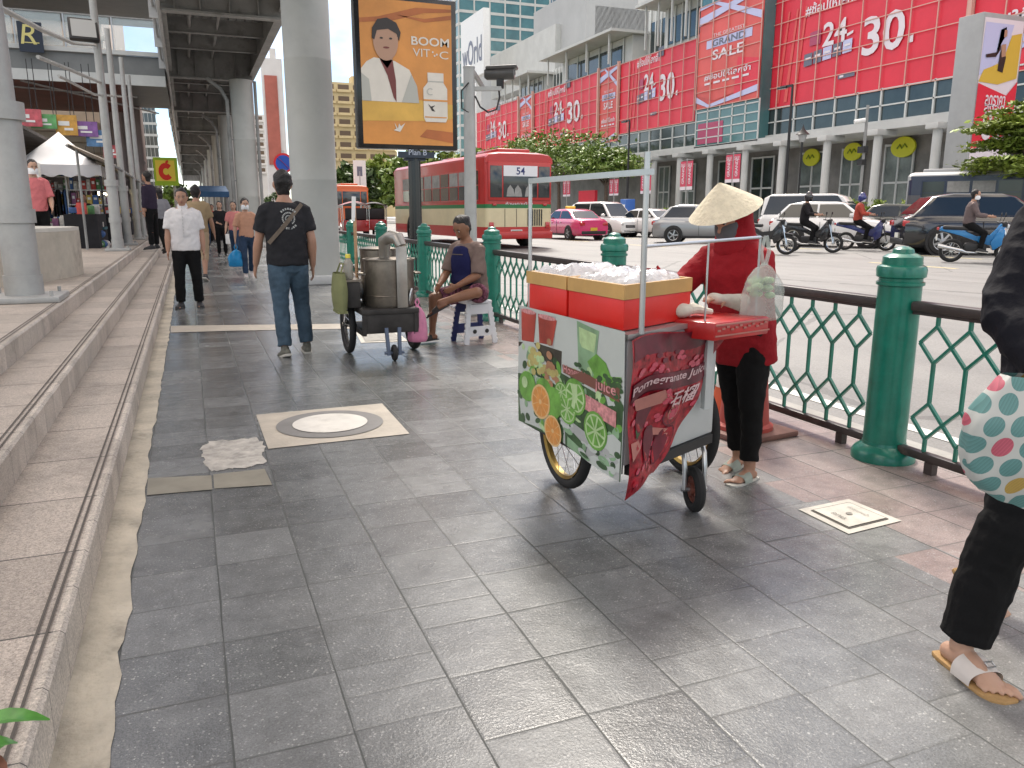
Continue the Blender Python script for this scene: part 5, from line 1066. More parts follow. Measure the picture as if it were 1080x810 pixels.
SUVP = ([(-2.28, 1.02), (-2.1, 1.08), (-1.0, 1.08), (.9, 1.05), (1.15, 1.03), (2.05, .92), (2.3, .76)], [(-2.15, 1.05), (-1.62, 1.58), (-1.1, 1.67), (.1, 1.66), (.45, 1.58), (1.2, 1.04)])
MPV = ([(-2.42, 1.0), (-2.2, 1.12), (-1.0, 1.10), (1.1, 1.06), (1.4, 1.04), (2.15, .98), (2.45, .80)], [(-2.3, 1.08), (-2.15, 1.75), (-1.7, 1.90), (.3, 1.90), (.75, 1.80), (1.55, 1.05)])
VANP = ([(-2.7, 1.0), (-2.5, 1.18), (0, 1.18), (1.8, 1.16), (2.2, 1.06), (2.6, .95), (2.7, .8)], [(-2.62, 1.12), (-2.5, 2.0), (-2.1, 2.2), (1.0, 2.2), (1.5, 2.05), (2.25, 1.10)])
HATCH = ([(-1.95, .95), (-1.8, 1.02), (-.6, 1.02), (1.0, .98), (1.7, .86), (1.97, .70)], [(-1.85, 1.0), (-1.45, 1.42), (-1.0, 1.52), (.1, 1.50), (.4, 1.42), (1.1, .97)])
RZ = .042
def on_road(px, py): p = G(px, py, RZ); return (p.x, p.y, RZ)
fwd = -PI/2       # heading towards us (down the road, -Y); PI/2 = away
car('pink taxi just right of the red bus', CARP, 4.6, 1.76, *SEDAN, .32, (-1.35, 1.4), on_road(602, 252), PI/2+R(2), .98, 'car', plate=PLATEY, taxi=True)
car('white high-roofed people carrier facing us behind the pink taxi', CARW, 4.9, 1.86, *MPV, .35, (-1.5, 1.45), on_road(637, 249), R(-80), .96, 'car')
car('white low sedan between the white people carrier and the grey hatchback', CARW, 4.6, 1.78, *SEDAN, .33, (-1.35, 1.4), on_road(687, 250), R(-80), 1.0, 'car')
car('silver grey hatchback half hidden behind the straw hat', CARG, 4.2, 1.74, *HATCH, .32, (-1.25, 1.25), on_road(745, 256), R(-40), 1.05, 'car')
car('white passenger van behind the white car', CARW, 5.4, 1.95, *VANP, .35, (-1.65, 1.65), on_road(858, 250), R(-58), 1.0, 'van')
car('white crossover behind the black and the blue motorcycles', CARW, 4.5, 1.84, *SUVP, .37, (-1.32, 1.36), on_road(880, 260), R(-58), 1.0, 'car')
car('dark hatchback between the white crossover and the black car', CARD, 4.2, 1.76, *HATCH, .33, (-1.25, 1.25), on_road(958, 255), R(-48), 1.08, 'car', rim=RIMD)
car('large shiny black sport utility car at right', CARB, 4.6, 1.86, *SUVP, .38, (-1.34, 1.40), on_road(1036, 268), R(-34), 1.10, 'car', spokes=7)
car('white car nose at the right edge beside the blue motorcycle', CARW, 4.6, 1.80, *SEDAN, .33, (-1.35, 1.4), on_road(1172, 278), R(-36), 1.02, 'car')
car('small white car far beyond the tuk-tuks', CARW, 4.3, 1.76, *HATCH, .33, (-1.25, 1.3), on_road(391, 240), PI/2, 1.0, 'car')
# ---- buses
BUSR = mat('bus_red', (.42, .022, .02), .35, coat=.3, nscale=1.5, namt=.12); BUSC = mat('bus_cream', (.60, .52, .33), .4, coat=.2, nscale=2, namt=.08); BUSG = mat('bus_green', (.02, .16, .05), .4); BUSO = mat('bus_orange', (.62, .12, .025), .35, coat=.3); BUSN = mat('bus_navy', (.012, .022, .06), .3, coat=.6); BUSK = mat('bus_window', (.03, .036, .038), .08, spec=.8); BLIND = mat('bus_curtain', (.28, .28, .27), .8, nscale=5, namt=.2); SHEET = mat('number_sheet', (.68, .69, .72), .6); INKB = mat('ink_blue', (.03, .04, .14), .6)
def bus(label, bands, L_, W_, H_, loc, rz, rear=True, number=None, roof=BUSR, sc=1, vents=True):
    """x forward, rear at x=0. bands: [(z0,z1,mat)]"""
    r = empty('bus', loc, rz, label, 'bus'); r.scale = (sc,)*3; hw = W_/2
    for z0, z1, m in bands:
        q = MB(m); pts = []; cr_ = .16
        for cx, cy, a0 in ((cr_, -hw+cr_, PI), (L_-cr_, -hw+cr_, 1.5*PI), (L_-cr_, hw-cr_, 0), (cr_, hw-cr_, PI/2)):
            for i in range(5): a = a0+PI/2*i/4; pts.append((cx+cr_*math.cos(a), cy+cr_*math.sin(a)))
        q.prism([(x, y, z0) for x, y in pts], (0, 0, z1-z0)); q.build('body_band', r)
    q = MB(roof); n = 9
    for i in range(n):
        pass
    secs = []
    for t in (0, .25, .5, .75, 1): pass
    arc = [(-hw+.004, H_-.32), (-hw*.985, H_-.16), (-hw*.9, H_-.06), (-hw*.6, H_-.01), (0, H_), (hw*.6, H_-.01), (hw*.9, H_-.06), (hw*.985, H_-.16), (hw-.004, H_-.32)]
    q.add([(.02, y, z) for y, z in arc]+[(.16, y*.99, z+.05) for y, z in arc]+[(L_-.16, y*.99, z+.05) for y, z in arc]+[(L_-.02, y, z) for y, z in arc], [(k*9+j, k*9+j+1, (k+1)*9+j+1, (k+1)*9+j) for k in range(3) for j in range(8)]+[tuple(range(8, -1, -1)), tuple(range(27, 36))])
    q.box((1.4, 0, H_+.10), (1.9, 1.2, .16), .05); q.box((L_*.55, 0, H_+.09), (1.2, .9, .12), .04); q.build('roof', r)
    # side windows
    nwin = int((L_-1.2)/.95)
    for s_ in (-1, 1):
        for i in range(nwin):
            x = 1.0+i*.95; q = MB(bands[-1][2]); q.box((x, s_*(hw+.004), 2.10), (.93, .03, 1.05)); f_ = q.build('side_window', r)
            q = MB(BLIND if i % 3 else BUSK); q.box((x, s_*(hw+.02), 2.34), (.84, .02, .46)); q.build('upper_pane', f_); q = MB(BUSK); q.box((x, s_*(hw+.02), 1.85), (.84, .02, .46)); q.build('lower_pane', f_)
    # rear face (x=0)
    q = MB(roof); q.box((-.02, 0, 2.22), (.06, W_*.93, 1.25), .02); f_ = q.build('rear_window', r)
    q = MB(BUSK); 
    for y0, y1 in ((-.44, -.27), (-.25, .25), (.27, .44)): q.box((-.055, (y0+y1)/2*W_, 2.20), (.02, (y1-y0)*W_, 1.02), .008)
    q.build('pane', f_)
    if number:
        q = MB(SHEET); q.box((-.072, 0, 2.55), (.01, W_*.50, .34)); q.m(INKB); q.text(number, (-.081, 0, 2.55), (0, -1, 0), (0, 0, 1), h=.24, bold=True); q.m(BLIND)
        for y in (-.3, .1, .38): q.face([(-.07, y-.16, 1.72), (-.07, y+.14, 1.72), (-.07, y+.1, 1.98), (-.07, y, 2.1), (-.07, y-.12, 1.95)])
        q.build('number_sheet', f_)
    for s_ in (-1, 1):
        q = MB(TAILL); q.box((-.03, s_*hw*.84, .78), (.05, .16, .20), .02); q.box((-.03, s_*hw*.75, 1.46), (.05, .13, .07), .01); q.build('tail_light', r)
    if vents:
        q = MB(PLASTB)
        for i in range(7): q.box((-.012, -hw*.62-.05+i*.085-.0, 1.03), (.02, .035, .55))
        q.build('engine_vent', r); q = MB(SHEET); q.box((-.02, hw*.1, .55), (.03, .42, .16)); q.m(BUSG); q.box((-.036, hw*.1, .55), (.01, .36, .10)); q.build('number_plate', r)
        q = MB(SHEET); q.text('ห้ามเกาะท้าย', (-.014, .02, 1.5), (0, -1, 0), (0, 0, 1), h=.09, w=1.0); q.build('lettering', r); q = MB(PLASTB)
        for y in (-.33, .12, .55): q.box((-.006, y, 1.02), (.014, .012, .6))
        q.build('engine_door', r)
    q = MB(BUSR if roof is BUSR else roof); q.box((-.06, 0, .45), (.16, W_*.96, .26), .04); q.build('rear_bumper', r)
    for x in (2.1, L_-2.4):
        for s_ in (-1, 1): wheel(r, x, s_*(hw-.10), .48, .28, RIMD, s_, 6)
    q = MB(PLASTB)
    for x in (2.1, L_-2.4):
        for s_ in (-1, 1): q.lathe([(.58, s_*(hw+.006)), (0, s_*(hw+.006))], (x, 0, .5), 22, 'Y')
    q.build('wheel_arch', r)
    return r
redb = [(.34, .72, BUSR), (.722, 1.34, BUSC), (1.342, 1.47, BUSG), (1.472, 2.95, BUSR)]
BRW = on_road(548, 262)
bus('red and cream city bus with the number 54 in its rear window', redb, 10.5, 2.5, 3.12, BRW, PI/2+R(3), True, '54', BUSR, 1.06)
orb = [(.34, 1.5, BUSO), (1.502, 2.95, BUSO)]
bus('orange bus seen past the big concrete column', orb, 10, 2.5, 3.1, on_road(372, 243), PI/2+R(2), True, None, BUSO, 1.0, False)
nav = [(.34, 1.6, BUSK), (1.602, 2.0, mat('bus_side_grey', (.10, .10, .11), .4)), (2.002, 2.80, BUSN)]
bus('long navy bus behind the black car at right', nav, 11.5, 2.5, 2.95, (30.5, AX(963, 190, 30.5).y, RZ), R(-56), True, None, mat('bus_grey_roof', (.40, .41, .42), .4), 1.0, False)
# white signboard on a post by the orange bus
p = AY(380, 200, 62); m_ = MB(STEELL); m_.tube([(0, 0, 0), (0, 0, 4.3)], .06, 8); m_.m(WHITE); m_.box((0, 0, 4.0), (.95, .08, 2.2)); m_.m(BANG); m_.box((0, -.045, 4.3), (.4, .01, .7))
tag(m_.build('route_sign', None, (p.x, 62, RZ)), 'white upright sign board on a post behind the orange bus', 'sign')
# ---- tuk-tuks
TUKR = mat('tuk_red', (.35, .03, .03), .35, coat=.4); TUKC = mat('tuk_canopy', (.05, .045, .05), .7); TUKW = mat('tuk_white', (.6, .6, .58), .5)
def tuktuk(loc, rz, label, canopy):
    r = empty('tuk_tuk', loc, rz, label, 'tuk-tuk', 'tuk-tuks beyond the railing')
    q = MB(TUKR); q.prism([(-1.25, -.62, .35), (1.1, -.62, .35), (1.35, -.62, .75), (.9, -.62, .72), (.45, -.62, .5), (-.2, -.62, .5), (-.35, -.62, .85), (-1.25, -.62, .9)], (0, 1.24, 0), .05); q.box((1.15, 0, .8), (.3, .5, .6), .08); q.build('body', r)
    q = MB(canopy); n = 9; q.grid(lambda u, v: Vector((-1.35+2.6*u, (v-.5)*1.36, 1.62+.2*math.cos((v-.5)*PI)*(1-.35*(2*u-1)**2))), 9, 9); q.m(TUKW)
    for s_ in (-1, 1):
        for i in range(8): q.box((-1.2+i*.34, s_*.675, 1.56), (.17, .02, .14))
    q.build('canopy', r); q = MB(CHROME)
    for s_ in (-1, 1):
        for x in (-1.15, -.2, .95): q.tube([(x, s_*.62, .5), (x, s_*.64, 1.62)], .022, 6)
    q.build('frame', r); q = MB(PLASTB); q.box((-.75, 0, .85), (.6, 1.05, .2), .05); q.box((-1.1, 0, 1.2), (.12, 1.05, .55), .04); q.build('seat', r); q = MB(TAILL)
    for s_ in (-1, 1): q.box((-1.27, s_*.5, .7), (.05, .14, .2), .01)
    q.build('tail_light', r); wheel(r, -.8, .56, .26, .14, RIM, 1); wheel(r, -.8, -.56, .26, .14, RIM, -1); wheel(r, 1.15, 0, .26, .13, RIM, 1); return r
tuktuk(on_road(432, 250), R(75), 'tuk-tuk with a dark arched canopy and white fringe behind the billboard post', TUKC)
tuktuk(on_road(395, 249), R(80), 'tuk-tuk left of the dark canopied one, near the column', TUKC)
tuktuk(on_road(374, 251), R(85), 'tuk-tuk nearest the big concrete column with a red body', TUKR)
# ---- motorcycles
def moto(loc, rz, bodym, label, sc=1):
    r = empty('motorcycle', loc, rz, label, 'motorcycle', 'motorcycles waiting in the road'); r.scale = (sc,)*3
    for x, nm in ((-.62, 'rear_wheel'), (.62, 'front_wheel')):
        wv = empty(nm, (x, 0, .29)); wv.parent = r; q = MB(TYRE); q.ring((0, 0, 0), (0, 1, 0), .25, .045, 28, 8); q.build('tyre', wv); q = MB(CHROME); q.ring((0, 0, 0), (0, 1, 0), .205, .014, 24, 6); q.cyl((0, -.05, 0), (0, .05, 0), .045, n=12)
        for i in range(10): a = i*PI/5; q.bar((.04*math.cos(a), 0, .04*math.sin(a)), (.2*math.cos(a), 0, .2*math.sin(a)), .008, .008)
        q.build('rim', wv)
    q = MB(bodym); q.prism([(-.95, -.07, .78), (-.45, -.09, .70), (-.05, -.09, .50), (.25, -.1, .42), (.42, -.1, .55), (.52, -.09, .92), (.40, -.08, .98), (.22, -.1, .66), (-.1, -.1, .62), (-.35, -.1, .80), (-.9, -.07, .90)], (0, .18, 0), .03)
    q.prism([(.28, -.16, .30), (.46, -.2, .45), (.50, -.18, .82), (.40, -.18, .86), (.2, -.16, .5)], (0, .36, 0), .03); q.box((.66, 0, .60), (.3, .11, .05), .02, ry=.15); q.build('fairing', r)
    q = MB(PLASTB); q.box((-.48, 0, .85), (.78, .24, .10), .04, ry=.05); q.build('seat', r)
    q = MB(PLASTB); q.box((-.1, 0, .36), (.5, .2, .26), .05); q.box((.02, 0, .22), (.5, .34, .04), .01); q.tube([(-.6, .08, .3), (-.15, .08, .34)], .035, 8); q.build('engine', r)
    q = MB(CHROME); q.tube([(-.05, -.14, .25), (-.3, -.16, .26), (-.4, -.16, .30), (-.95, -.17, .42)], [.025, .028, .05, .055], 10); q.build('exhaust', r)
    q = MB(CHROME); q.tube([(.62, .07, .29), (.48, .07, .85)], .022, 8); q.tube([(.62, -.07, .29), (.48, -.07, .85)], .022, 8); q.build('fork', r)
    q = MB(PLASTB); q.tube([(.36, -.34, 1.0), (.46, -.12, .98), (.46, .12, .98), (.36, .34, 1.0)], .018, 8); q.box((.48, 0, .95), (.12, .22, .14), .04)
    for s_ in (-1, 1): q.tube([(.40, s_*.28, 1.0), (.44, s_*.34, 1.16)], .008, 6); q.box((.44, s_*.36, 1.19), (.02, .12, .08), .01)
    q.build('handlebar', r)
    q = MB(HEADL); q.box((.56, 0, .90), (.06, .16, .12), .03); q.build('headlight', r); q = MB(TAILL); q.box((-.97, 0, .84), (.06, .14, .07), .02); q.build('tail_light', r)
    q = MB(PLATE); q.box((-.98, 0, .62), (.02, .18, .16)); q.build('number_plate', r); return r
# ================================================================ people
SKIN = mat('skin', (.36, .20, .135), .5, nscale=9, namt=.10); SKIN2 = mat('skin_light', (.44, .27, .19), .5, nscale=9, namt=.10); SKIN3 = mat('skin_dark', (.22, .105, .06), .5, nscale=9, namt=.12)
for m_ in (SKIN, SKIN2, SKIN3): m_.node_tree.nodes['Principled BSDF'].inputs['Subsurface Weight'].default_value = .08; m_.node_tree.nodes['Principled BSDF'].inputs['Subsurface Radius'].default_value = (.02, .008, .004)
HAIR = mat('black_hair', (.008, .007, .007), .5, bscale=90, bstr=.6); LIPS = mat('lips', (.30, .10, .08), .5); EYEW = mat('eye_white', (.36, .33, .31), .3); EYED = mat('eye_dark', (.01, .008, .007), .2)
def cloth(name, rgb, rough=.85, fold=.5, ns=4, na=.10): return mat(name, rgb, rough, nscale=ns, namt=na, bscale=13, bstr=fold, sheen=0, spec=.25)
def loft(bm, pts, rx, ry=None, lat=None, n=14, round0=True, round1=True):
    pts = [Vector(p) for p in pts]; ry = ry or rx; k = len(pts); rx = list(rx); ry = list(ry)
    T = []
    for i in range(k):
        t = pts[min(i+1, k-1)]-pts[max(i-1, 0)]; T.append(t.normalized())
    P, RX, RY, TT = [], [], [], []
    if round0:
        for a in (.95, .8, .45): P.append(pts[0]-T[0]*min(rx[0], ry[0])*a); c = math.sqrt(1-a*a); RX.append(rx[0]*c); RY.append(ry[0]*c); TT.append(T[0])
    for i in range(k): P.append(pts[i]); RX.append(rx[i]); RY.append(ry[i]); TT.append(T[i])
    if round1:
        for a in (.45, .8, .95): P.append(pts[-1]+T[-1]*min(rx[-1], ry[-1])*a); c = math.sqrt(1-a*a); RX.append(rx[-1]*c); RY.append(ry[-1]*c); TT.append(T[-1])
    rings = []; u = None
    for p, a, b, t in zip(P, RX, RY, TT):
        if lat is not None: l = Vector(lat); u = (l-t*l.dot(t)).normalized(); v = t.cross(u)
        elif u is None: u, v = perp(t)
        else: u = (u-t*u.dot(t)).normalized(); v = t.cross(u)
        rings.append([bm.verts.new(p+u*(a*math.cos(2*PI*j/n))+v*(b*math.sin(2*PI*j/n))) for j in range(n)])
    for r0, r1 in zip(rings, rings[1:]):
        for j in range(n): bm.faces.new((r0[j], r0[(j+1) % n], r1[(j+1) % n], r1[j]))
    bm.faces.new(list(reversed(rings[0]))); bm.faces.new(rings[-1])
def fuse(name, bm, m, vox, smooth=3, fold=0, seed=0):
    """weld overlapping lofts into one continuous skin"""
    bmesh.ops.recalc_face_normals(bm, faces=bm.faces)
    me = bpy.data.meshes.new(name); bm.to_mesh(me); bm.free(); o = bpy.data.objects.new(name, me); COL.objects.link(o)
    md = o.modifiers.new('fuse', 'REMESH'); md.mode = 'VOXEL'; md.voxel_size = vox
    ms = o.modifiers.new('soft', 'SMOOTH'); ms.iterations = smooth; ms.factor = .5
    dg = bpy.context.evaluated_depsgraph_get(); dg.update(); me2 = bpy.data.meshes.new_from_object(o.evaluated_get(dg))
    bpy.data.objects.remove(o); bpy.data.meshes.remove(me)
    if fold:
        ns = [v.normal.copy() for v in me2.vertices]
        for v, nn in zip(me2.vertices, ns):
            p = v.co; r1 = 1-abs(noise.noise((p.x*7+seed, p.y*7, p.z*8+p.x*5)))*2.2; r2 = 1-abs(noise.noise((p.x*14-p.z*9, p.y*14+seed, p.z*15)))*2.2; d = r1*.7+r2*.45-.45
            v.co = p+nn*(d*fold)
    for p in me2.polygons: p.use_smooth = True
    me2.materials.clear(); me2.materials.append(m); me2.name = name
    o = bpy.data.objects.new(name, me2); COL.objects.link(o); return o
def dirv(*a): return Vector(a).normalized()
def figure(label, loc, rz, height=1.68, pose=None, vox=.014, skin=SKIN, top=None, sleeve=.5, bottom=None, leg=1.0, shoe=None, hair='short', mask=None, hat=None, build=1.0, group=None, face=True, loose=.016, top_len=.0, eyes=True, bare_toes=False, hands=True, hem=None, name='person', lsleeve=None, seated=False, legfit=1.0, socks=None):
    """faces local +Y, right hand at +X. pose keys: armR, armL = (upper dir, lower dir); legR, legL = (thigh dir, shin dir, foot dir); spine dir; head dir"""
    S = height/1.70; P = dict(armR=((.13, .0, -1), (.04, .12, -1)), armL=((-.13, 0, -1), (-.04, .12, -1)), legR=((.04, 0, -1), (.0, 0, -1), (.15, 1, -.12)), legL=((-.04, 0, -1), (0, 0, -1), (-.15, 1, -.12)), spine=(0, .02, 1), neck=(0, .12, 1), look=(0, 1, -.05), ground='R'); P.update(pose or {})
    B = build
    d = lambda k, i=None: dirv(*(P[k] if i is None else P[k][i]))
    pel = Vector((0, 0, 0)); sp = d('spine'); hipR, hipL = pel+Vector((.085, 0, -.05)), pel+Vector((-.085, 0, -.05))
    thigh, shin, ftl = .42, .40, .16; J = {}
    for s_, hp in (('R', hipR), ('L', hipL)):
        kn = hp+d('leg'+s_, 0)*thigh; an = kn+d('leg'+s_, 1)*shin; J['hip'+s_], J['kn'+s_], J['an'+s_] = hp, kn, an; J['foot'+s_] = d('leg'+s_, 2)
    waist = pel+sp*.14; chest = pel+sp*.34; sh = pel+sp*.48; neck0 = sh+sp*.05; hd = d('neck'); neck1 = neck0+hd*.035; headc = neck1+hd*.115+d('look')*.020
    lat = Vector(P.get('shoulder', (1, 0, 0))); lat = (lat-sp*lat.dot(sp)).normalized(); shR, shL = sh+lat*.168*B**.5-sp*.03, sh-lat*.168*B**.5-sp*.03
    for s_, s0 in (('R', shR), ('L', shL)):
        el = s0+d('arm'+s_, 0)*.29; wr = el+d('arm'+s_, 1)*.25; J['sh'+s_], J['el'+s_], J['wr'+s_] = s0, el, wr
    lowz = min(J['an'+k].z for k in P['ground'])-.075 if P['ground'] in ('R', 'L', 'RL') else P['ground']
    offz = -lowz
    def mv(p): return Vector(p)*1.0
    O = Vector((0, 0, offz))
    def Q(p): return (Vector(p)+O)*S
    bm = bmesh.new(); fw = sp.cross(lat)*-1
    fw = lat.cross(sp)*-1
    fwd = sp.cross(lat).normalized()
    if fwd.y < 0: fwd = -fwd
    # torso
    loft(bm, [Q(pel+sp*-.04), Q(pel+sp*.03), Q(waist), Q(chest-sp*.05), Q(chest+sp*.04), Q(sh), Q(neck0-sp*.005)], [a*S*B for a in (.15, .16, .135, .155, .162, .132, .07)], [a*S*B for a in (.10, .11, .10, .112, .112, .085, .06)], lat, 20)
    loft(bm, [Q(neck0-hd*.03), Q(neck1+hd*.04)], [.056*S, .052*S], None, None, 14)
    # head
    look = d('look'); hl = look.cross(hd).normalized(); up = hl.cross(look).normalized(); hz = [(-.115, .022, .030, .030), (-.10, .040, .045, .020), (-.075, .054, .066, .008), (-.04, .064, .082, .0), (0, .071, .092, -.004), (.04, .073, .096, -.008), (.075, .066, .088, -.012), (.10, .048, .066, -.014), (.115, .022, .032, -.014)]
    loft(bm, [Q(headc+up*z+look*o) for z, a, b, o in hz], [a*S*1.06 for z, a, b, o in hz], [b*S*1.06 for z, a, b, o in hz], hl, 20, False, False)
    if face:
        loft(bm, [Q(headc+look*.078+up*.012), Q(headc+look*.094-up*.018), Q(headc+look*.103-up*.036)], [.008*S, .010*S, .014*S], None, hl, 8); loft(bm, [Q(headc+look*.082-up*.064-hl*.014), Q(headc+look*.086-up*.064), Q(headc+look*.082-up*.064+hl*.014)], [.008*S, .010*S, .008*S], None, None, 8)
        for s_ in (-1, 1): loft(bm, [Q(headc+hl*s_*.072-up*.028-look*.012), Q(headc+hl*s_*.080+up*.0-look*.016), Q(headc+hl*s_*.078+up*.022-look*.014)], [.009*S, .013*S, .010*S], [.018*S, .020*S, .016*S], None, 8)
        loft(bm, [Q(headc+look*.080+up*.022-hl*.045), Q(headc+look*.088+up*.024), Q(headc+look*.080+up*.022+hl*.045)], [.008*S]*3, None, None, 8)
    # arms and hands
    for s_, sg in (('R', 1), ('L', -1)):
        a, e, w_ = J['sh'+s_], J['el'+s_], J['wr'+s_]; ab = B**.6
        loft(bm, [Q(a), Q(a.lerp(e, .3)), Q(a.lerp(e, .75)), Q(e)], [v*S*ab for v in (.055, .052, .044, .040)]); loft(bm, [Q(e), Q(e.lerp(w_, .3)), Q(e.lerp(w_, .75)), Q(w_)], [v*S*ab for v in (.041, .044, .034, .028)])
        if hands:
            hd_ = dirv(*P.get('hand'+s_, tuple(d('arm'+s_, 1)))); pal = P.get('palm'+s_, (-sg, .1, 0)); pal = Vector(pal); pal = (pal-hd_*pal.dot(hd_)).normalized(); wid = hd_.cross(pal).normalized()
            kn_ = w_+hd_*.085
            loft(bm, [Q(w_), Q(w_+hd_*.04), Q(kn_)], [.026*S, .036*S, .040*S], [.020*S, .016*S, .014*S], wid, 12)
            curl = P.get('curl'+s_, .45); th = -1 if wid.dot(fwd+Vector((0, 0, .01))) < 0 else 1
            for i, ln in enumerate((.070, .078, .074, .058)):
                b0 = w_+hd_*.08+wid*th*(.030-.020*i); q = [b0]; dd = hd_.copy()
                for sgm in (.45, .32, .23): q.append(q[-1]+dd*ln*sgm*1.12); dd = (dd+pal*curl).normalized()
                loft(bm, [Q(x) for x in q], [v*S for v in (.0095, .009, .0082, .0072)], None, None, 8)
            b0 = w_+hd_*.03+wid*th*.024; td = (hd_*.75+wid*th*.7+pal*.25).normalized(); loft(bm, [Q(b0), Q(b0+td*.035), Q(b0+td*.035+(td+pal*.5-wid*th*.3).normalized()*.028)], [v*S for v in (.013, .0105, .0085)], None, None, 8)
    # legs and feet
    for s_, sg in (('R', 1), ('L', -1)):
        h_, k_, a_ = J['hip'+s_], J['kn'+s_], J['an'+s_]; f_ = J['foot'+s_]
        loft(bm, [Q(h_), Q(h_.lerp(k_, .3)), Q(h_.lerp(k_, .8)), Q(k_)], [v*S*B**.7 for v in (.085, .080, .058, .053)]); sb = -f_*.012
        loft(bm, [Q(k_), Q(k_.lerp(a_, .3)+sb), Q(k_.lerp(a_, .75)), Q(a_)], [v*S*B**.5 for v in (.052, .056, .038, .034)])
        fl_ = f_.cross(Vector((0, 0, 1))).normalized() if abs(f_.z) < .95 else Vector((1, 0, 0)); fu = fl_.cross(f_)
        if fu.z < 0: fu = -fu
        heel = a_-fu*.045-f_*.04; 
        loft(bm, [Q(heel), Q(a_-fu*.035+f_*.03), Q(a_-fu*.047+f_*.10), Q(a_-fu*.053+f_*.145)], [v*S for v in (.030, .036, .043, .038)], [v*S for v in (.030, .038, .024, .011)], fl_, 12)
        for i, ln in enumerate((.046, .040, .035, .030, .026)):
            b0 = a_-fu*.054+f_*(.15-.007*i)+fl_*(-sg)*(-.037+.0192*i)*(-1); loft(bm, [Q(b0), Q(b0+f_*ln*.6+fu*.002), Q(b0+f_*ln-fu*.004)], [v*S for v in ((.0078, .0080, .0070) if i else (.0120, .0125, .010))], None, None, 8)
    body = fuse(name, bm, skin, vox, 2); body.location = loc; body.rotation_euler.z = rz; tag(body, label, 'person', group)
    def child(nm, bmx, m, sm=2, fold=0, vx=None):
        o = fuse(nm, bmx, m, vx or vox, sm, fold, random.random()*9); o.parent = body; return o
    L_ = loose
    if top:
        bm = bmesh.new(); lo = -.04-top_len; R1 = [.16+L_, .165+L_, .148+L_*1.5, .165+L_*1.2, .168+L_, .135+L_*.8, .075+L_*.5]; R2 = [.115+L_, .12+L_, .115+L_*1.4, .122+L_*1.1, .12+L_, .095+L_*.6, .066+L_*.4]
        loft(bm, [Q(pel+sp*lo), Q(pel+sp*.03), Q(waist), Q(chest-sp*.05), Q(chest+sp*.04), Q(sh), Q(neck0-sp*.012)], [v*S*B for v in R1], [v*S*B for v in R2], lat, 22, False, False)
        for s_, sg in (('R', 1), ('L', -1)):
            a, e, w_ = J['sh'+s_], J['el'+s_], J['wr'+s_]; sl = (lsleeve if (s_ == 'L' and lsleeve is not None) else sleeve); ab = B**.6
            if sl <= 0: continue
            if sl <= 1: loft(bm, [Q(a+(sh-a)*.30+sp*.006), Q(a-sp*.008), Q(a.lerp(e, sl*.5)), Q(a.lerp(e, sl))], [v*S*ab+L_*S*1.0 for v in (.050, .054, .055, .054)], None, None, 14, True, False)
            else:
                loft(bm, [Q(a+(sh-a)*.30+sp*.006), Q(a-sp*.008), Q(a.lerp(e, .5)), Q(e)], [v*S*ab+L_*S for v in (.050, .054, .052, .046)]); loft(bm, [Q(e), Q(e.lerp(w_, (sl-1)*.5)), Q(e.lerp(w_, sl-1))], [v*S*ab+L_*S for v in (.046, .044, .036)], None, None, 14, True, False)
        child('top', bm, top, 2, .009)
    if bottom:
        bm = bmesh.new(); loft(bm, [Q(pel-sp*.07), Q(pel+sp*.0), Q(pel+sp*.075)], [v*S*B+.012 for v in (.135, .160, .150)], [v*S*B+.012 for v in (.105, .118, .108)], lat, 20, True, False)
        for s_ in 'RL':
            h_, k_, a_ = J['hip'+s_], J['kn'+s_], J['an'+s_]; f_ = J['foot'+s_]; g = legfit
            if leg > 1:
                t_ = leg-1; e_ = k_.lerp(a_, t_)
                loft(bm, [Q(h_), Q(h_.lerp(k_, .3)), Q(h_.lerp(k_, .8)), Q(k_)], [v*S*B**.7+.012*S for v in (.090, .086, .064, .058)]); loft(bm, [Q(k_), Q(k_.lerp(e_, .5)-f_*.006), Q(e_)], [v*S*g+.010*S for v in (.058, .056, .050)], None, None, 14, True, False)
            else: e_ = h_.lerp(k_, leg); loft(bm, [Q(h_), Q(h_.lerp(e_, .5)), Q(e_)], [v*S*B**.7+.016*S*g for v in (.088, .085, .078)], None, None, 16, True, False)
        child('trousers' if leg > 1 else 'shorts', bm, bottom, 2, .008)
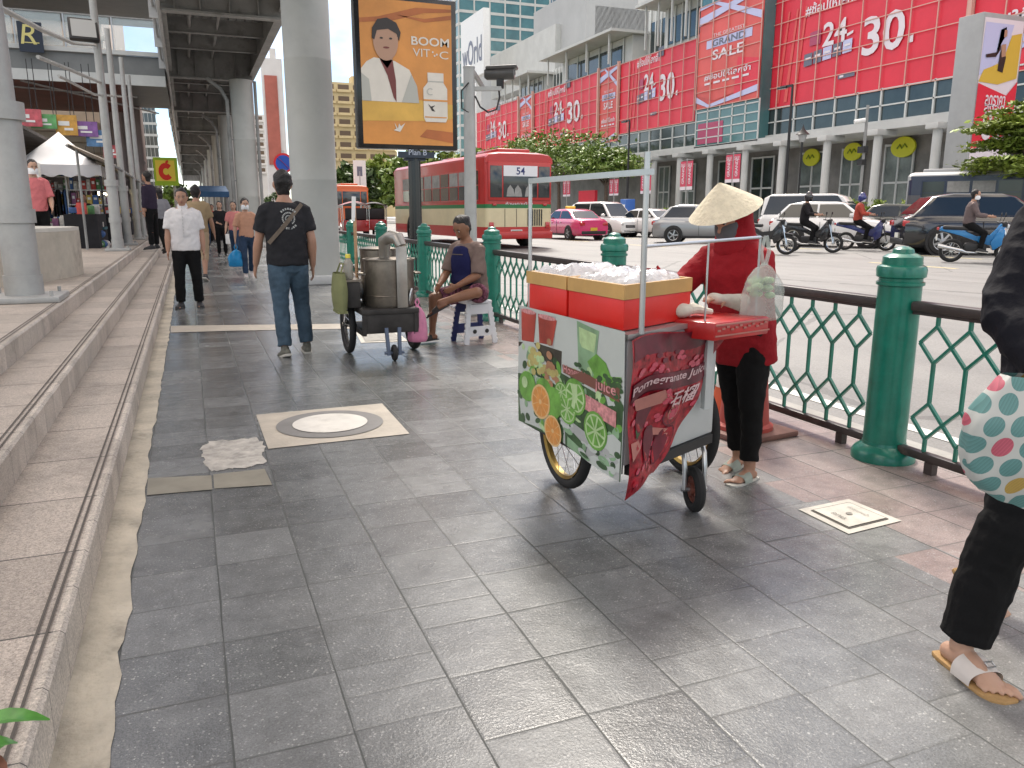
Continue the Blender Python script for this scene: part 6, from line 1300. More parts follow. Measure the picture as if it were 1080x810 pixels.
    if shoe:
        for s_, sg in (('R', 1), ('L', -1)):
            a_ = J['an'+s_]; f_ = J['foot'+s_]; fl_ = f_.cross(Vector((0, 0, 1))).normalized(); fu = fl_.cross(f_); fu = fu if fu.z > 0 else -fu
            if shoe[0] == 'sandal':
                ws = shoe[3] if len(shoe) > 3 else 1
                q = MB(shoe[1]); pts = []
                for t, wd in ((-.075, .030), (-.04, .038), (.03, .040), (.10, .050), (.15, .052), (.185, .042), (.205, .02)): pts.append((t, wd*ws))
                poly = [Q(a_-fu*.078+f_*t+fl_*wd) for t, wd in pts]+[Q(a_-fu*.078+f_*t-fl_*wd) for t, wd in reversed(pts)]; q.prism(poly, fu*.016*S, .004); o = q.build('sandal_sole', body)
                q = MB(shoe[2]); q.grid(lambda u, v: Q(a_-fu*.066+f_*(.035+.075*v)+fl_*math.cos(PI*u)*.052*ws+fu*math.sin(PI*u)**.6*(.062-.022*v)), 15, 4); q.build('sandal_strap', o)
            else:
                bm = bmesh.new(); loft(bm, [Q(a_-fu*.045-f_*.045), Q(a_-fu*.038+f_*.02), Q(a_-fu*.045+f_*.10), Q(a_-fu*.052+f_*.175)], [v*S for v in (.038, .044, .050, .040)], [v*S for v in (.036, .046, .034, .024)], fl_, 14)
                loft(bm, [Q(a_-fu*.04), Q(a_+fu*.005)], [.042*S, .041*S]); o = child('shoe', bm, shoe[1], 2, 0, vox*.8)
                q = MB(shoe[2]); pts = ((-.08, .030), (-.04, .042), (.03, .042), (.10, .053), (.16, .050), (.20, .032), (.215, .012)); q.prism([Q(a_-fu*.084+f_*t+fl_*wd) for t, wd in pts]+[Q(a_-fu*.084+f_*t-fl_*wd) for t, wd in reversed(pts)], fu*.024*S, .005); q.build('shoe_sole', o)
    if hair:
        bm = bmesh.new(); k = 1.10; sel = hz[4:8]+[(.120, .034, .046, -.016), (.130, .014, .018, -.016)]; back = .022
        loft(bm, [Q(headc-look*.040-up*.060), Q(headc-look*.040-up*.02)]+[Q(headc+up*(z*1.06+.008)+look*(o-.014-.030*max(0, min(1, (.06-z)/.06)))) for z, a, b, o in sel], [.058*S, .072*S]+[a*S*1.20 for z, a, b, o in sel], [.055*S, .066*S]+[b*S*(.92 if z < .03 else 1.06) for z, a, b, o in sel], hl, 20, True, False)
        if hair == 'long': loft(bm, [Q(headc-look*.055+up*.05), Q(headc-look*.075-up*.06), Q(headc-look*.075-up*.20)], [.07*S, .078*S, .06*S], [.05*S, .045*S, .03*S], hl, 14)
        if hair == 'tied': loft(bm, [Q(headc-look*.09+up*.02), Q(headc-look*.12-up*.03), Q(headc-look*.11-up*.12)], [.03*S, .035*S, .018*S], None, None, 10)
        o = child('hair', bm, HAIR, 1, .013, max(.008, vox*.8))
    if face and eyes:
        for s_ in (-1, 1):
            q = MB(EYEW); q.sphere(Q(headc+look*.081+hl*s_*.030+up*.004), .0098*S, 10, 6); q.m(EYED); q.sphere(Q(headc+look*.0885+hl*s_*.030+up*.004), .0062*S, 8, 5); o = q.build('eye', body)
            q = MB(HAIR); q.tube([Q(headc+look*.091+hl*s_*.016+up*.024), Q(headc+look*.091+hl*s_*.032+up*.028), Q(headc+look*.083+hl*s_*.048+up*.024)], [.004*S, .0045*S, .003*S], 6); q.build('eyebrow', body)
        if not mask: q = MB(LIPS); q.tube([Q(headc+look*.090-up*.060-hl*.020), Q(headc+look*.0965-up*.062), Q(headc+look*.090-up*.060+hl*.020)], [.003*S, .0055*S, .003*S], 6); q.build('mouth', body)
    if mask:
        q = MB(mask); q.grid(lambda u, v: Q(headc+look*(-.02+.125*math.sin(PI*u)**.75*(1-.18*(2*v-1)**2))+hl*(-math.cos(PI*u))*.079+up*(-.105+.10*v)), 15, 6); q.build('face_mask', body)
    body['_j'] = 0
    del body['_j']
    W = Matrix.Translation(loc) @ Matrix.Rotation(rz, 4, 'Z')
    info = {k: W @ Q(v) for k, v in J.items() if not k.startswith('foot')}; info.update(head=W @ Q(headc), neck=W @ Q(neck0), chest=W @ Q(chest), pel=W @ Q(pel), look=(W.to_3x3() @ look), up=(W.to_3x3() @ up), hl=(W.to_3x3() @ hl), S=S, Q=Q, body=body, l=dict(headc=headc, look=look, up=up, hl=hl, sh=sh, chest=chest, waist=waist, pel=pel, sp=sp, lat=lat, neck0=neck0, shR=shR, shL=shL))
    return info
WALK_A = dict(legR=((.03, .32, -1), (.0, .02, -1), (.12, 1, .02)), legL=((-.03, -.22, -1), (-.02, -.55, -1), (-.1, 1, -.55)), armR=((.22, -.25, -1), (.1, .12, -1)), armL=((-.22, .25, -1), (-.1, .5, -1)), ground='R')
WALK_B = dict(legL=((-.03, .30, -1), (.0, .02, -1), (-.12, 1, .02)), legR=((.03, -.20, -1), (.02, -.5, -1), (.1, 1, -.5)), armL=((-.20, -.22, -1), (-.1, .12, -1)), armR=((.20, .22, -1), (.1, .45, -1)), ground='L')
BLKC = cloth('black_trousers', (.006, .006, .0065), .9, .6); WHTS = cloth('white_shirt', (.62, .60, .60), .8, .7, 5, .06); TSH = cloth('charcoal_shirt', (.020, .020, .023), .85, .7); JEAN = cloth('blue_jeans', (.05, .082, .115), .85, .7, 7, .3); JEAND = cloth('dark_jeans', (.025, .045, .085), .85, .7, 7, .3); SHOEB = mat('dark_shoe', (.03, .03, .032), .6); SOLEW = mat('sole_pale', (.45, .44, .40), .7); SHOEG = mat('grey_shoe', (.12, .12, .10), .7, nscale=20, namt=.4); MASKW = mat('white_mask', (.70, .72, .74), .7); STRAP = mat('brown_strap', (.13, .10, .075), .7, nscale=20, namt=.2)
# man walking away in a black t-shirt
A = G(300, 376); B_ = G(316, 364)
man = figure('man walking away in charcoal printed t-shirt and blue jeans', (.84, 7.78, 0), R(6), 1.66, dict(legR=((.10, .16, -1), (.03, -.18, -1), (.15, 1, .0)), legL=((-.04, -.14, -1), (-.02, -.26, -1), (-.12, 1, -.30)), armL=((-.26, .16, -1), (-.10, .42, -1)), armR=((.20, -.16, -1), (.04, .20, -1)), spine=(0, .03, 1), ground='RL'), .011, SKIN, TSH, .72, JEAN, 1.94, ('shoe', SHOEG, SOLEW), 'short', face=True, build=1.10, top_len=.03, legfit=1.12)
q = MB(mat('print_grey', (.36, .37, .36), .8)); l = man['l']; Qm = man['Q']
def on_back(u, v, dd=.0): return Qm(l['chest']+l['lat']*u+l['sp']*v-Vector((0, 1, 0))*(.150+dd-.9*u*u))
for i in range(24):
    a0, a1 = 2*PI*i/24, 2*PI*(i+.7)/24
    for r0, r1 in ((.048, .062), (.022, .034)): q.face([on_back(r_*math.cos(a)*1.0, .03+r_*math.sin(a), .004) for r_, a in ((r0, a0), (r1, a0), (r1, a1), (r0, a1))])
for i in range(7):
    for s_ in (1, -1): a = PI/2*s_+(i-3)*.26; c = on_back(.088*math.cos(a), .03+.09*math.sin(a), .004); q.box(c, (.014, .004, .018), ry=-(a-PI/2*s_))
q.build('shirt_print', man['body'])
q = MB(STRAP); pts = []
for i in range(15):
    t = i/14; u = .135-.325*t; v = .165-.36*t; pts.append(on_back(u, v, .006-.02*abs(t-.5)))
for a, b_ in zip(pts, pts[1:]): q.bar(a, b_, .006, .036, (0, 0, 1))
q.build('bag_strap', man['body'])
# man in a white shirt walking towards us
wm = figure('man in white short sleeved shirt and black trousers walking towards us', (-.06, 12.2, 0), PI+R(-4), 1.60, dict(legR=((.08, .13, -1), (.02, -.04, -1), (.25, 1, 0)), legL=((-.08, .02, -1), (-.02, -.10, -1), (-.2, 1, 0)), armR=((.16, .10, -1), (.06, .20, -1)), armL=((-.16, -.06, -1), (-.06, .14, -1)), spine=(0, -.02, 1), ground='RL'), .013, SKIN, WHTS, .8, BLKC, 1.96, ('shoe', SHOEB, SHOEB), 'short', build=1.18, top_len=.05, legfit=1.15)
q = MB(mat('button_line', (.48, .47, .47), .7)); l = wm['l']; Qm = wm['Q']
for i in range(10): v = -.20+.42*i/9; q.box(Qm(l['chest']+l['sp']*(v-.02)+Vector((0, .171-.05*max(0, v-.1)*4, 0))), (.010, .006, .03))
q.build('shirt_placket', wm['body'])
bm = bmesh.new(); loft(bm, [Qm(l['neck0']-l['sp']*.012), Qm(l['neck0']+l['sp']*.028)], [.080, .066], [.076, .066], l['lat'], 18); o = fuse('collar', bm, WHTS, .01, 1, .002); o.parent = wm['body']
# woman with blue bag
ORG = cloth('salmon_blouse', (.50, .27, .18), .8, .6)
wo = figure('woman in salmon blouse, dark jeans and white mask carrying a blue bag', (1.10, 17.55, 0), PI+R(6), 1.57, dict(WALK_A, armR=((.30, .05, -1), (.06, .06, -1)), armL=((-.22, -.1, -1), (-.02, .6, -.7))), .016, SKIN2, ORG, .9, JEAND, 1.95, ('shoe', mat('pale_shoe', (.55, .5, .48), .6), SOLEW), 'tied', mask=MASKW, build=.90)
def carrier_bag(loc, w_, h_, m, label, rz=0, hang=.12, cat='bag'):
    q = MB(m); rnd = random.Random(int(loc[0]*991)); n = 18; prof = [(.03, 0), (.42, .02), (.50, .12), (.48, .45), (.40, .75), (.22, .93), (.10, 1.0), (.05, 1.04)]
    def f(u, v):
        i = v*(len(prof)-1); j = min(int(i), len(prof)-2); t = i-j; r_ = prof[j][0]*(1-t)+prof[j+1][0]*t; z = prof[j][1]*(1-t)+prof[j+1][1]*t; a = 2*PI*u
        k = 1+.16*noise.noise((math.cos(a)*2.2+loc[0]*7, math.sin(a)*2.2, z*3))+.05*math.sin(a*9)*(z > .5)
        return Vector((r_*w_*math.cos(a)*k, r_*w_*.65*math.sin(a)*k, (z-1.04)*h_-hang*.9))
    q.grid(f, n*2, 16, True)
    for s_ in (-1, 1): q.tube([(s_*.03*w_, 0, -hang), (s_*.10*w_, 0, -hang*.5), (s_*.02*w_, 0, .005)], [.012*w_/.3, .009, .007], 6)
    return tag(q.build('carrier_bag', None, loc, rz), label, cat)
PLB = mat('blue_plastic', (.01, .24, .52), .3, alpha=.92, nscale=6, namt=.2); PLP = mat('pink_plastic', (.62, .22, .36), .3, alpha=.88, nscale=6, namt=.25); PLC = mat('clear_plastic', (.55, .60, .56), .15, alpha=.38, nscale=5, namt=.3)
h_ = wo['wrR']; carrier_bag((h_.x, h_.y-.02, h_.z-.10), .34, .34, PLB, 'blue plastic carrier bag in the hand of the woman in salmon')
# people farther along the pavement
FAR = 'people far along the pavement'
TANS = cloth('tan_shirt', (.30, .22, .13)); KHA = cloth('khaki_shorts', (.32, .24, .16)); PURP = cloth('dark_purple_top', (.03, .022, .04)); GREYT = cloth('grey_top', (.22, .22, .24)); PINKT = cloth('pink_top', (.55, .20, .19)); BLKT = cloth('black_top', (.014, .013, .015)); REDT = cloth('red_top', (.40, .05, .04))
def fp(px, py, z=0): p = G(px, py, z); return (p.x, p.y, z)
figure('person in tan shirt and dark cap walking away behind the white-shirted man', (.17, 17.0, 0), R(-10), 1.80, WALK_B, .018, SKIN, TANS, .8, KHA, 1.3, ('shoe', SHOEB, SOLEW), 'short', group=FAR, build=1.02)
bk = figure('distant person in black top holding a white paper bag', (.92, 26.5, 0), PI, 1.60, dict(armR=((.2, .15, -1), (-.5, .6, -.2)), armL=((-.25, 0, -1), (-.05, .15, -1))), .02, SKIN2, BLKT, 1.6, BLKC, 1.95, ('shoe', SHOEB, SOLEW), 'long', group=FAR, build=.9)
h_ = bk['wrL']; q = MB(WHITE); q.box((0, 0, -.22), (.24, .10, .30), .01); q.tube([(-.06, 0, -.07), (-.04, 0, 0), (.04, 0, 0), (.06, 0, -.07)], .006, 6); tag(q.build('paper_bag', None, (h_.x, h_.y-.05, h_.z-.08)), 'white paper bag held by the distant person in black', 'bag')
figure('distant person in pink top just behind the woman with the blue bag', (1.18, 23.5, 0), PI+R(-12), 1.58, WALK_B, .02, SKIN2, PINKT, .8, JEAND, 1.95, ('shoe', SHOEB, SOLEW), 'long', group=FAR, build=.95)
figure('distant person in dark clothes beside the far columns', (.62, 34, 0), 0, 1.66, WALK_A, .022, SKIN, BLKT, .8, JEAND, 1.95, ('shoe', SHOEB, SOLEW), 'short', group=FAR)
figure('distant person in red top under the blue canopy', (1.0, 38, 0), PI, 1.62, WALK_A, .022, SKIN, REDT, .8, BLKC, 1.95, ('shoe', SHOEB, SOLEW), 'short', group=FAR)
figure('distant person in grey top left of the black-clad one', (.35, 36, 0), 0, 1.68, WALK_B, .022, SKIN, GREYT, .8, BLKC, 1.95, ('shoe', SHOEB, SOLEW), 'short', group=FAR)
p = G(163, 262, .48); figure('person in dark purple clothes standing on the steps beside the grey poles', (p.x, p.y, .48), R(60), 1.72, dict(armR=((.15, .3, -1), (-.1, .6, -.6))), .018, SKIN, PURP, 1.7, BLKC, 1.95, ('shoe', SHOEB, SHOEB), 'short')
p = G(172, 268, .32); wg = figure('person in grey top with a white bag behind the dark clothed one', (p.x, p.y+1.5, .32), R(30), 1.58, dict(WALK_A), .02, SKIN2, GREYT, .8, BLKC, 1.95, ('shoe', SHOEB, SHOEB), 'long')
carrier_bag((wg['wrR'].x, wg['wrR'].y, wg['wrR'].z-.09), .26, .28, WHITE, 'small white bag held beside the dark clothed person')
# woman in pink behind the planter
p = AY(36, 200, 15.2); figure('woman in pink t-shirt and face mask behind the concrete planter wall', (p.x, 15.2, .48), PI+R(25), 1.62, dict(armL=((-.2, .15, -1), (.2, .7, -.5))), .014, SKIN2, cloth('rose_shirt', (.58, .17, .18), .8, .6), .9, BLKC, 1.95, ('shoe', SHOEB, SHOEB), 'tied', mask=MASKW, build=1.02)
p = AY(88, 215, 24.2); figure('stall keeper in dark clothes sitting low under the white tent', (p.x, 24.3, .48), PI, 1.6, dict(legR=((.1, .9, -.2), (.05, .1, -1), (.1, 1, 0)), legL=((-.1, .9, -.2), (-.05, .1, -1), (-.1, 1, 0)), armR=((.15, .4, -1), (-.2, .8, .1)), armL=((-.15, .4, -1), (.2, .8, .1)), ground='RL'), .018, SKIN, BLKT, 1.6, BLKC, 1.95, ('shoe', SHOEB, SHOEB), 'long')
q = MB(PLASTB); q.box((0, 0, .40), (.36, .36, .05), .02)
for sx in (-1, 1):
    for sy in (-1, 1): q.bar((sx*.15, sy*.15, 0), (sx*.13, sy*.13, .39), .035, .035)
tag(q.build('stall_stool', None, (p.x, 24.22, .48)), 'black stool under the stall keeper in the tent', 'stool')
figure('shopper in dark top before the clothes racks at the left edge', (AY(6, 215, 21).x, 21, .48), R(10), 1.66, WALK_A, .018, SKIN, BLKT, .8, JEAND, 1.95, ('shoe', SHOEB, SHOEB), 'short')
# ================================================================ red juice cart
CRED = mat('crate_red', (.62, .018, .012), .4, nscale=2, namt=.12, bscale=30, bstr=.05); CTAN = mat('crate_rim_tan', (.50, .30, .10), .5, nscale=4, namt=.15); GREYP = mat('grey_panel', (.52, .54, .53), .5, nscale=3, namt=.08, dirt=((.28, .28, .27), 3, .6, .5)); ALU = mat('aluminium', (.50, .51, .51), .3, .8, nscale=6, namt=.12)
A, B, D = Vector((1.45, 3.51, 0)), Vector((1.49, 2.56, 0)), Vector((2.13, 2.86, 0)); E_ = Vector((2.08, 3.62, 0)); CO = Vector((1.79, 3.1, 0))
cart = empty('juice_cart', CO, 0, 'red juice vending cart with fruit printed vinyl sides and bicycle wheels', 'vending cart')
def cm(m=None):
    q = MB(m); q.T = Matrix.Translation(-CO); return q
def foot_(pts, z): return [Vector((p.x, p.y, z)) for p in pts]
def inset(pts, k): c = sum(pts, Vector())/len(pts); return [c+(p-c)*k for p in pts]
q = cm(GREYP); q.prism(foot_(inset([A, B, D, E_], .97), .36), (0, 0, .50), .01); q.build('cabinet', cart)
q = cm(mat('counter_steel', (.45, .45, .44), .35, .7)); q.prism(foot_(inset([A, B, D, E_], 1.0), .862), (0, 0, .02)); q.build('counter', cart)
q = cm(PLASTB); 
for a, b in ((A, B), (B, D), (D, E_), (E_, A)): q.bar(inset([a, b, CO], .9)[0]+Vector((0, 0, .34)), inset([a, b, CO], .9)[1]+Vector((0, 0, .34)), .03, .04)
q.bar((1.62, 3.36, .27), (2.32, 3.34, .27), .03, .03); q.box((1.62+.02, 3.36, .31), (.03, .05, .1)); q.build('chassis', cart)
# vinyl: side sheet with fruit print
VW = mat('vinyl_white', (.44, .47, .44), .35, nscale=4, namt=.06); VDG = mat('vinyl_dark_green', (.03, .075, .025), .35, nscale=9, namt=.6); VG = mat('vinyl_lime', (.12, .30, .045), .35, nscale=14, namt=.35); VLG = mat('vinyl_pale_lime', (.38, .52, .26), .35, nscale=20, namt=.2); VO = mat('vinyl_orange', (.58, .24, .05), .35, nscale=26, namt=.2); VOR = mat('vinyl_orange_rind', (.62, .40, .18), .35); VDK = mat('vinyl_dark', (.045, .04, .028), .35, nscale=8, namt=.5); VGR = mat('vinyl_grape', (.42, .36, .13), .35, nscale=10, namt=.3); VGP = mat('vinyl_grape_pink', (.34, .17, .09), .35, nscale=10, namt=.3); VJ = mat('vinyl_juice_red', (.34, .045, .030), .3, nscale=5, namt=.35); VPG = mat('vinyl_glass', (.20, .33, .19), .3, nscale=7, namt=.3); VGY = mat('vinyl_grey', (.36, .37, .36), .35, nscale=7, namt=.15); VBR = mat('vinyl_brown_text', (.16, .06, .04), .4); VPK = mat('vinyl_pink_text', (.52, .22, .22), .4, nscale=40, namt=.5)
zt_, zb_ = .895, .325
def S(u, v, k=0):          # u 0..1 from A to B, v 0..1 up
    p = A.lerp(B, u); zb2 = zb_+.02*math.sin(u*5); bul = .004*math.sin(u*9)+.006*math.sin(v*4+u*3)
    return Vector((p.x-.012-.0005*k-bul*.5, p.y-.002, zb2+(zt_-zb2)*v))
def ell(q, u, v, ru, rv, k, n=18, a0=0, a1=2*PI): q.face([S(u+ru*math.cos(a0+(a1-a0)*i/n), v+rv*math.sin(a0+(a1-a0)*i/n), k) for i in range(n)])
q = cm(VW); q.grid(lambda u, v: S(u, v), 24, 14)
def patch(mm_, pts, k):
    q.m(mm_)
    us = [p[0] for p in pts]
    q.face([S(u, v, k) for u, v in pts])
patch(VDK, [(0, .0), (.46, .0), (.46, .72), (.22, .72), (0, .69)], 1); patch(VDG, [(0, .0), (.48, 0), (.48, .42), (.3, .46), (0, .42)], 2)
patch(VGY, [(0, .98), (.40, .98), (.38, .70), (0, .70)], 1); patch(VDG, [(.44, 0), (.995, 0), (.995, .50), (.44, .55)], 1.4)
patch(VJ, [(.03, .97), (.20, .97), (.18, .72), (.04, .71)], 3); patch(VJ, [(.22, .97), (.41, .95), (.37, .74), (.24, .73)], 3)
q.m(VPK); ell(q, .11, .965, .085, .02, 4); ell(q, .31, .955, .09, .02, 4)
rnd = random.Random(4)
for i in range(34): q.m(VGR if i % 3 else VLG); u, v = rnd.gauss(.20, .055), rnd.gauss(.58, .055); ell(q, u, v, .024, .030, 4+i*.1, 12)
for i in range(34): q.m(VGP if i % 3 else VGR); u, v = rnd.gauss(.34, .05), rnd.gauss(.50, .075); ell(q, u, v, .024, .030, 4+i*.1, 12)
q.m(VG); ell(q, .12, .33, .10, .13, 8); ell(q, .40, .28, .08, .13, 8); ell(q, .30, .36, .08, .09, 7.8); q.m(VLG); ell(q, .09, .36, .035, .05, 8.4)
for (u, v, r_) in ((.27, .24, .115), (.40, .045, .10)):
    q.m(VOR); ell(q, u, v, r_*.86, r_*1.28, 9); q.m(VO); ell(q, u, v, r_*.74, r_*1.12, 9.4); q.m(VOR)
    for i in range(9): a = i*2*PI/9; q.face([S(u+r_*.1*math.cos(a), v+r_*.15*math.sin(a), 9.8), S(u+r_*.72*math.cos(a-.035), v+r_*1.08*math.sin(a-.035), 9.8), S(u+r_*.72*math.cos(a+.035), v+r_*1.08*math.sin(a+.035), 9.8)])
    ell(q, u, v, r_*.13, r_*.19, 10, 10)
patch(VPG, [(.60, .99), (.80, .96), (.76, .62), (.62, .64)], 2); patch(VLG, [(.62, .95), (.78, .93), (.76, .80), (.63, .81)], 3); patch(VG, [(.70, .72), (.78, .80), (.86, .76), (.90, .68), (.98, .70), (.97, .58), (.80, .60)], 4); q.m(VDG)
for i in range(26): ell(q, rnd.uniform(.5, .98), rnd.uniform(.56, .68), .022, .018, 4.4+i*.05, 8)
patch(VBR, [(.47, .62), (.72, .63), (.92, .60), (.97, .64), (.97, .53), (.70, .55), (.48, .56)], 5); q.m(VPK); q.text('juice', S(.86, .585, 7), (B-A).normalized(), (0, 0, 1), w=.16, h=.055, bold=True); q.text('Honey Lime', S(.62, .595, 7), (B-A).normalized(), (0, 0, 1), w=.26, h=.045, bold=True)
patch(VDG, [(.48, .52), (.99, .48), (.99, .26), (.75, .24), (.48, .30)], 2); patch(VPK, [(.68, .48), (.95, .46), (.95, .35), (.69, .37)], 6)
for (u, v, r_) in ((.60, .42, .10), (.79, .26, .10), (.53, .29, .085), (.47, .40, .06)):
    q.m(VG); ell(q, u, v, r_, r_*1.35, 7+r_); q.m(VLG); ell(q, u, v, r_*.86, r_*1.16, 7.3+r_); q.m(VG)
    for i in range(8): a = i*PI/4+.2; q.face([S(u+r_*.78*math.cos(a-.30), v+r_*1.05*math.sin(a-.30), 7.6+r_), S(u+r_*.78*math.cos(a+.30), v+r_*1.05*math.sin(a+.30), 7.6+r_), S(u+r_*.12*math.cos(a), v+r_*.16*math.sin(a), 7.6+r_)])
patch(VGY, [(.50, .22), (.75, .20), (.99, .08), (.99, .0), (.50, .0)], 3); patch(VDG, [(.51, .17), (.62, .13), (.72, .10), (.70, .0), (.52, .0)], 4); patch(VPG, [(.54, .08), (.66, .06), (.66, .0), (.54, .0)], 5); patch(VW, [(.86, .26), (.93, .30), (.99, .27), (.99, .06), (.93, .05), (.90, .12), (.86, .14)], 5)
rnd = random.Random(21)
for i in range(150):
    u, v = rnd.uniform(.02, .98), rnd.uniform(.02, .66)
    if u > .5 and v < .2: continue
    q.m(rnd.choice([VG, VDG, VDG, VLG, VPG])); a_ = rnd.uniform(0, PI); ru, rv = rnd.uniform(.02, .045), rnd.uniform(.012, .03); n_ = 9
    q.face([S(u+ru*math.cos(2*PI*j/n_)*math.cos(a_)-rv*math.sin(2*PI*j/n_)*math.sin(a_), v+ru*1.3*math.cos(2*PI*j/n_)*math.sin(a_)+rv*1.3*math.sin(2*PI*j/n_)*math.cos(a_), 2.2+i*.008) for j in range(n_)])
for i in range(40):
    u, v = rnd.uniform(.5, .97), rnd.uniform(.02, .2); q.m(rnd.choice([VGY, VW, VPG, VDG])); ell(q, u, v, rnd.uniform(.015, .05), rnd.uniform(.01, .03), 5.2+i*.01, 9)
q.build('side_vinyl', cart)
# near vinyl: pomegranate sheet hanging to a point
VPR = mat('pomegranate_red', (.30, .012, .022), .28, nscale=26, namt=.75); VPD = mat('pomegranate_dark', (.12, .010, .022), .3, nscale=9, namt=.5); VPA = mat('aril_pink', (.50, .05, .09), .2, coat=.5); VPW = mat('pomegranate_pith', (.44, .17, .14), .4, nscale=9, namt=.15); VTX = mat('vinyl_text_pink', (.60, .42, .42), .4)
FD = (D-B).normalized(); FN = Vector((FD.y, -FD.x, 0))
def F(u, v, k=0):      # u along the near face 0..1, v 0..1 up
    # the sheet narrows towards its lower corner
    right = .27+.80*min(1, v*1.06)**.90
    left = -.015
    x = left+(right-left)*u; z = .325-.03+.57*v+.01*math.sin(x*8)-.055*(1-v)*(x < .2)*(.2-x)*5
    bul = .012*math.sin(x*17+v*3)*(1-v*.6)+.010*math.sin(v*9+x*6)
    p = B+FD*(x*.685)+FN*(.018+.0006*k+bul); return Vector((p.x, p.y, z))
q = cm(VPR); q.grid(lambda u, v: F(u, v), 22, 22)
def fe(u, v, ru, rv, k, n=14): q.face([F(u+ru*math.cos(2*PI*i/n), v+rv*math.sin(2*PI*i/n), k) for i in range(n)])
def fpoly(m, pts, k): q.m(m); q.face([F(u, v, k) for u, v in pts])
def fstrip(m, v0, v1, k, u0=.02, u1=.98):
    q.m(m); q.grid(lambda u, v: F(u0+(u1-u0)*u, v0+(v1-v0)*v, k), 20, 4)
fstrip(VPD, .86, .99, 2); fstrip(VPD, .60, .72, 2)
rnd = random.Random(8)
for i in range(120):
    v = rnd.choice([rnd.uniform(.72, .86), rnd.uniform(.03, .30), rnd.uniform(.36, .6)]); q.m(rnd.choice([VPA, VPA, VPR, VPD])); fe(rnd.uniform(.05, .95), v, .026*(1+.6*(1-v)), .018, 3+i*.05, 9)
for u, v, r_ in ((.22, .46, .12), (.66, .44, .13), (.40, .24, .13), (.72, .2, .16)):
    q.m(VPD); fe(u, v, r_*1.05, r_*.85, 9.2); q.m(VPR); fe(u, v, r_*.95, r_*.77, 9.6); q.m(VPW); fe(u-.01, v, r_*.62, r_*.5, 10)
    q.m(VPA)
    for i in range(22): a = rnd.uniform(0, 2*PI); rr = rnd.uniform(0, .5)*r_; fe(u+rr*math.cos(a), v+rr*.8*math.sin(a), .020, .015, 10.4+i*.04, 7)
fpoly(VPW, [(.05, .62), (.40, .60), (.55, .53), (.42, .50), (.10, .53)], 8); fpoly(VDG, [(.1, .41), (.24, .43), (.22, .36), (.12, .35)], 9); fpoly(VPW, [(.45, .33), (.7, .31), (.66, .27), (.42, .28)], 9)
fpoly(VPW, [(.02, .36), (.16, .33), (.2, .27), (.04, .24)], 8)
# lettering set on the sheet, following its folds
def ftext(s, u0, u1, v0, v1, k):
    vs, fs, x0, x1, y0, y1 = text_data(s, True); q.add([F(u0+(u1-u0)*(p.x-x0)/(x1-x0), v0+(v1-v0)*(p.y-y0)/(y1-y0)+.02*(p.x-x0)/(x1-x0), k) for p in vs], fs)
fstrip(VPD, .615, .72, 11, .02, .98)
q.m(VTX); ftext('Pomegranate Juice', .02, .95, .63, .70, 14); ftext('石榴', .52, .90, .47, .58, 14)
q.build('front_vinyl', cart)
# side board to the right of the sheet
# wheels with wire spokes
GOLD_R = mat('brass_rim', (.34, .22, .06), .3, .8, nscale=12, namt=.3)
def spoke_wheel(parent, c, r, name='wheel', ns=20, tr=.026, rim=GOLD_R):
    wv = empty(name, c); wv.parent = parent
    m_ = MB(TYRE); m_.ring((0, 0, 0), (1, 0, 0), r-tr, tr, 44, 10); m_.build('tyre', wv); m_ = MB(rim); m_.lathe([(r-tr*1.9, -.02), (r-tr*2.5, -.012), (r-tr*2.5, .012), (r-tr*1.9, .02)], n=44, axis='X', caps=False); m_.build('rim', wv)
    m_ = MB(CHROME); m_.cyl((-.05, 0, 0), (.05, 0, 0), .022, n=12)
    for i in range(ns):
        a = 2*PI*i/ns; s_ = 1 if i % 2 else -1; b_ = a+.35*(1 if i % 4 < 2 else -1); m_.tube([(s_*.035, .02*math.cos(b_), .02*math.sin(b_)), (0, (r-tr*2.4)*math.cos(a), (r-tr*2.4)*math.sin(a))], .0022, 4)
    m_.build('spokes', wv); return wv
spoke_wheel(cart, Vector((1.63, 3.38, .275))-CO, .275); spoke_wheel(cart, Vector((2.30, 3.34, .275))-CO, .275)
cc = Vector((2.03, 2.86, .0)); wv = empty('caster', cc-CO+Vector((0, 0, .0))); wv.parent = cart; wv.rotation_euler.z = R(-14)
RUST = mat('rusty_hub', (.20, .07, .05), .6, .4, nscale=18, namt=.4)
m_ = MB(TYRE); m_.ring((0, 0, .105), (1, 0, 0), .082, .024, 30, 9); m_.build('caster_tyre', wv); m_ = MB(RUST); m_.cyl((-.022, 0, .105), (.022, 0, .105), .03, n=14); m_.ring((0, 0, .105), (1, 0, 0), .06, .010, 24, 6)
for i in range(4): a = PI/4+i*PI/2; m_.bar((0, .02*math.cos(a), .105+.02*math.sin(a)), (0, .062*math.cos(a), .105+.062*math.sin(a)), .02, .022)
m_.build('caster_hub', wv)
m_ = MB(ALU)
for s_ in (-1, 1): m_.tube([(s_*.046, 0, .105), (s_*.047, .0, .20), (s_*.048, .02, .27), (s_*.045, .06, .315), (s_*.04, .12, .335)], .0115, 9)
m_.cyl((-.06, 0, .105), (.06, 0, .105), .010, n=8); m_.box((0, .13, .345), (.12, .08, .02)); m_.build('fork', wv)
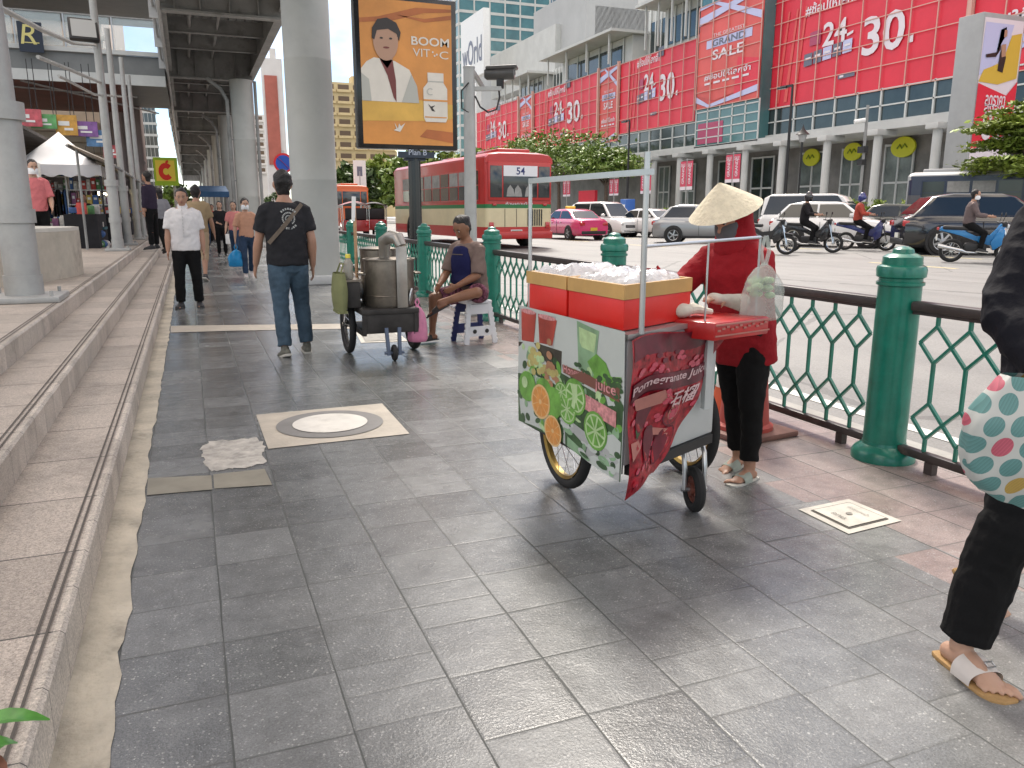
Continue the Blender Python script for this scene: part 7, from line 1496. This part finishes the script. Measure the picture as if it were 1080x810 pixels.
# frame of thin tubes
def post_(a, b, r_, nm): m2 = cm(ALU); m2.tube([a, b], r_, 10); return m2.build(nm, cart)
pB_ = Vector((1.555, 2.575, 0)); pA_ = Vector((1.47, 3.45, 0)); zB = AY(679, 160, 2.575).z; zA = AX(556, 190, 1.47).z
post_(pB_+Vector((0, 0, .88)), pB_+Vector((0, 0, zB)), .0115, 'post'); post_(pA_+Vector((0, 0, .88)), pA_+Vector((0, 0, zA)), .009, 'post')
tB = pB_+Vector((0, 0, zB-.07)); m2 = cm(ALU); m2.bar(pA_+Vector((0, 0, zA-.005)), tB+(tB-pA_-Vector((0, 0, zA))).normalized()*.03, .022, .022); m2.build('top_rail', cart)
rr1 = G(808, 250, 1.205); r0 = pB_+Vector((0, 0, 1.205)); eR = Vector((2.26, 2.80, 1.225)); m2 = cm(ALU); m2.tube([r0, eR], .0065, 8); m2.tube([r0.lerp(eR, .52), r0.lerp(eR, .52)-Vector((0, 0, .33))], .004, 6); m2.tube([eR, eR-Vector((0, 0, .36))], .005, 6); m2.build('side_rail', cart)
# tray at the right
TRD = mat('tray_red', (.46, .015, .015), .35, nscale=6, namt=.3, coat=.3); t0, t1 = Vector((1.93, 2.63, 0)), Vector((2.27, 2.72, 0)); tn = Vector((-.2, .38, 0))
m2 = cm(TRD); m2.prism([t0+Vector((0, 0, .82)), t1+Vector((0, 0, .82)), t1+tn+Vector((0, 0, .82)), t0+tn+Vector((0, 0, .82))], (0, 0, .075), .008); m2.m(VPW)
for k in (.84, .885): m2.bar(t0+Vector((0, -.003, k)), t1+Vector((0, -.003, k)), .004, .006)
for i in range(12): p = t0.lerp(t1, .06+i*.078); m2.box((p.x, p.y-.004, .862+.006*(i % 3)), (.014, .004, .008))
m2.build('tray', cart)
m2 = cm(GREYP); m2.bar(t0+Vector((.08, .15, .5)), t0+Vector((.08, .15, .82)), .03, .03); m2.build('tray_bracket', cart)
# ---- crates of cups and ice on the counter
PM_ = A.lerp(B, .47); 
def crate(pts, label, z0=.885, h=.175):
    c = sum(pts, Vector())/len(pts); r = empty('crate', (c.x, c.y, z0), 0, label, 'crate', 'red crates on the juice cart'); loc = [p-c for p in pts]
    m2 = MB(CRED); m2.prism(inset(loc, .985), (0, 0, h*.68), .006); m2.build('box', r); m2 = MB(CTAN); n = len(loc)
    for i in range(n):
        a, b = loc[i], loc[(i+1) % n]; ai, bi = a*.90, b*.90; m2.add([a+Vector((0, 0, h*.68)), b+Vector((0, 0, h*.68)), b+Vector((0, 0, h)), a+Vector((0, 0, h)), ai+Vector((0, 0, h*.68)), bi+Vector((0, 0, h*.68)), bi+Vector((0, 0, h)), ai+Vector((0, 0, h))], [(0, 1, 2, 3), (5, 4, 7, 6), (3, 2, 6, 7), (0, 4, 5, 1)])
    m2.build('rim', r); return c, z0+h, loc
a2, b2, d2, e2 = Vector((1.46, 3.47, 0)), Vector((1.505, 2.625, 0)), Vector((1.955, 2.84, 0)), Vector((1.90, 3.52, 0)); ma, me_ = a2.lerp(b2, .47), e2.lerp(d2, .44)
k1 = crate([a2, ma+Vector((0, .006, 0)), me_+Vector((0, .006, 0)), e2], 'red crate with a tan rim on the far half of the juice cart'); k2 = crate([ma-Vector((0, .006, 0)), b2, d2, me_-Vector((0, .006, 0))], 'red crate with a tan rim on the near half of the juice cart')
ICE = mat('plastic_film', (.72, .74, .75), .12, alpha=.75, coat=.5, bscale=30, bstr=.6, nscale=9, namt=.2)
for kk, (c, z, loc) in enumerate((k1, k2)):
    m2 = MB(ICE); pl_ = inset(loc, .88)
    def f(u, v):
        p = (pl_[0].lerp(pl_[1], u)).lerp(pl_[3].lerp(pl_[2], u), v); e = min(u, 1-u, v, 1-v); return Vector((p.x, p.y, .035*min(1, e*9)+.030*noise.noise((p.x*11+kk*9, p.y*11, 2))*min(1, e*6)+.02*noise.noise((p.x*33, p.y*33, 7))))
    m2.grid(f, 26, 26); o = m2.build('plastic_film', None, (c.x, c.y, z-.012)); tag(o, ('crumpled clear plastic film over the far red crate', 'crumpled clear plastic film over the near red crate')[kk], 'plastic film')
    m2 = MB(mat('cup_clear', (.70, .70, .68), .2, alpha=.7)); rnd = random.Random(kk)
    o = None
# cloths and gloves lying on the tray
m2 = MB(mat('cotton_glove', (.58, .55, .47), .9, nscale=20, namt=.15)); rnd = random.Random(2)
bm = m2.bm
for i in range(5): m2.tube([(-.09, .0, .02), (-.02+.01*i, .015*(i-2), .035+.006*(i % 2)), (.06, .022*(i-2), .02)], [.02, .018, .012], 8)
m2.sphere((-.07, 0, .03), (.05, .045, .03), 12, 8); pt = (t0+t1)/2+tn*.4; tag(m2.build('work_gloves', None, (pt.x-.06, pt.y, .897), R(12)), 'pale cotton gloves lying on the red cart tray', 'gloves')
carrier_bag((eR.x+.03, eR.y, eR.z-.0), .21, .24, PLC, 'clear plastic bag with greens hanging from the right end of the juice cart rail')
m2 = MB(VLG); rnd = random.Random(6)
for i in range(14): m2.sphere((rnd.uniform(-.05, .05), rnd.uniform(-.035, .035), rnd.uniform(-.27, -.17)), (rnd.uniform(.015, .03), .022, .016), 8, 6)
tag(m2.build('cabbage_greens', None, (eR.x+.03, eR.y, eR.z)), 'pale greens inside the clear plastic bag', 'greens')
# ---- traffic cones
CONEO = mat('cone_orange', (.52, .09, .025), .5, nscale=6, namt=.2, dirt=((.25, .06, .03), 4, .55, .5)); CONER = mat('cone_faded_red', (.40, .065, .05), .6, nscale=4, namt=.2, dirt=((.22, .05, .04), 3, .52, .6)); REFL = mat('reflective_band', (.55, .52, .48), .4, nscale=9, namt=.15)
pc = G(769, 444); r = empty('traffic_cone', (pc.x, pc.y+.06, 0), 0, 'small orange traffic cone with a white band, behind the juice cart', 'traffic cone')
m2 = MB(CONEO); m2.lathe([(.105, .03), (.10, .07), (.062, .22)], n=22, caps=False); m2.lathe([(.048, .285), (.02, .42), (.012, .43), (0, .43)], n=22, caps=False); m2.build('shell', r); m2 = MB(REFL); m2.lathe([(.063, .22), (.049, .285)], n=22, caps=False); m2.build('band', r); m2 = MB(CONEO); m2.box((0, 0, .016), (.27, .27, .032), .01, taper=.95); m2.build('foot', r)
r = empty('tall_cone', (3.08, 3.86, 0), R(8), 'tall faded red road cone on a square foot behind the straw hatted seller', 'traffic cone')
m2 = MB(CONER); m2.lathe([(.175, .035), (.175, .06), (.150, .075), (.09, .78), (.085, .80), (.055, .82), (.05, .90), (0, .905)], n=26); m2.build('shell', r); m2 = MB(mat('cone_foot', (.20, .10, .08), .7, nscale=5, namt=.3)); m2.box((0, 0, .018), (.46, .46, .036), .01); m2.build('foot', r)
# ---- the seller in the straw hat
REDH = cloth('dark_red_hoodie', (.26, .010, .016), .85, .8, 4, .15); GMASK = cloth('dark_grey_mask', (.10, .105, .115), .8, .3); STRAW = mat('straw', (.70, .62, .46), .75, nscale=30, namt=.12, bscale=60, bstr=.4); GLOVE = mat('glove_white', (.55, .52, .45), .9, nscale=14, namt=.12)
sel = figure('street vendor in dark red hoodie and straw cone hat tending the juice cart', (2.51, 3.20, 0), R(104), 1.38, dict(armL=((-.32, .34, -.9), (.16, .97, .16)), armR=((.10, .80, -.62), (-.20, .95, .16)), legR=((.0, -.16, -1), (0, -.20, -1), (.05, 1, -.22)), legL=((-.05, .02, -1), (-.01, -.05, -1), (-.05, 1, -.0)), spine=(0, .24, 1), neck=(0, .3, 1), look=(-.05, 1, -.35), ground='L', curlL=.5, curlR=.5, palmL=(.3, .1, -1), palmR=(-.3, .1, -1)), .009, SKIN, REDH, 1.52, BLKC, 1.86, ('sandal', SOLEW, cloth('sandal_cloth', (.30, .34, .30))), 'short', mask=GMASK, build=1.14, top_len=.16, legfit=.98, loose=.022)
l = sel['l']; Qs = sel['Q']; hc, lk, up_, hl_ = l['headc'], l['look'], l['up'], l['hl']
bm = bmesh.new(); loft(bm, [Qs(hc+up_*z+lk*o) for z, a, b, o in ((-.17, .11, .11, -.03), (-.11, .098, .105, -.034), (-.04, .100, .112, -.048), (.03, .102, .118, -.050), (.08, .092, .108, -.045), (.115, .06, .07, -.035))], [.115, .094, .088, .090, .084, .055], [.11, .092, .084, .086, .086, .06], hl_, 20); o = fuse('hood', bm, REDH, .009, 3, .006); o.parent = sel['body']
ctr = hc+up_*.082+lk*.02; ax = (up_*1+lk*.12+Vector((0, 0, .10))).normalized(); u_ = ax.cross(lk).normalized(); v_ = ax.cross(u_)
q = MB(STRAW); prof = [(.0, .145), (.012, .140), (.06, .105), (.13, .048), (.20, -.012), (.212, -.022), (.200, -.016), (.13, .042), (.06, .098), (.0, .135)]; n = 36; vs = []
for r_, z in prof:
    for j in range(n): a = 2*PI*j/n; vs.append(Qs(ctr+ax*(z+.0012*(j % 2))+(u_*math.cos(a)+v_*math.sin(a))*r_))
q.add(vs, [(i*n+j, i*n+(j+1) % n, (i+1)*n+(j+1) % n, (i+1)*n+j) for i in range(len(prof)-1) for j in range(n)]); q.build('straw_hat', sel['body'])
def gauntlet(info, s_, L0=.10, m=GLOVE):
    bm = bmesh.new(); Wi = (Matrix.Translation(info['body'].location) @ Matrix.Rotation(info['body'].rotation_euler.z, 4, 'Z')).inverted(); e, w_ = Wi @ info['el'+s_], Wi @ info['wr'+s_]; d_ = (w_-e).normalized()
    loft(bm, [w_-d_*L0, w_-d_*.03, w_+d_*.02, w_+d_*.075], [.042, .036, .034, .040], [.042, .034, .026, .024], None, 14); o = fuse('glove', bm, m, .008, 2, .004); o.parent = info['body']
gauntlet(sel, 'L'); gauntlet(sel, 'R')
h_ = sel['wrR']; q = MB(cloth('red_cloth', (.34, .015, .02), .85, .6)); q.grid(lambda u, v: Vector((.10*(u-.5)+.02*math.sin(v*7), .05*math.sin(u*PI*2), -.13*(v-.4)+.02*math.sin(u*9))), 16, 10, False); q.grid(lambda u, v: Vector((.05*math.cos(2*PI*u)*(1+.2*math.sin(6*u)), .035*math.sin(2*PI*u), -.12*(v-.45))), 20, 8, True)
tag(q.build('red_cloth', None, (h_.x-.09, h_.y-.03, h_.z+.01)), 'small dark red cloth bundle held in the gloved hand over the crates', 'cloth')
# belt pouch
q = MB(cloth('pouch', (.02, .018, .018))); wj = l['waist']; q.sphere(Qs(wj+Vector((-.165, -.02, -.13))), (.035, .07, .05), 14, 10); q.build('belt_pouch', sel['body'])
# ================================================================ steel pot cart and the person on the stool
STEELP = mat('pot_steel', (.20, .175, .145), .38, .75, nscale=5, namt=.3, bscale=8, bstr=.12, dirt=((.05, .042, .035), 4, .5, .7)); WOODD = mat('sooty_frame', (.035, .032, .03), .6, .2, nscale=7, namt=.4)
P0 = Vector((1.655, 7.45, 0)); pc_ = empty('pot_cart', P0, 0, 'dark hand cart carrying steel pots with two wire wheels', 'vending cart')
def L(px, py, Y): v = AY(px, py, Y); return Vector((v.x-P0.x, v.y-P0.y, v.z))
spoke_wheel(pc_, Vector((1.345, 7.60, .28))-P0, .28, tr=.032, rim=RIMD); spoke_wheel(pc_, Vector((1.985, 7.60, .28))-P0, .28, tr=.032, rim=RIMD)
m2 = MB(WOODD); m2.box((0, .10, .44), (.54, .85, .05), .01); m2.box((0.02, -.28, .34), (.50, .06, .20), .01)
for s_ in (-1, 1): m2.bar((s_*.24, -.30, .24), (s_*.24, .5, .24), .035, .04); m2.bar((s_*.24, -.30, .24), (s_*.24, -.3, .46), .035, .035); m2.bar((s_*.24, .5, .24), (s_*.24, .5, .46), .035, .035); m2.bar((s_*.23, .15, .27), (s_*.36, .15, .27), .03, .03)
m2.box((0, .1, .25), (.46, .7, .03)); m2.build('frame', pc_)
wv = empty('caster', (0.0, -.42, 0)); wv.parent = pc_; m2 = MB(TYRE); m2.ring((0, 0, .075), (1, 0, 0), .055, .022, 22, 8); m2.cyl((-.02, 0, .075), (.02, 0, .075), .04, n=12); m2.build('caster_tyre', wv); m2 = MB(mat('blue_grey_fork', (.10, .13, .19), .5, .3))
for s_ in (-1, 1): m2.bar((s_*.05, 0, .05), (s_*.06, .04, .30), .03, .035)
m2.cyl((-.09, 0, .075), (.09, 0, .075), .014, n=8); m2.build('fork', wv)
def on_cart(nm, label, cat, loc, builder): r = empty(nm, loc, 0, label, cat); builder(r); return r
def big(r):
    m2 = MB(STEELP); m2.lathe([(.225, 0), (.232, .02), (.232, .42), (.245, .425), (.245, .44), (.225, .44), (.222, .03), (0, .03)], n=36, caps=False); m2.lathe([(.236, .10), (.238, .105), (.236, .11)], n=36, caps=False); m2.build('shell', r); m2 = MB(STEELP); m2.lathe([(.222, .43), (.15, .445), (0, .45)], n=30, caps=False); m2.build('lid', r); m2 = MB(STEELP)
    for s_ in (-1, 1): m2.tube([(s_*.232, -.06, .30), (s_*.285, -.05, .30), (s_*.285, .05, .30), (s_*.232, .06, .30)], .010, 8)
    m2.build('handle', r)
on_cart('steel_pot', 'large round steel pot on the front of the hand cart', 'pot', (P0.x+.06, P0.y-.05, .467), big)
def mid(r):
    m2 = MB(STEELP); m2.lathe([(.17, 0), (.175, .02), (.175, .50), (.185, .51), (.16, .51)], n=30, caps=False); m2.lathe([(.18, .515), (.12, .53), (0, .535)], n=26, caps=False); m2.build('shell', r)
on_cart('steel_pot', 'taller steel pot behind the large one on the hand cart', 'pot', (P0.x+.05, P0.y+.36, .467), mid)
def strap_(r):
    m2 = MB(mat('steel_strap', (.33, .31, .28), .35, .7, nscale=5, namt=.2)); m2.prism([(-.05, -.245, 0), (.05, -.245, 0), (.05, -.245, .56), (-.05, -.245, .56)], (0, -.012, 0), .003); m2.tube([(0, -.25, .56), (-.02, -.22, .63), (-.06, -.12, .64), (-.10, -.02, .60), (-.10, 0, .45)], [.05, .06, .062, .06, .05], 14); m2.build('chimney', r)
on_cart('steel_ladle_holder', 'flat steel strap bent over the front of the large pot', 'steel strap', (P0.x+.12, P0.y-.05, .467), strap_)
def box_(r): m2 = MB(WOODD); m2.box((0, 0, .12), (.13, .5, .24), .01); m2.m(STEELP); m2.box((0, 0, .25), (.15, .52, .02)); m2.build('box', r)
on_cart('side_box', 'dark box at the left side of the pot cart', 'box', (P0.x-.30, P0.y+.1, .465), box_)
m2 = MB(mat('bottle_body', (.35, .33, .28), .25, alpha=.8)); m2.lathe([(.04, 0), (.045, .02), (.045, .14), (.02, .19)], n=16); m2.m(YEL); m2.lathe([(.024, .19), (.024, .225), (0, .225)], n=12); tag(m2.build('sauce_bottle', None, (P0.x-.32, P0.y-.05, .727)), 'sauce bottle with a yellow cap on the dark side box', 'bottle')
m2 = MB(WHITE); 
m2.grid(lambda u, v: Vector(((.15*math.sin(PI*v)**.6)*math.cos(2*PI*u)*(1+.15*math.sin(9*u+5*v)), .13*math.sin(PI*v)**.6*math.sin(2*PI*u), .26*v*(1+.1*math.sin(12*u)))), 24, 10, True); m2.tube([(-.03, 0, .25), (-.02, 0, .34), (.03, 0, .36), (.06, 0, .26)], .012, 6); tag(m2.build('white_sack', None, (P0.x-.20, P0.y+.42, .467)), 'white plastic sack tied on top of the pot cart', 'sack'); 
m2 = MB(WHITE); m2.grid(lambda u, v: Vector((.17*math.sin(PI*v)**.5*math.cos(2*PI*u), .14*math.sin(PI*v)**.5*math.sin(2*PI*u)*(1+.1*math.sin(8*u)), .12+.26*v)), 20, 9, True); m2.m(WOODD); m2.box((0, 0, .06), (.22, .22, .12)); tag(m2.build('styrofoam_bundle', None, (P0.x-.09, P0.y+.44, .467+.13)), 'pale wrapped bundle between pot and sack on the hand cart', 'bundle') if False else None
OLIVE = cloth('olive_bag', (.20, .21, .10), .8, .6); m2 = MB(OLIVE); m2.grid(lambda u, v: Vector(((.05+.02*math.sin(PI*v))*math.cos(2*PI*u), (.15+.02*math.sin(PI*v))*math.sin(2*PI*u), -.36*(1-v))), 20, 8, True); m2.box((0, 0, -.35), (.09, .28, .02)); m2.tube([(.0, -.1, 0), (.03, -.08, .08), (.03, .08, .08), (0, .1, 0)], .008, 6)
p = AY(358, 288, 7.3); tag(m2.build('olive_bag', None, (p.x, 7.34, p.z)), 'olive green cloth bag hung at the left of the pot cart', 'bag')
m2 = MB(mat('bamboo_pole', (.45, .27, .15), .6, nscale=8, namt=.3)); a = AY(376, 282, 7.8); b = AY(373, 205, 7.8); m2.tube([(0, 0, 0), (b.x-a.x, 0, b.z-.5)], .016, 8); m2.m(WHITE); m2.tube([(0.02-.03, 0, b.z-.72), (b.x-a.x, 0, b.z-.49)], .020, 8); tag(m2.build('umbrella_pole', None, (a.x, 7.8, .47)), 'thin upright pole standing at the back of the pot cart', 'pole')
p = AY(440, 322, 7.2); carrier_bag((p.x, 7.2, p.z+.06), .19, .34, PLP, 'pink plastic bag hanging at the right of the pot cart', hang=.06)
m2 = MB(ALU); m2.lathe([(.10, 0), (.09, .012), (.03, .02), (0, .02)], n=24, axis='X'); m2.lathe([(.10, 0), (.10, .004)], n=24, axis='X', caps=False); p = AY(434, 314, 7.25); o = m2.build('steel_plate', None, (p.x, 7.28, p.z)); o.rotation_euler = (0, R(8), R(-25)); tag(o, 'round steel plate hung edge-on at the right of the pot cart', 'plate')
# folding step stool
sx_, sy_ = 2.69, 7.80; st = empty('step_stool', (sx_, sy_, 0), R(8), 'white and navy plastic folding step stool under the sitting person', 'stool'); PWH = mat('plastic_white', (.62, .63, .65), .4, nscale=5, namt=.06); PNV = mat('plastic_navy', (.012, .02, .10), .4)
m2 = MB(PWH); m2.box((0, 0, .425), (.30, .26, .035), .012); m2.build('seat', st)
def stool_side(y, lean, m, nm):
    m2 = MB(m); a = .135; b = .165
    for s_ in (-1, 1):
        m2.bar((s_*b, y*1.35, 0), (s_*(a-.02), y, .41), .05, .022, (0, 1, 0))
        for i in range(7): t = .08+i*.13; m2.box((s_*(b+(a-.02-b)*t+.028), y*1.35+(y-y*1.35)*t, .41*t), (.014, .02, .03), .004)
    m2.box((0, y*1.25, .13), (.27, .022, .10)); m2.box((0, y*1.04, .355), (.22, .022, .10)); m2.m(PLASTB if m is PWH else PWH)
    for s_ in (-1, 1): m2.cyl((s_*.07, y*1.25-.013*(1 if y < 0 else -1), .13), (s_*.07, y*1.25-.016*(1 if y < 0 else -1), .13), .022, n=14)
    m2.build(nm, st)
stool_side(-.115, 0, PWH, 'front_legs'); stool_side(.115, 0, PNV, 'back_legs')
TAUPE = cloth('taupe_shirt', (.16, .115, .10), .85, .7); NAVYC = cloth('navy_apron', (.010, .012, .06), .8, .6); FLOR = cloth('floral_shorts', (.13, .045, .07), .85, .7, 38, 1.2); GHAT = cloth('grey_hat', (.14, .125, .12), .9, .4)
sit = figure('person in navy apron and floral shorts sitting cross-legged on the white stool', (2.70, 7.84, 0), R(118), 1.60, dict(spine=(0, .20, 1), neck=(0, .35, 1), look=(.0, 1, -.45), legL=((-.62, .76, .13), (.66, .72, -.26), (.75, .5, -.5)), legR=((.34, .93, -.08), (.12, -.05, -1), (.15, 1, .0)), armL=((-.14, .28, -1), (.34, .80, -.38)), armR=((.10, .40, -.9), (-.35, .8, -.45)), ground=-.585, curlL=.35, curlR=.35), .011, SKIN3, TAUPE, .95, FLOR, .82, ('sandal', SHOEB, mat('black_strap', (.03, .028, .026), .6)), 'short', build=1.08, top_len=.02)
l = sit['l']; Qi = sit['Q']; hc, lk, up_, hl_ = l['headc'], l['look'], l['up'], l['hl']
bm = bmesh.new(); c0 = l['chest']+Vector((0, .125, .02)); loft(bm, [Qi(l['pel']+Vector((0, .185, .09))), Qi(l['waist']+Vector((0, .145, .03))), Qi(l['chest']+Vector((0, .13, 0))), Qi(l['chest']+Vector((0, .125, .10)))], [.16, .15, .135, .10], [.05, .045, .045, .04], l['lat'], 18); o = fuse('apron', bm, NAVYC, .011, 2, .002); o.parent = sit['body']
q = MB(STRAP); q.bar(Qi(c0+Vector((-.08, .055, .03))), Qi(c0+Vector((.08, .055, .03))), .004, .008); q.build('apron_print', sit['body'])
bm = bmesh.new(); loft(bm, [Qi(hc+up_*.055-lk*.02), Qi(hc+up_*.10-lk*.02), Qi(hc+up_*.125-lk*.02)], [.105, .092, .07], [.118, .105, .08], hl_, 20); loft(bm, [Qi(hc+up_*.035-lk*.015), Qi(hc+up_*.05-lk*.015)], [.175, .155], [.18, .16], hl_, 24, False, False); bm.free()
# ================================================================ passer-by cut by the right edge
def dots_material():
    m = bpy.data.materials.new('oval_print_cloth'); m.use_nodes = True; q = NB(m); P_ = q.n('ShaderNodeTexCoord').outputs['UV']
    sx = q.n('ShaderNodeSeparateXYZ'); q.l(P_, sx.inputs[0]); ca, sa = math.cos(.5), -math.sin(.5)
    X = q.math('ADD', q.math('MULTIPLY', sx.outputs[0], ca), q.math('MULTIPLY', sx.outputs[1], sa)); Y = q.math('SUBTRACT', q.math('MULTIPLY', sx.outputs[1], ca), q.math('MULTIPLY', sx.outputs[0], sa))
    u = q.math('DIVIDE', X, .040); iu = q.math('FLOOR', u); par = q.math('MODULO', iu, 2.0)
    v = q.math('ADD', q.math('DIVIDE', Y, .060), q.math('MULTIPLY', q.math('ABSOLUTE', par), .5)); iv = q.math('FLOOR', v)
    du = q.math('SUBTRACT', q.math('FRACT', u), .5); dv = q.math('SUBTRACT', q.math('FRACT', v), .5); r2 = q.math('SQRT', q.math('ADD', q.math('MULTIPLY', du, du), q.math('MULTIPLY', dv, dv)))
    inside = q.math('LESS_THAN', r2, .43); cb = q.n('ShaderNodeCombineXYZ'); q.l(iu, cb.inputs[0]); q.l(iv, cb.inputs[1]); wn = q.n('ShaderNodeTexWhiteNoise', noise_dimensions='2D'); q.l(cb.outputs[0], wn.inputs['Vector'])
    c = q.mix(q.math('GREATER_THAN', wn.outputs['Value'], .55), (.10, .23, .22), (.44, .09, .13)); c = q.mix(q.math('GREATER_THAN', wn.outputs['Value'], .75), c, (.42, .28, .07))
    st_ = q.rng(q.math('FRACT', q.math('MULTIPLY', du, 7.0)), 0, 1, .82, 1.12); s2 = q.n('ShaderNodeVectorMath', operation='SCALE'); q.l(c, s2.inputs[0]); q.l(st_, s2.inputs['Scale'])
    q.l(q.mix(inside, (.46, .47, .44), s2.outputs[0]), q.b.inputs['Base Color']); q.b.inputs['Roughness'].default_value = .6; return m
NAVK = cloth('navy_black_jacket', (.006, .006, .010), .8, .6); CORK = mat('cork_sole', (.36, .22, .09), .8, nscale=40, namt=.25); SANDW = mat('sandal_white', (.58, .54, .50), .5, nscale=6, namt=.06)
ped = figure('passer-by in black trousers and white strapped sandal at the right edge', (2.30, 1.47, 0), PI+R(-9), 1.62, dict(legR=((.25, .10, -1), (.23, -.06, -1), (.0, 1, -.03)), legL=((-.03, -.30, -1), (-.02, -.55, -1), (-.05, 1, -.6)), armR=((.62, .26, -1), (.10, .85, -.60)), armL=((-.2, -.1, -1), (-.05, .3, -1)), ground='R', curlR=.7, palmR=(-.6, -.5, -.4)), .0048, SKIN2, NAVK, 1.85, BLKC, 1.93, ('sandal', CORK, SANDW, 1.18), 'long', build=1.02, legfit=1.30, top_len=.10, loose=.028)
q = MB(ALU); an = ped['anR']; Wi = (Matrix.Translation(ped['body'].location) @ Matrix.Rotation(ped['body'].rotation_euler.z, 4, 'Z')).inverted(); a_ = Wi @ an
for dx in (-.012, .012): q.bar(a_+Vector((-.02+dx, .082, -.012)), a_+Vector((-.02+dx, .098, -.02)), .003, .004)
q.bar(a_+Vector((-.034, .082, -.011)), a_+Vector((-.006, .082, -.011)), .003, .004); q.bar(a_+Vector((-.034, .098, -.018)), a_+Vector((-.006, .098, -.018)), .003, .004); q.build('sandal_buckle', ped['body'])
h_ = ped['wrR']; 
m2 = MB(dots_material()); nu, nv = 40, 26
def bagf(u, v):
    a = 2*PI*u; w_ = (.116*math.sin(PI*(v*.90+.06))**.38)*(1.06-.22*v); dpt = .085*math.sin(PI*(v*.90+.06))**.5; fl = .012*noise.noise((math.cos(a)*2, math.sin(a)*2, v*4)); return Vector(((w_+fl)*math.cos(a), (dpt+fl)*math.sin(a), -.285+.30*v-.02*math.cos(a)*(1-v)))
me_vs = [bagf(i/nu, j/(nv-1)) for j in range(nv) for i in range(nu)]
m2.grid(bagf, nu, nv, True)
bc = AY(1070, 464, 1.23); o = m2.build('tote_bag', None, (bc.x, bc.y, bc.z+.14), R(-48)); print('PED wrist', h_, 'bag', bc); tag(o, 'white bag printed with teal, pink and mustard ovals held at the right edge', 'bag')
uvl = o.data.uv_layers.new(name='UVMap')
for lp in o.data.loops: c = o.data.vertices[lp.vertex_index].co; uvl.data[lp.index].uv = (c.x+.3*c.y, c.z)
q = MB(cloth('bag_strap_white', (.5, .5, .47))); q.tube([(.02, 0, .0), (.05, .02, .03), (.09, .02, .03), (.10, 0, -.0)], .008, 8); q.build('strap', o)
# ================================================================ motorcycles and riders
HELB = mat('helmet_black', (.015, .015, .017), .2, coat=.8); HELN = mat('helmet_navy', (.02, .03, .16), .2, coat=.8); BIKEK = mat('bike_black', (.014, .014, .016), .25, coat=.7); BIKEN = mat('bike_navy', (.02, .025, .13), .25, coat=.7); BIKEBL = mat('bike_blue', (.01, .17, .42), .25, coat=.6); MAUV = cloth('mauve_shirt', (.13, .10, .10), .85, .6); RVEST = cloth('red_vest', (.35, .06, .04), .8, .5)
def rider(loc, rz, bodym, blabel, plabel, topm, hel, mask, sc, group='riders in the road', sleeve=1.8, helmet=True):
    moto(loc, rz, bodym, blabel, sc); c, s_ = math.cos(rz), math.sin(rz); x = -.30*sc; inf = figure(plabel, (loc[0]+c*x, loc[1]+s_*x, loc[2]), rz-PI/2, 1.70*sc, dict(spine=(0, .10, 1), neck=(0, .15, 1), look=(0, 1, -.1), legR=((.22, .78, -.42), (.0, -.16, -1), (.1, 1, -.1)), legL=((-.22, .78, -.42), (.0, -.16, -1), (-.1, 1, -.1)), armR=((.20, .40, -.85), (.10, .95, -.12)), armL=((-.20, .40, -.85), (-.10, .95, -.12)), ground=-.985), .017, SKIN, topm, sleeve, BLKC, 1.95, ('shoe', SHOEB, SOLEW), None if hel else 'short', mask=mask, build=1.02, group=group)
    if hel:
        l = inf['l']; hc, lk, up_, hl_ = l['headc'], l['look'], l['up'], l['hl']; bm = bmesh.new(); loft(bm, [inf['Q'](hc+up_*z-lk*o) for z, o in ((-.02, .03), (.03, .012), (.07, .012), (.11, .015))], [.115*sc, .124*sc, .115*sc, .08*sc], [.115*sc, .138*sc, .130*sc, .09*sc], hl_, 20); o = fuse('helmet', bm, hel, .014, 2); o.parent = inf['body']
p = on_road(856, 266); rider(p, R(-56), BIKEK, 'black scooter left of the blue helmeted rider', 'rider dressed all in black on the black scooter', BLKT, HELB, BLKT, 1.05)
p = on_road(912, 264); rider(p, R(-52), BIKEN, 'navy motorcycle under the blue helmeted rider', 'rider with navy helmet and red vest on the navy motorcycle', RVEST, HELN, MASKW, 1.05)
p = on_road(1031, 277); rider(p, R(-46), BIKEBL, 'bright blue motorcycle in front of the black car', 'rider in mauve shirt, cap and white mask on the bright blue motorcycle', MAUV, None, MASKW, 1.03)
p = on_road(806, 268); moto(p, R(-50), BIKEK, 'black motorcycle partly hidden behind the straw hatted vendor', 1.05)
# cap on the last rider is part of him
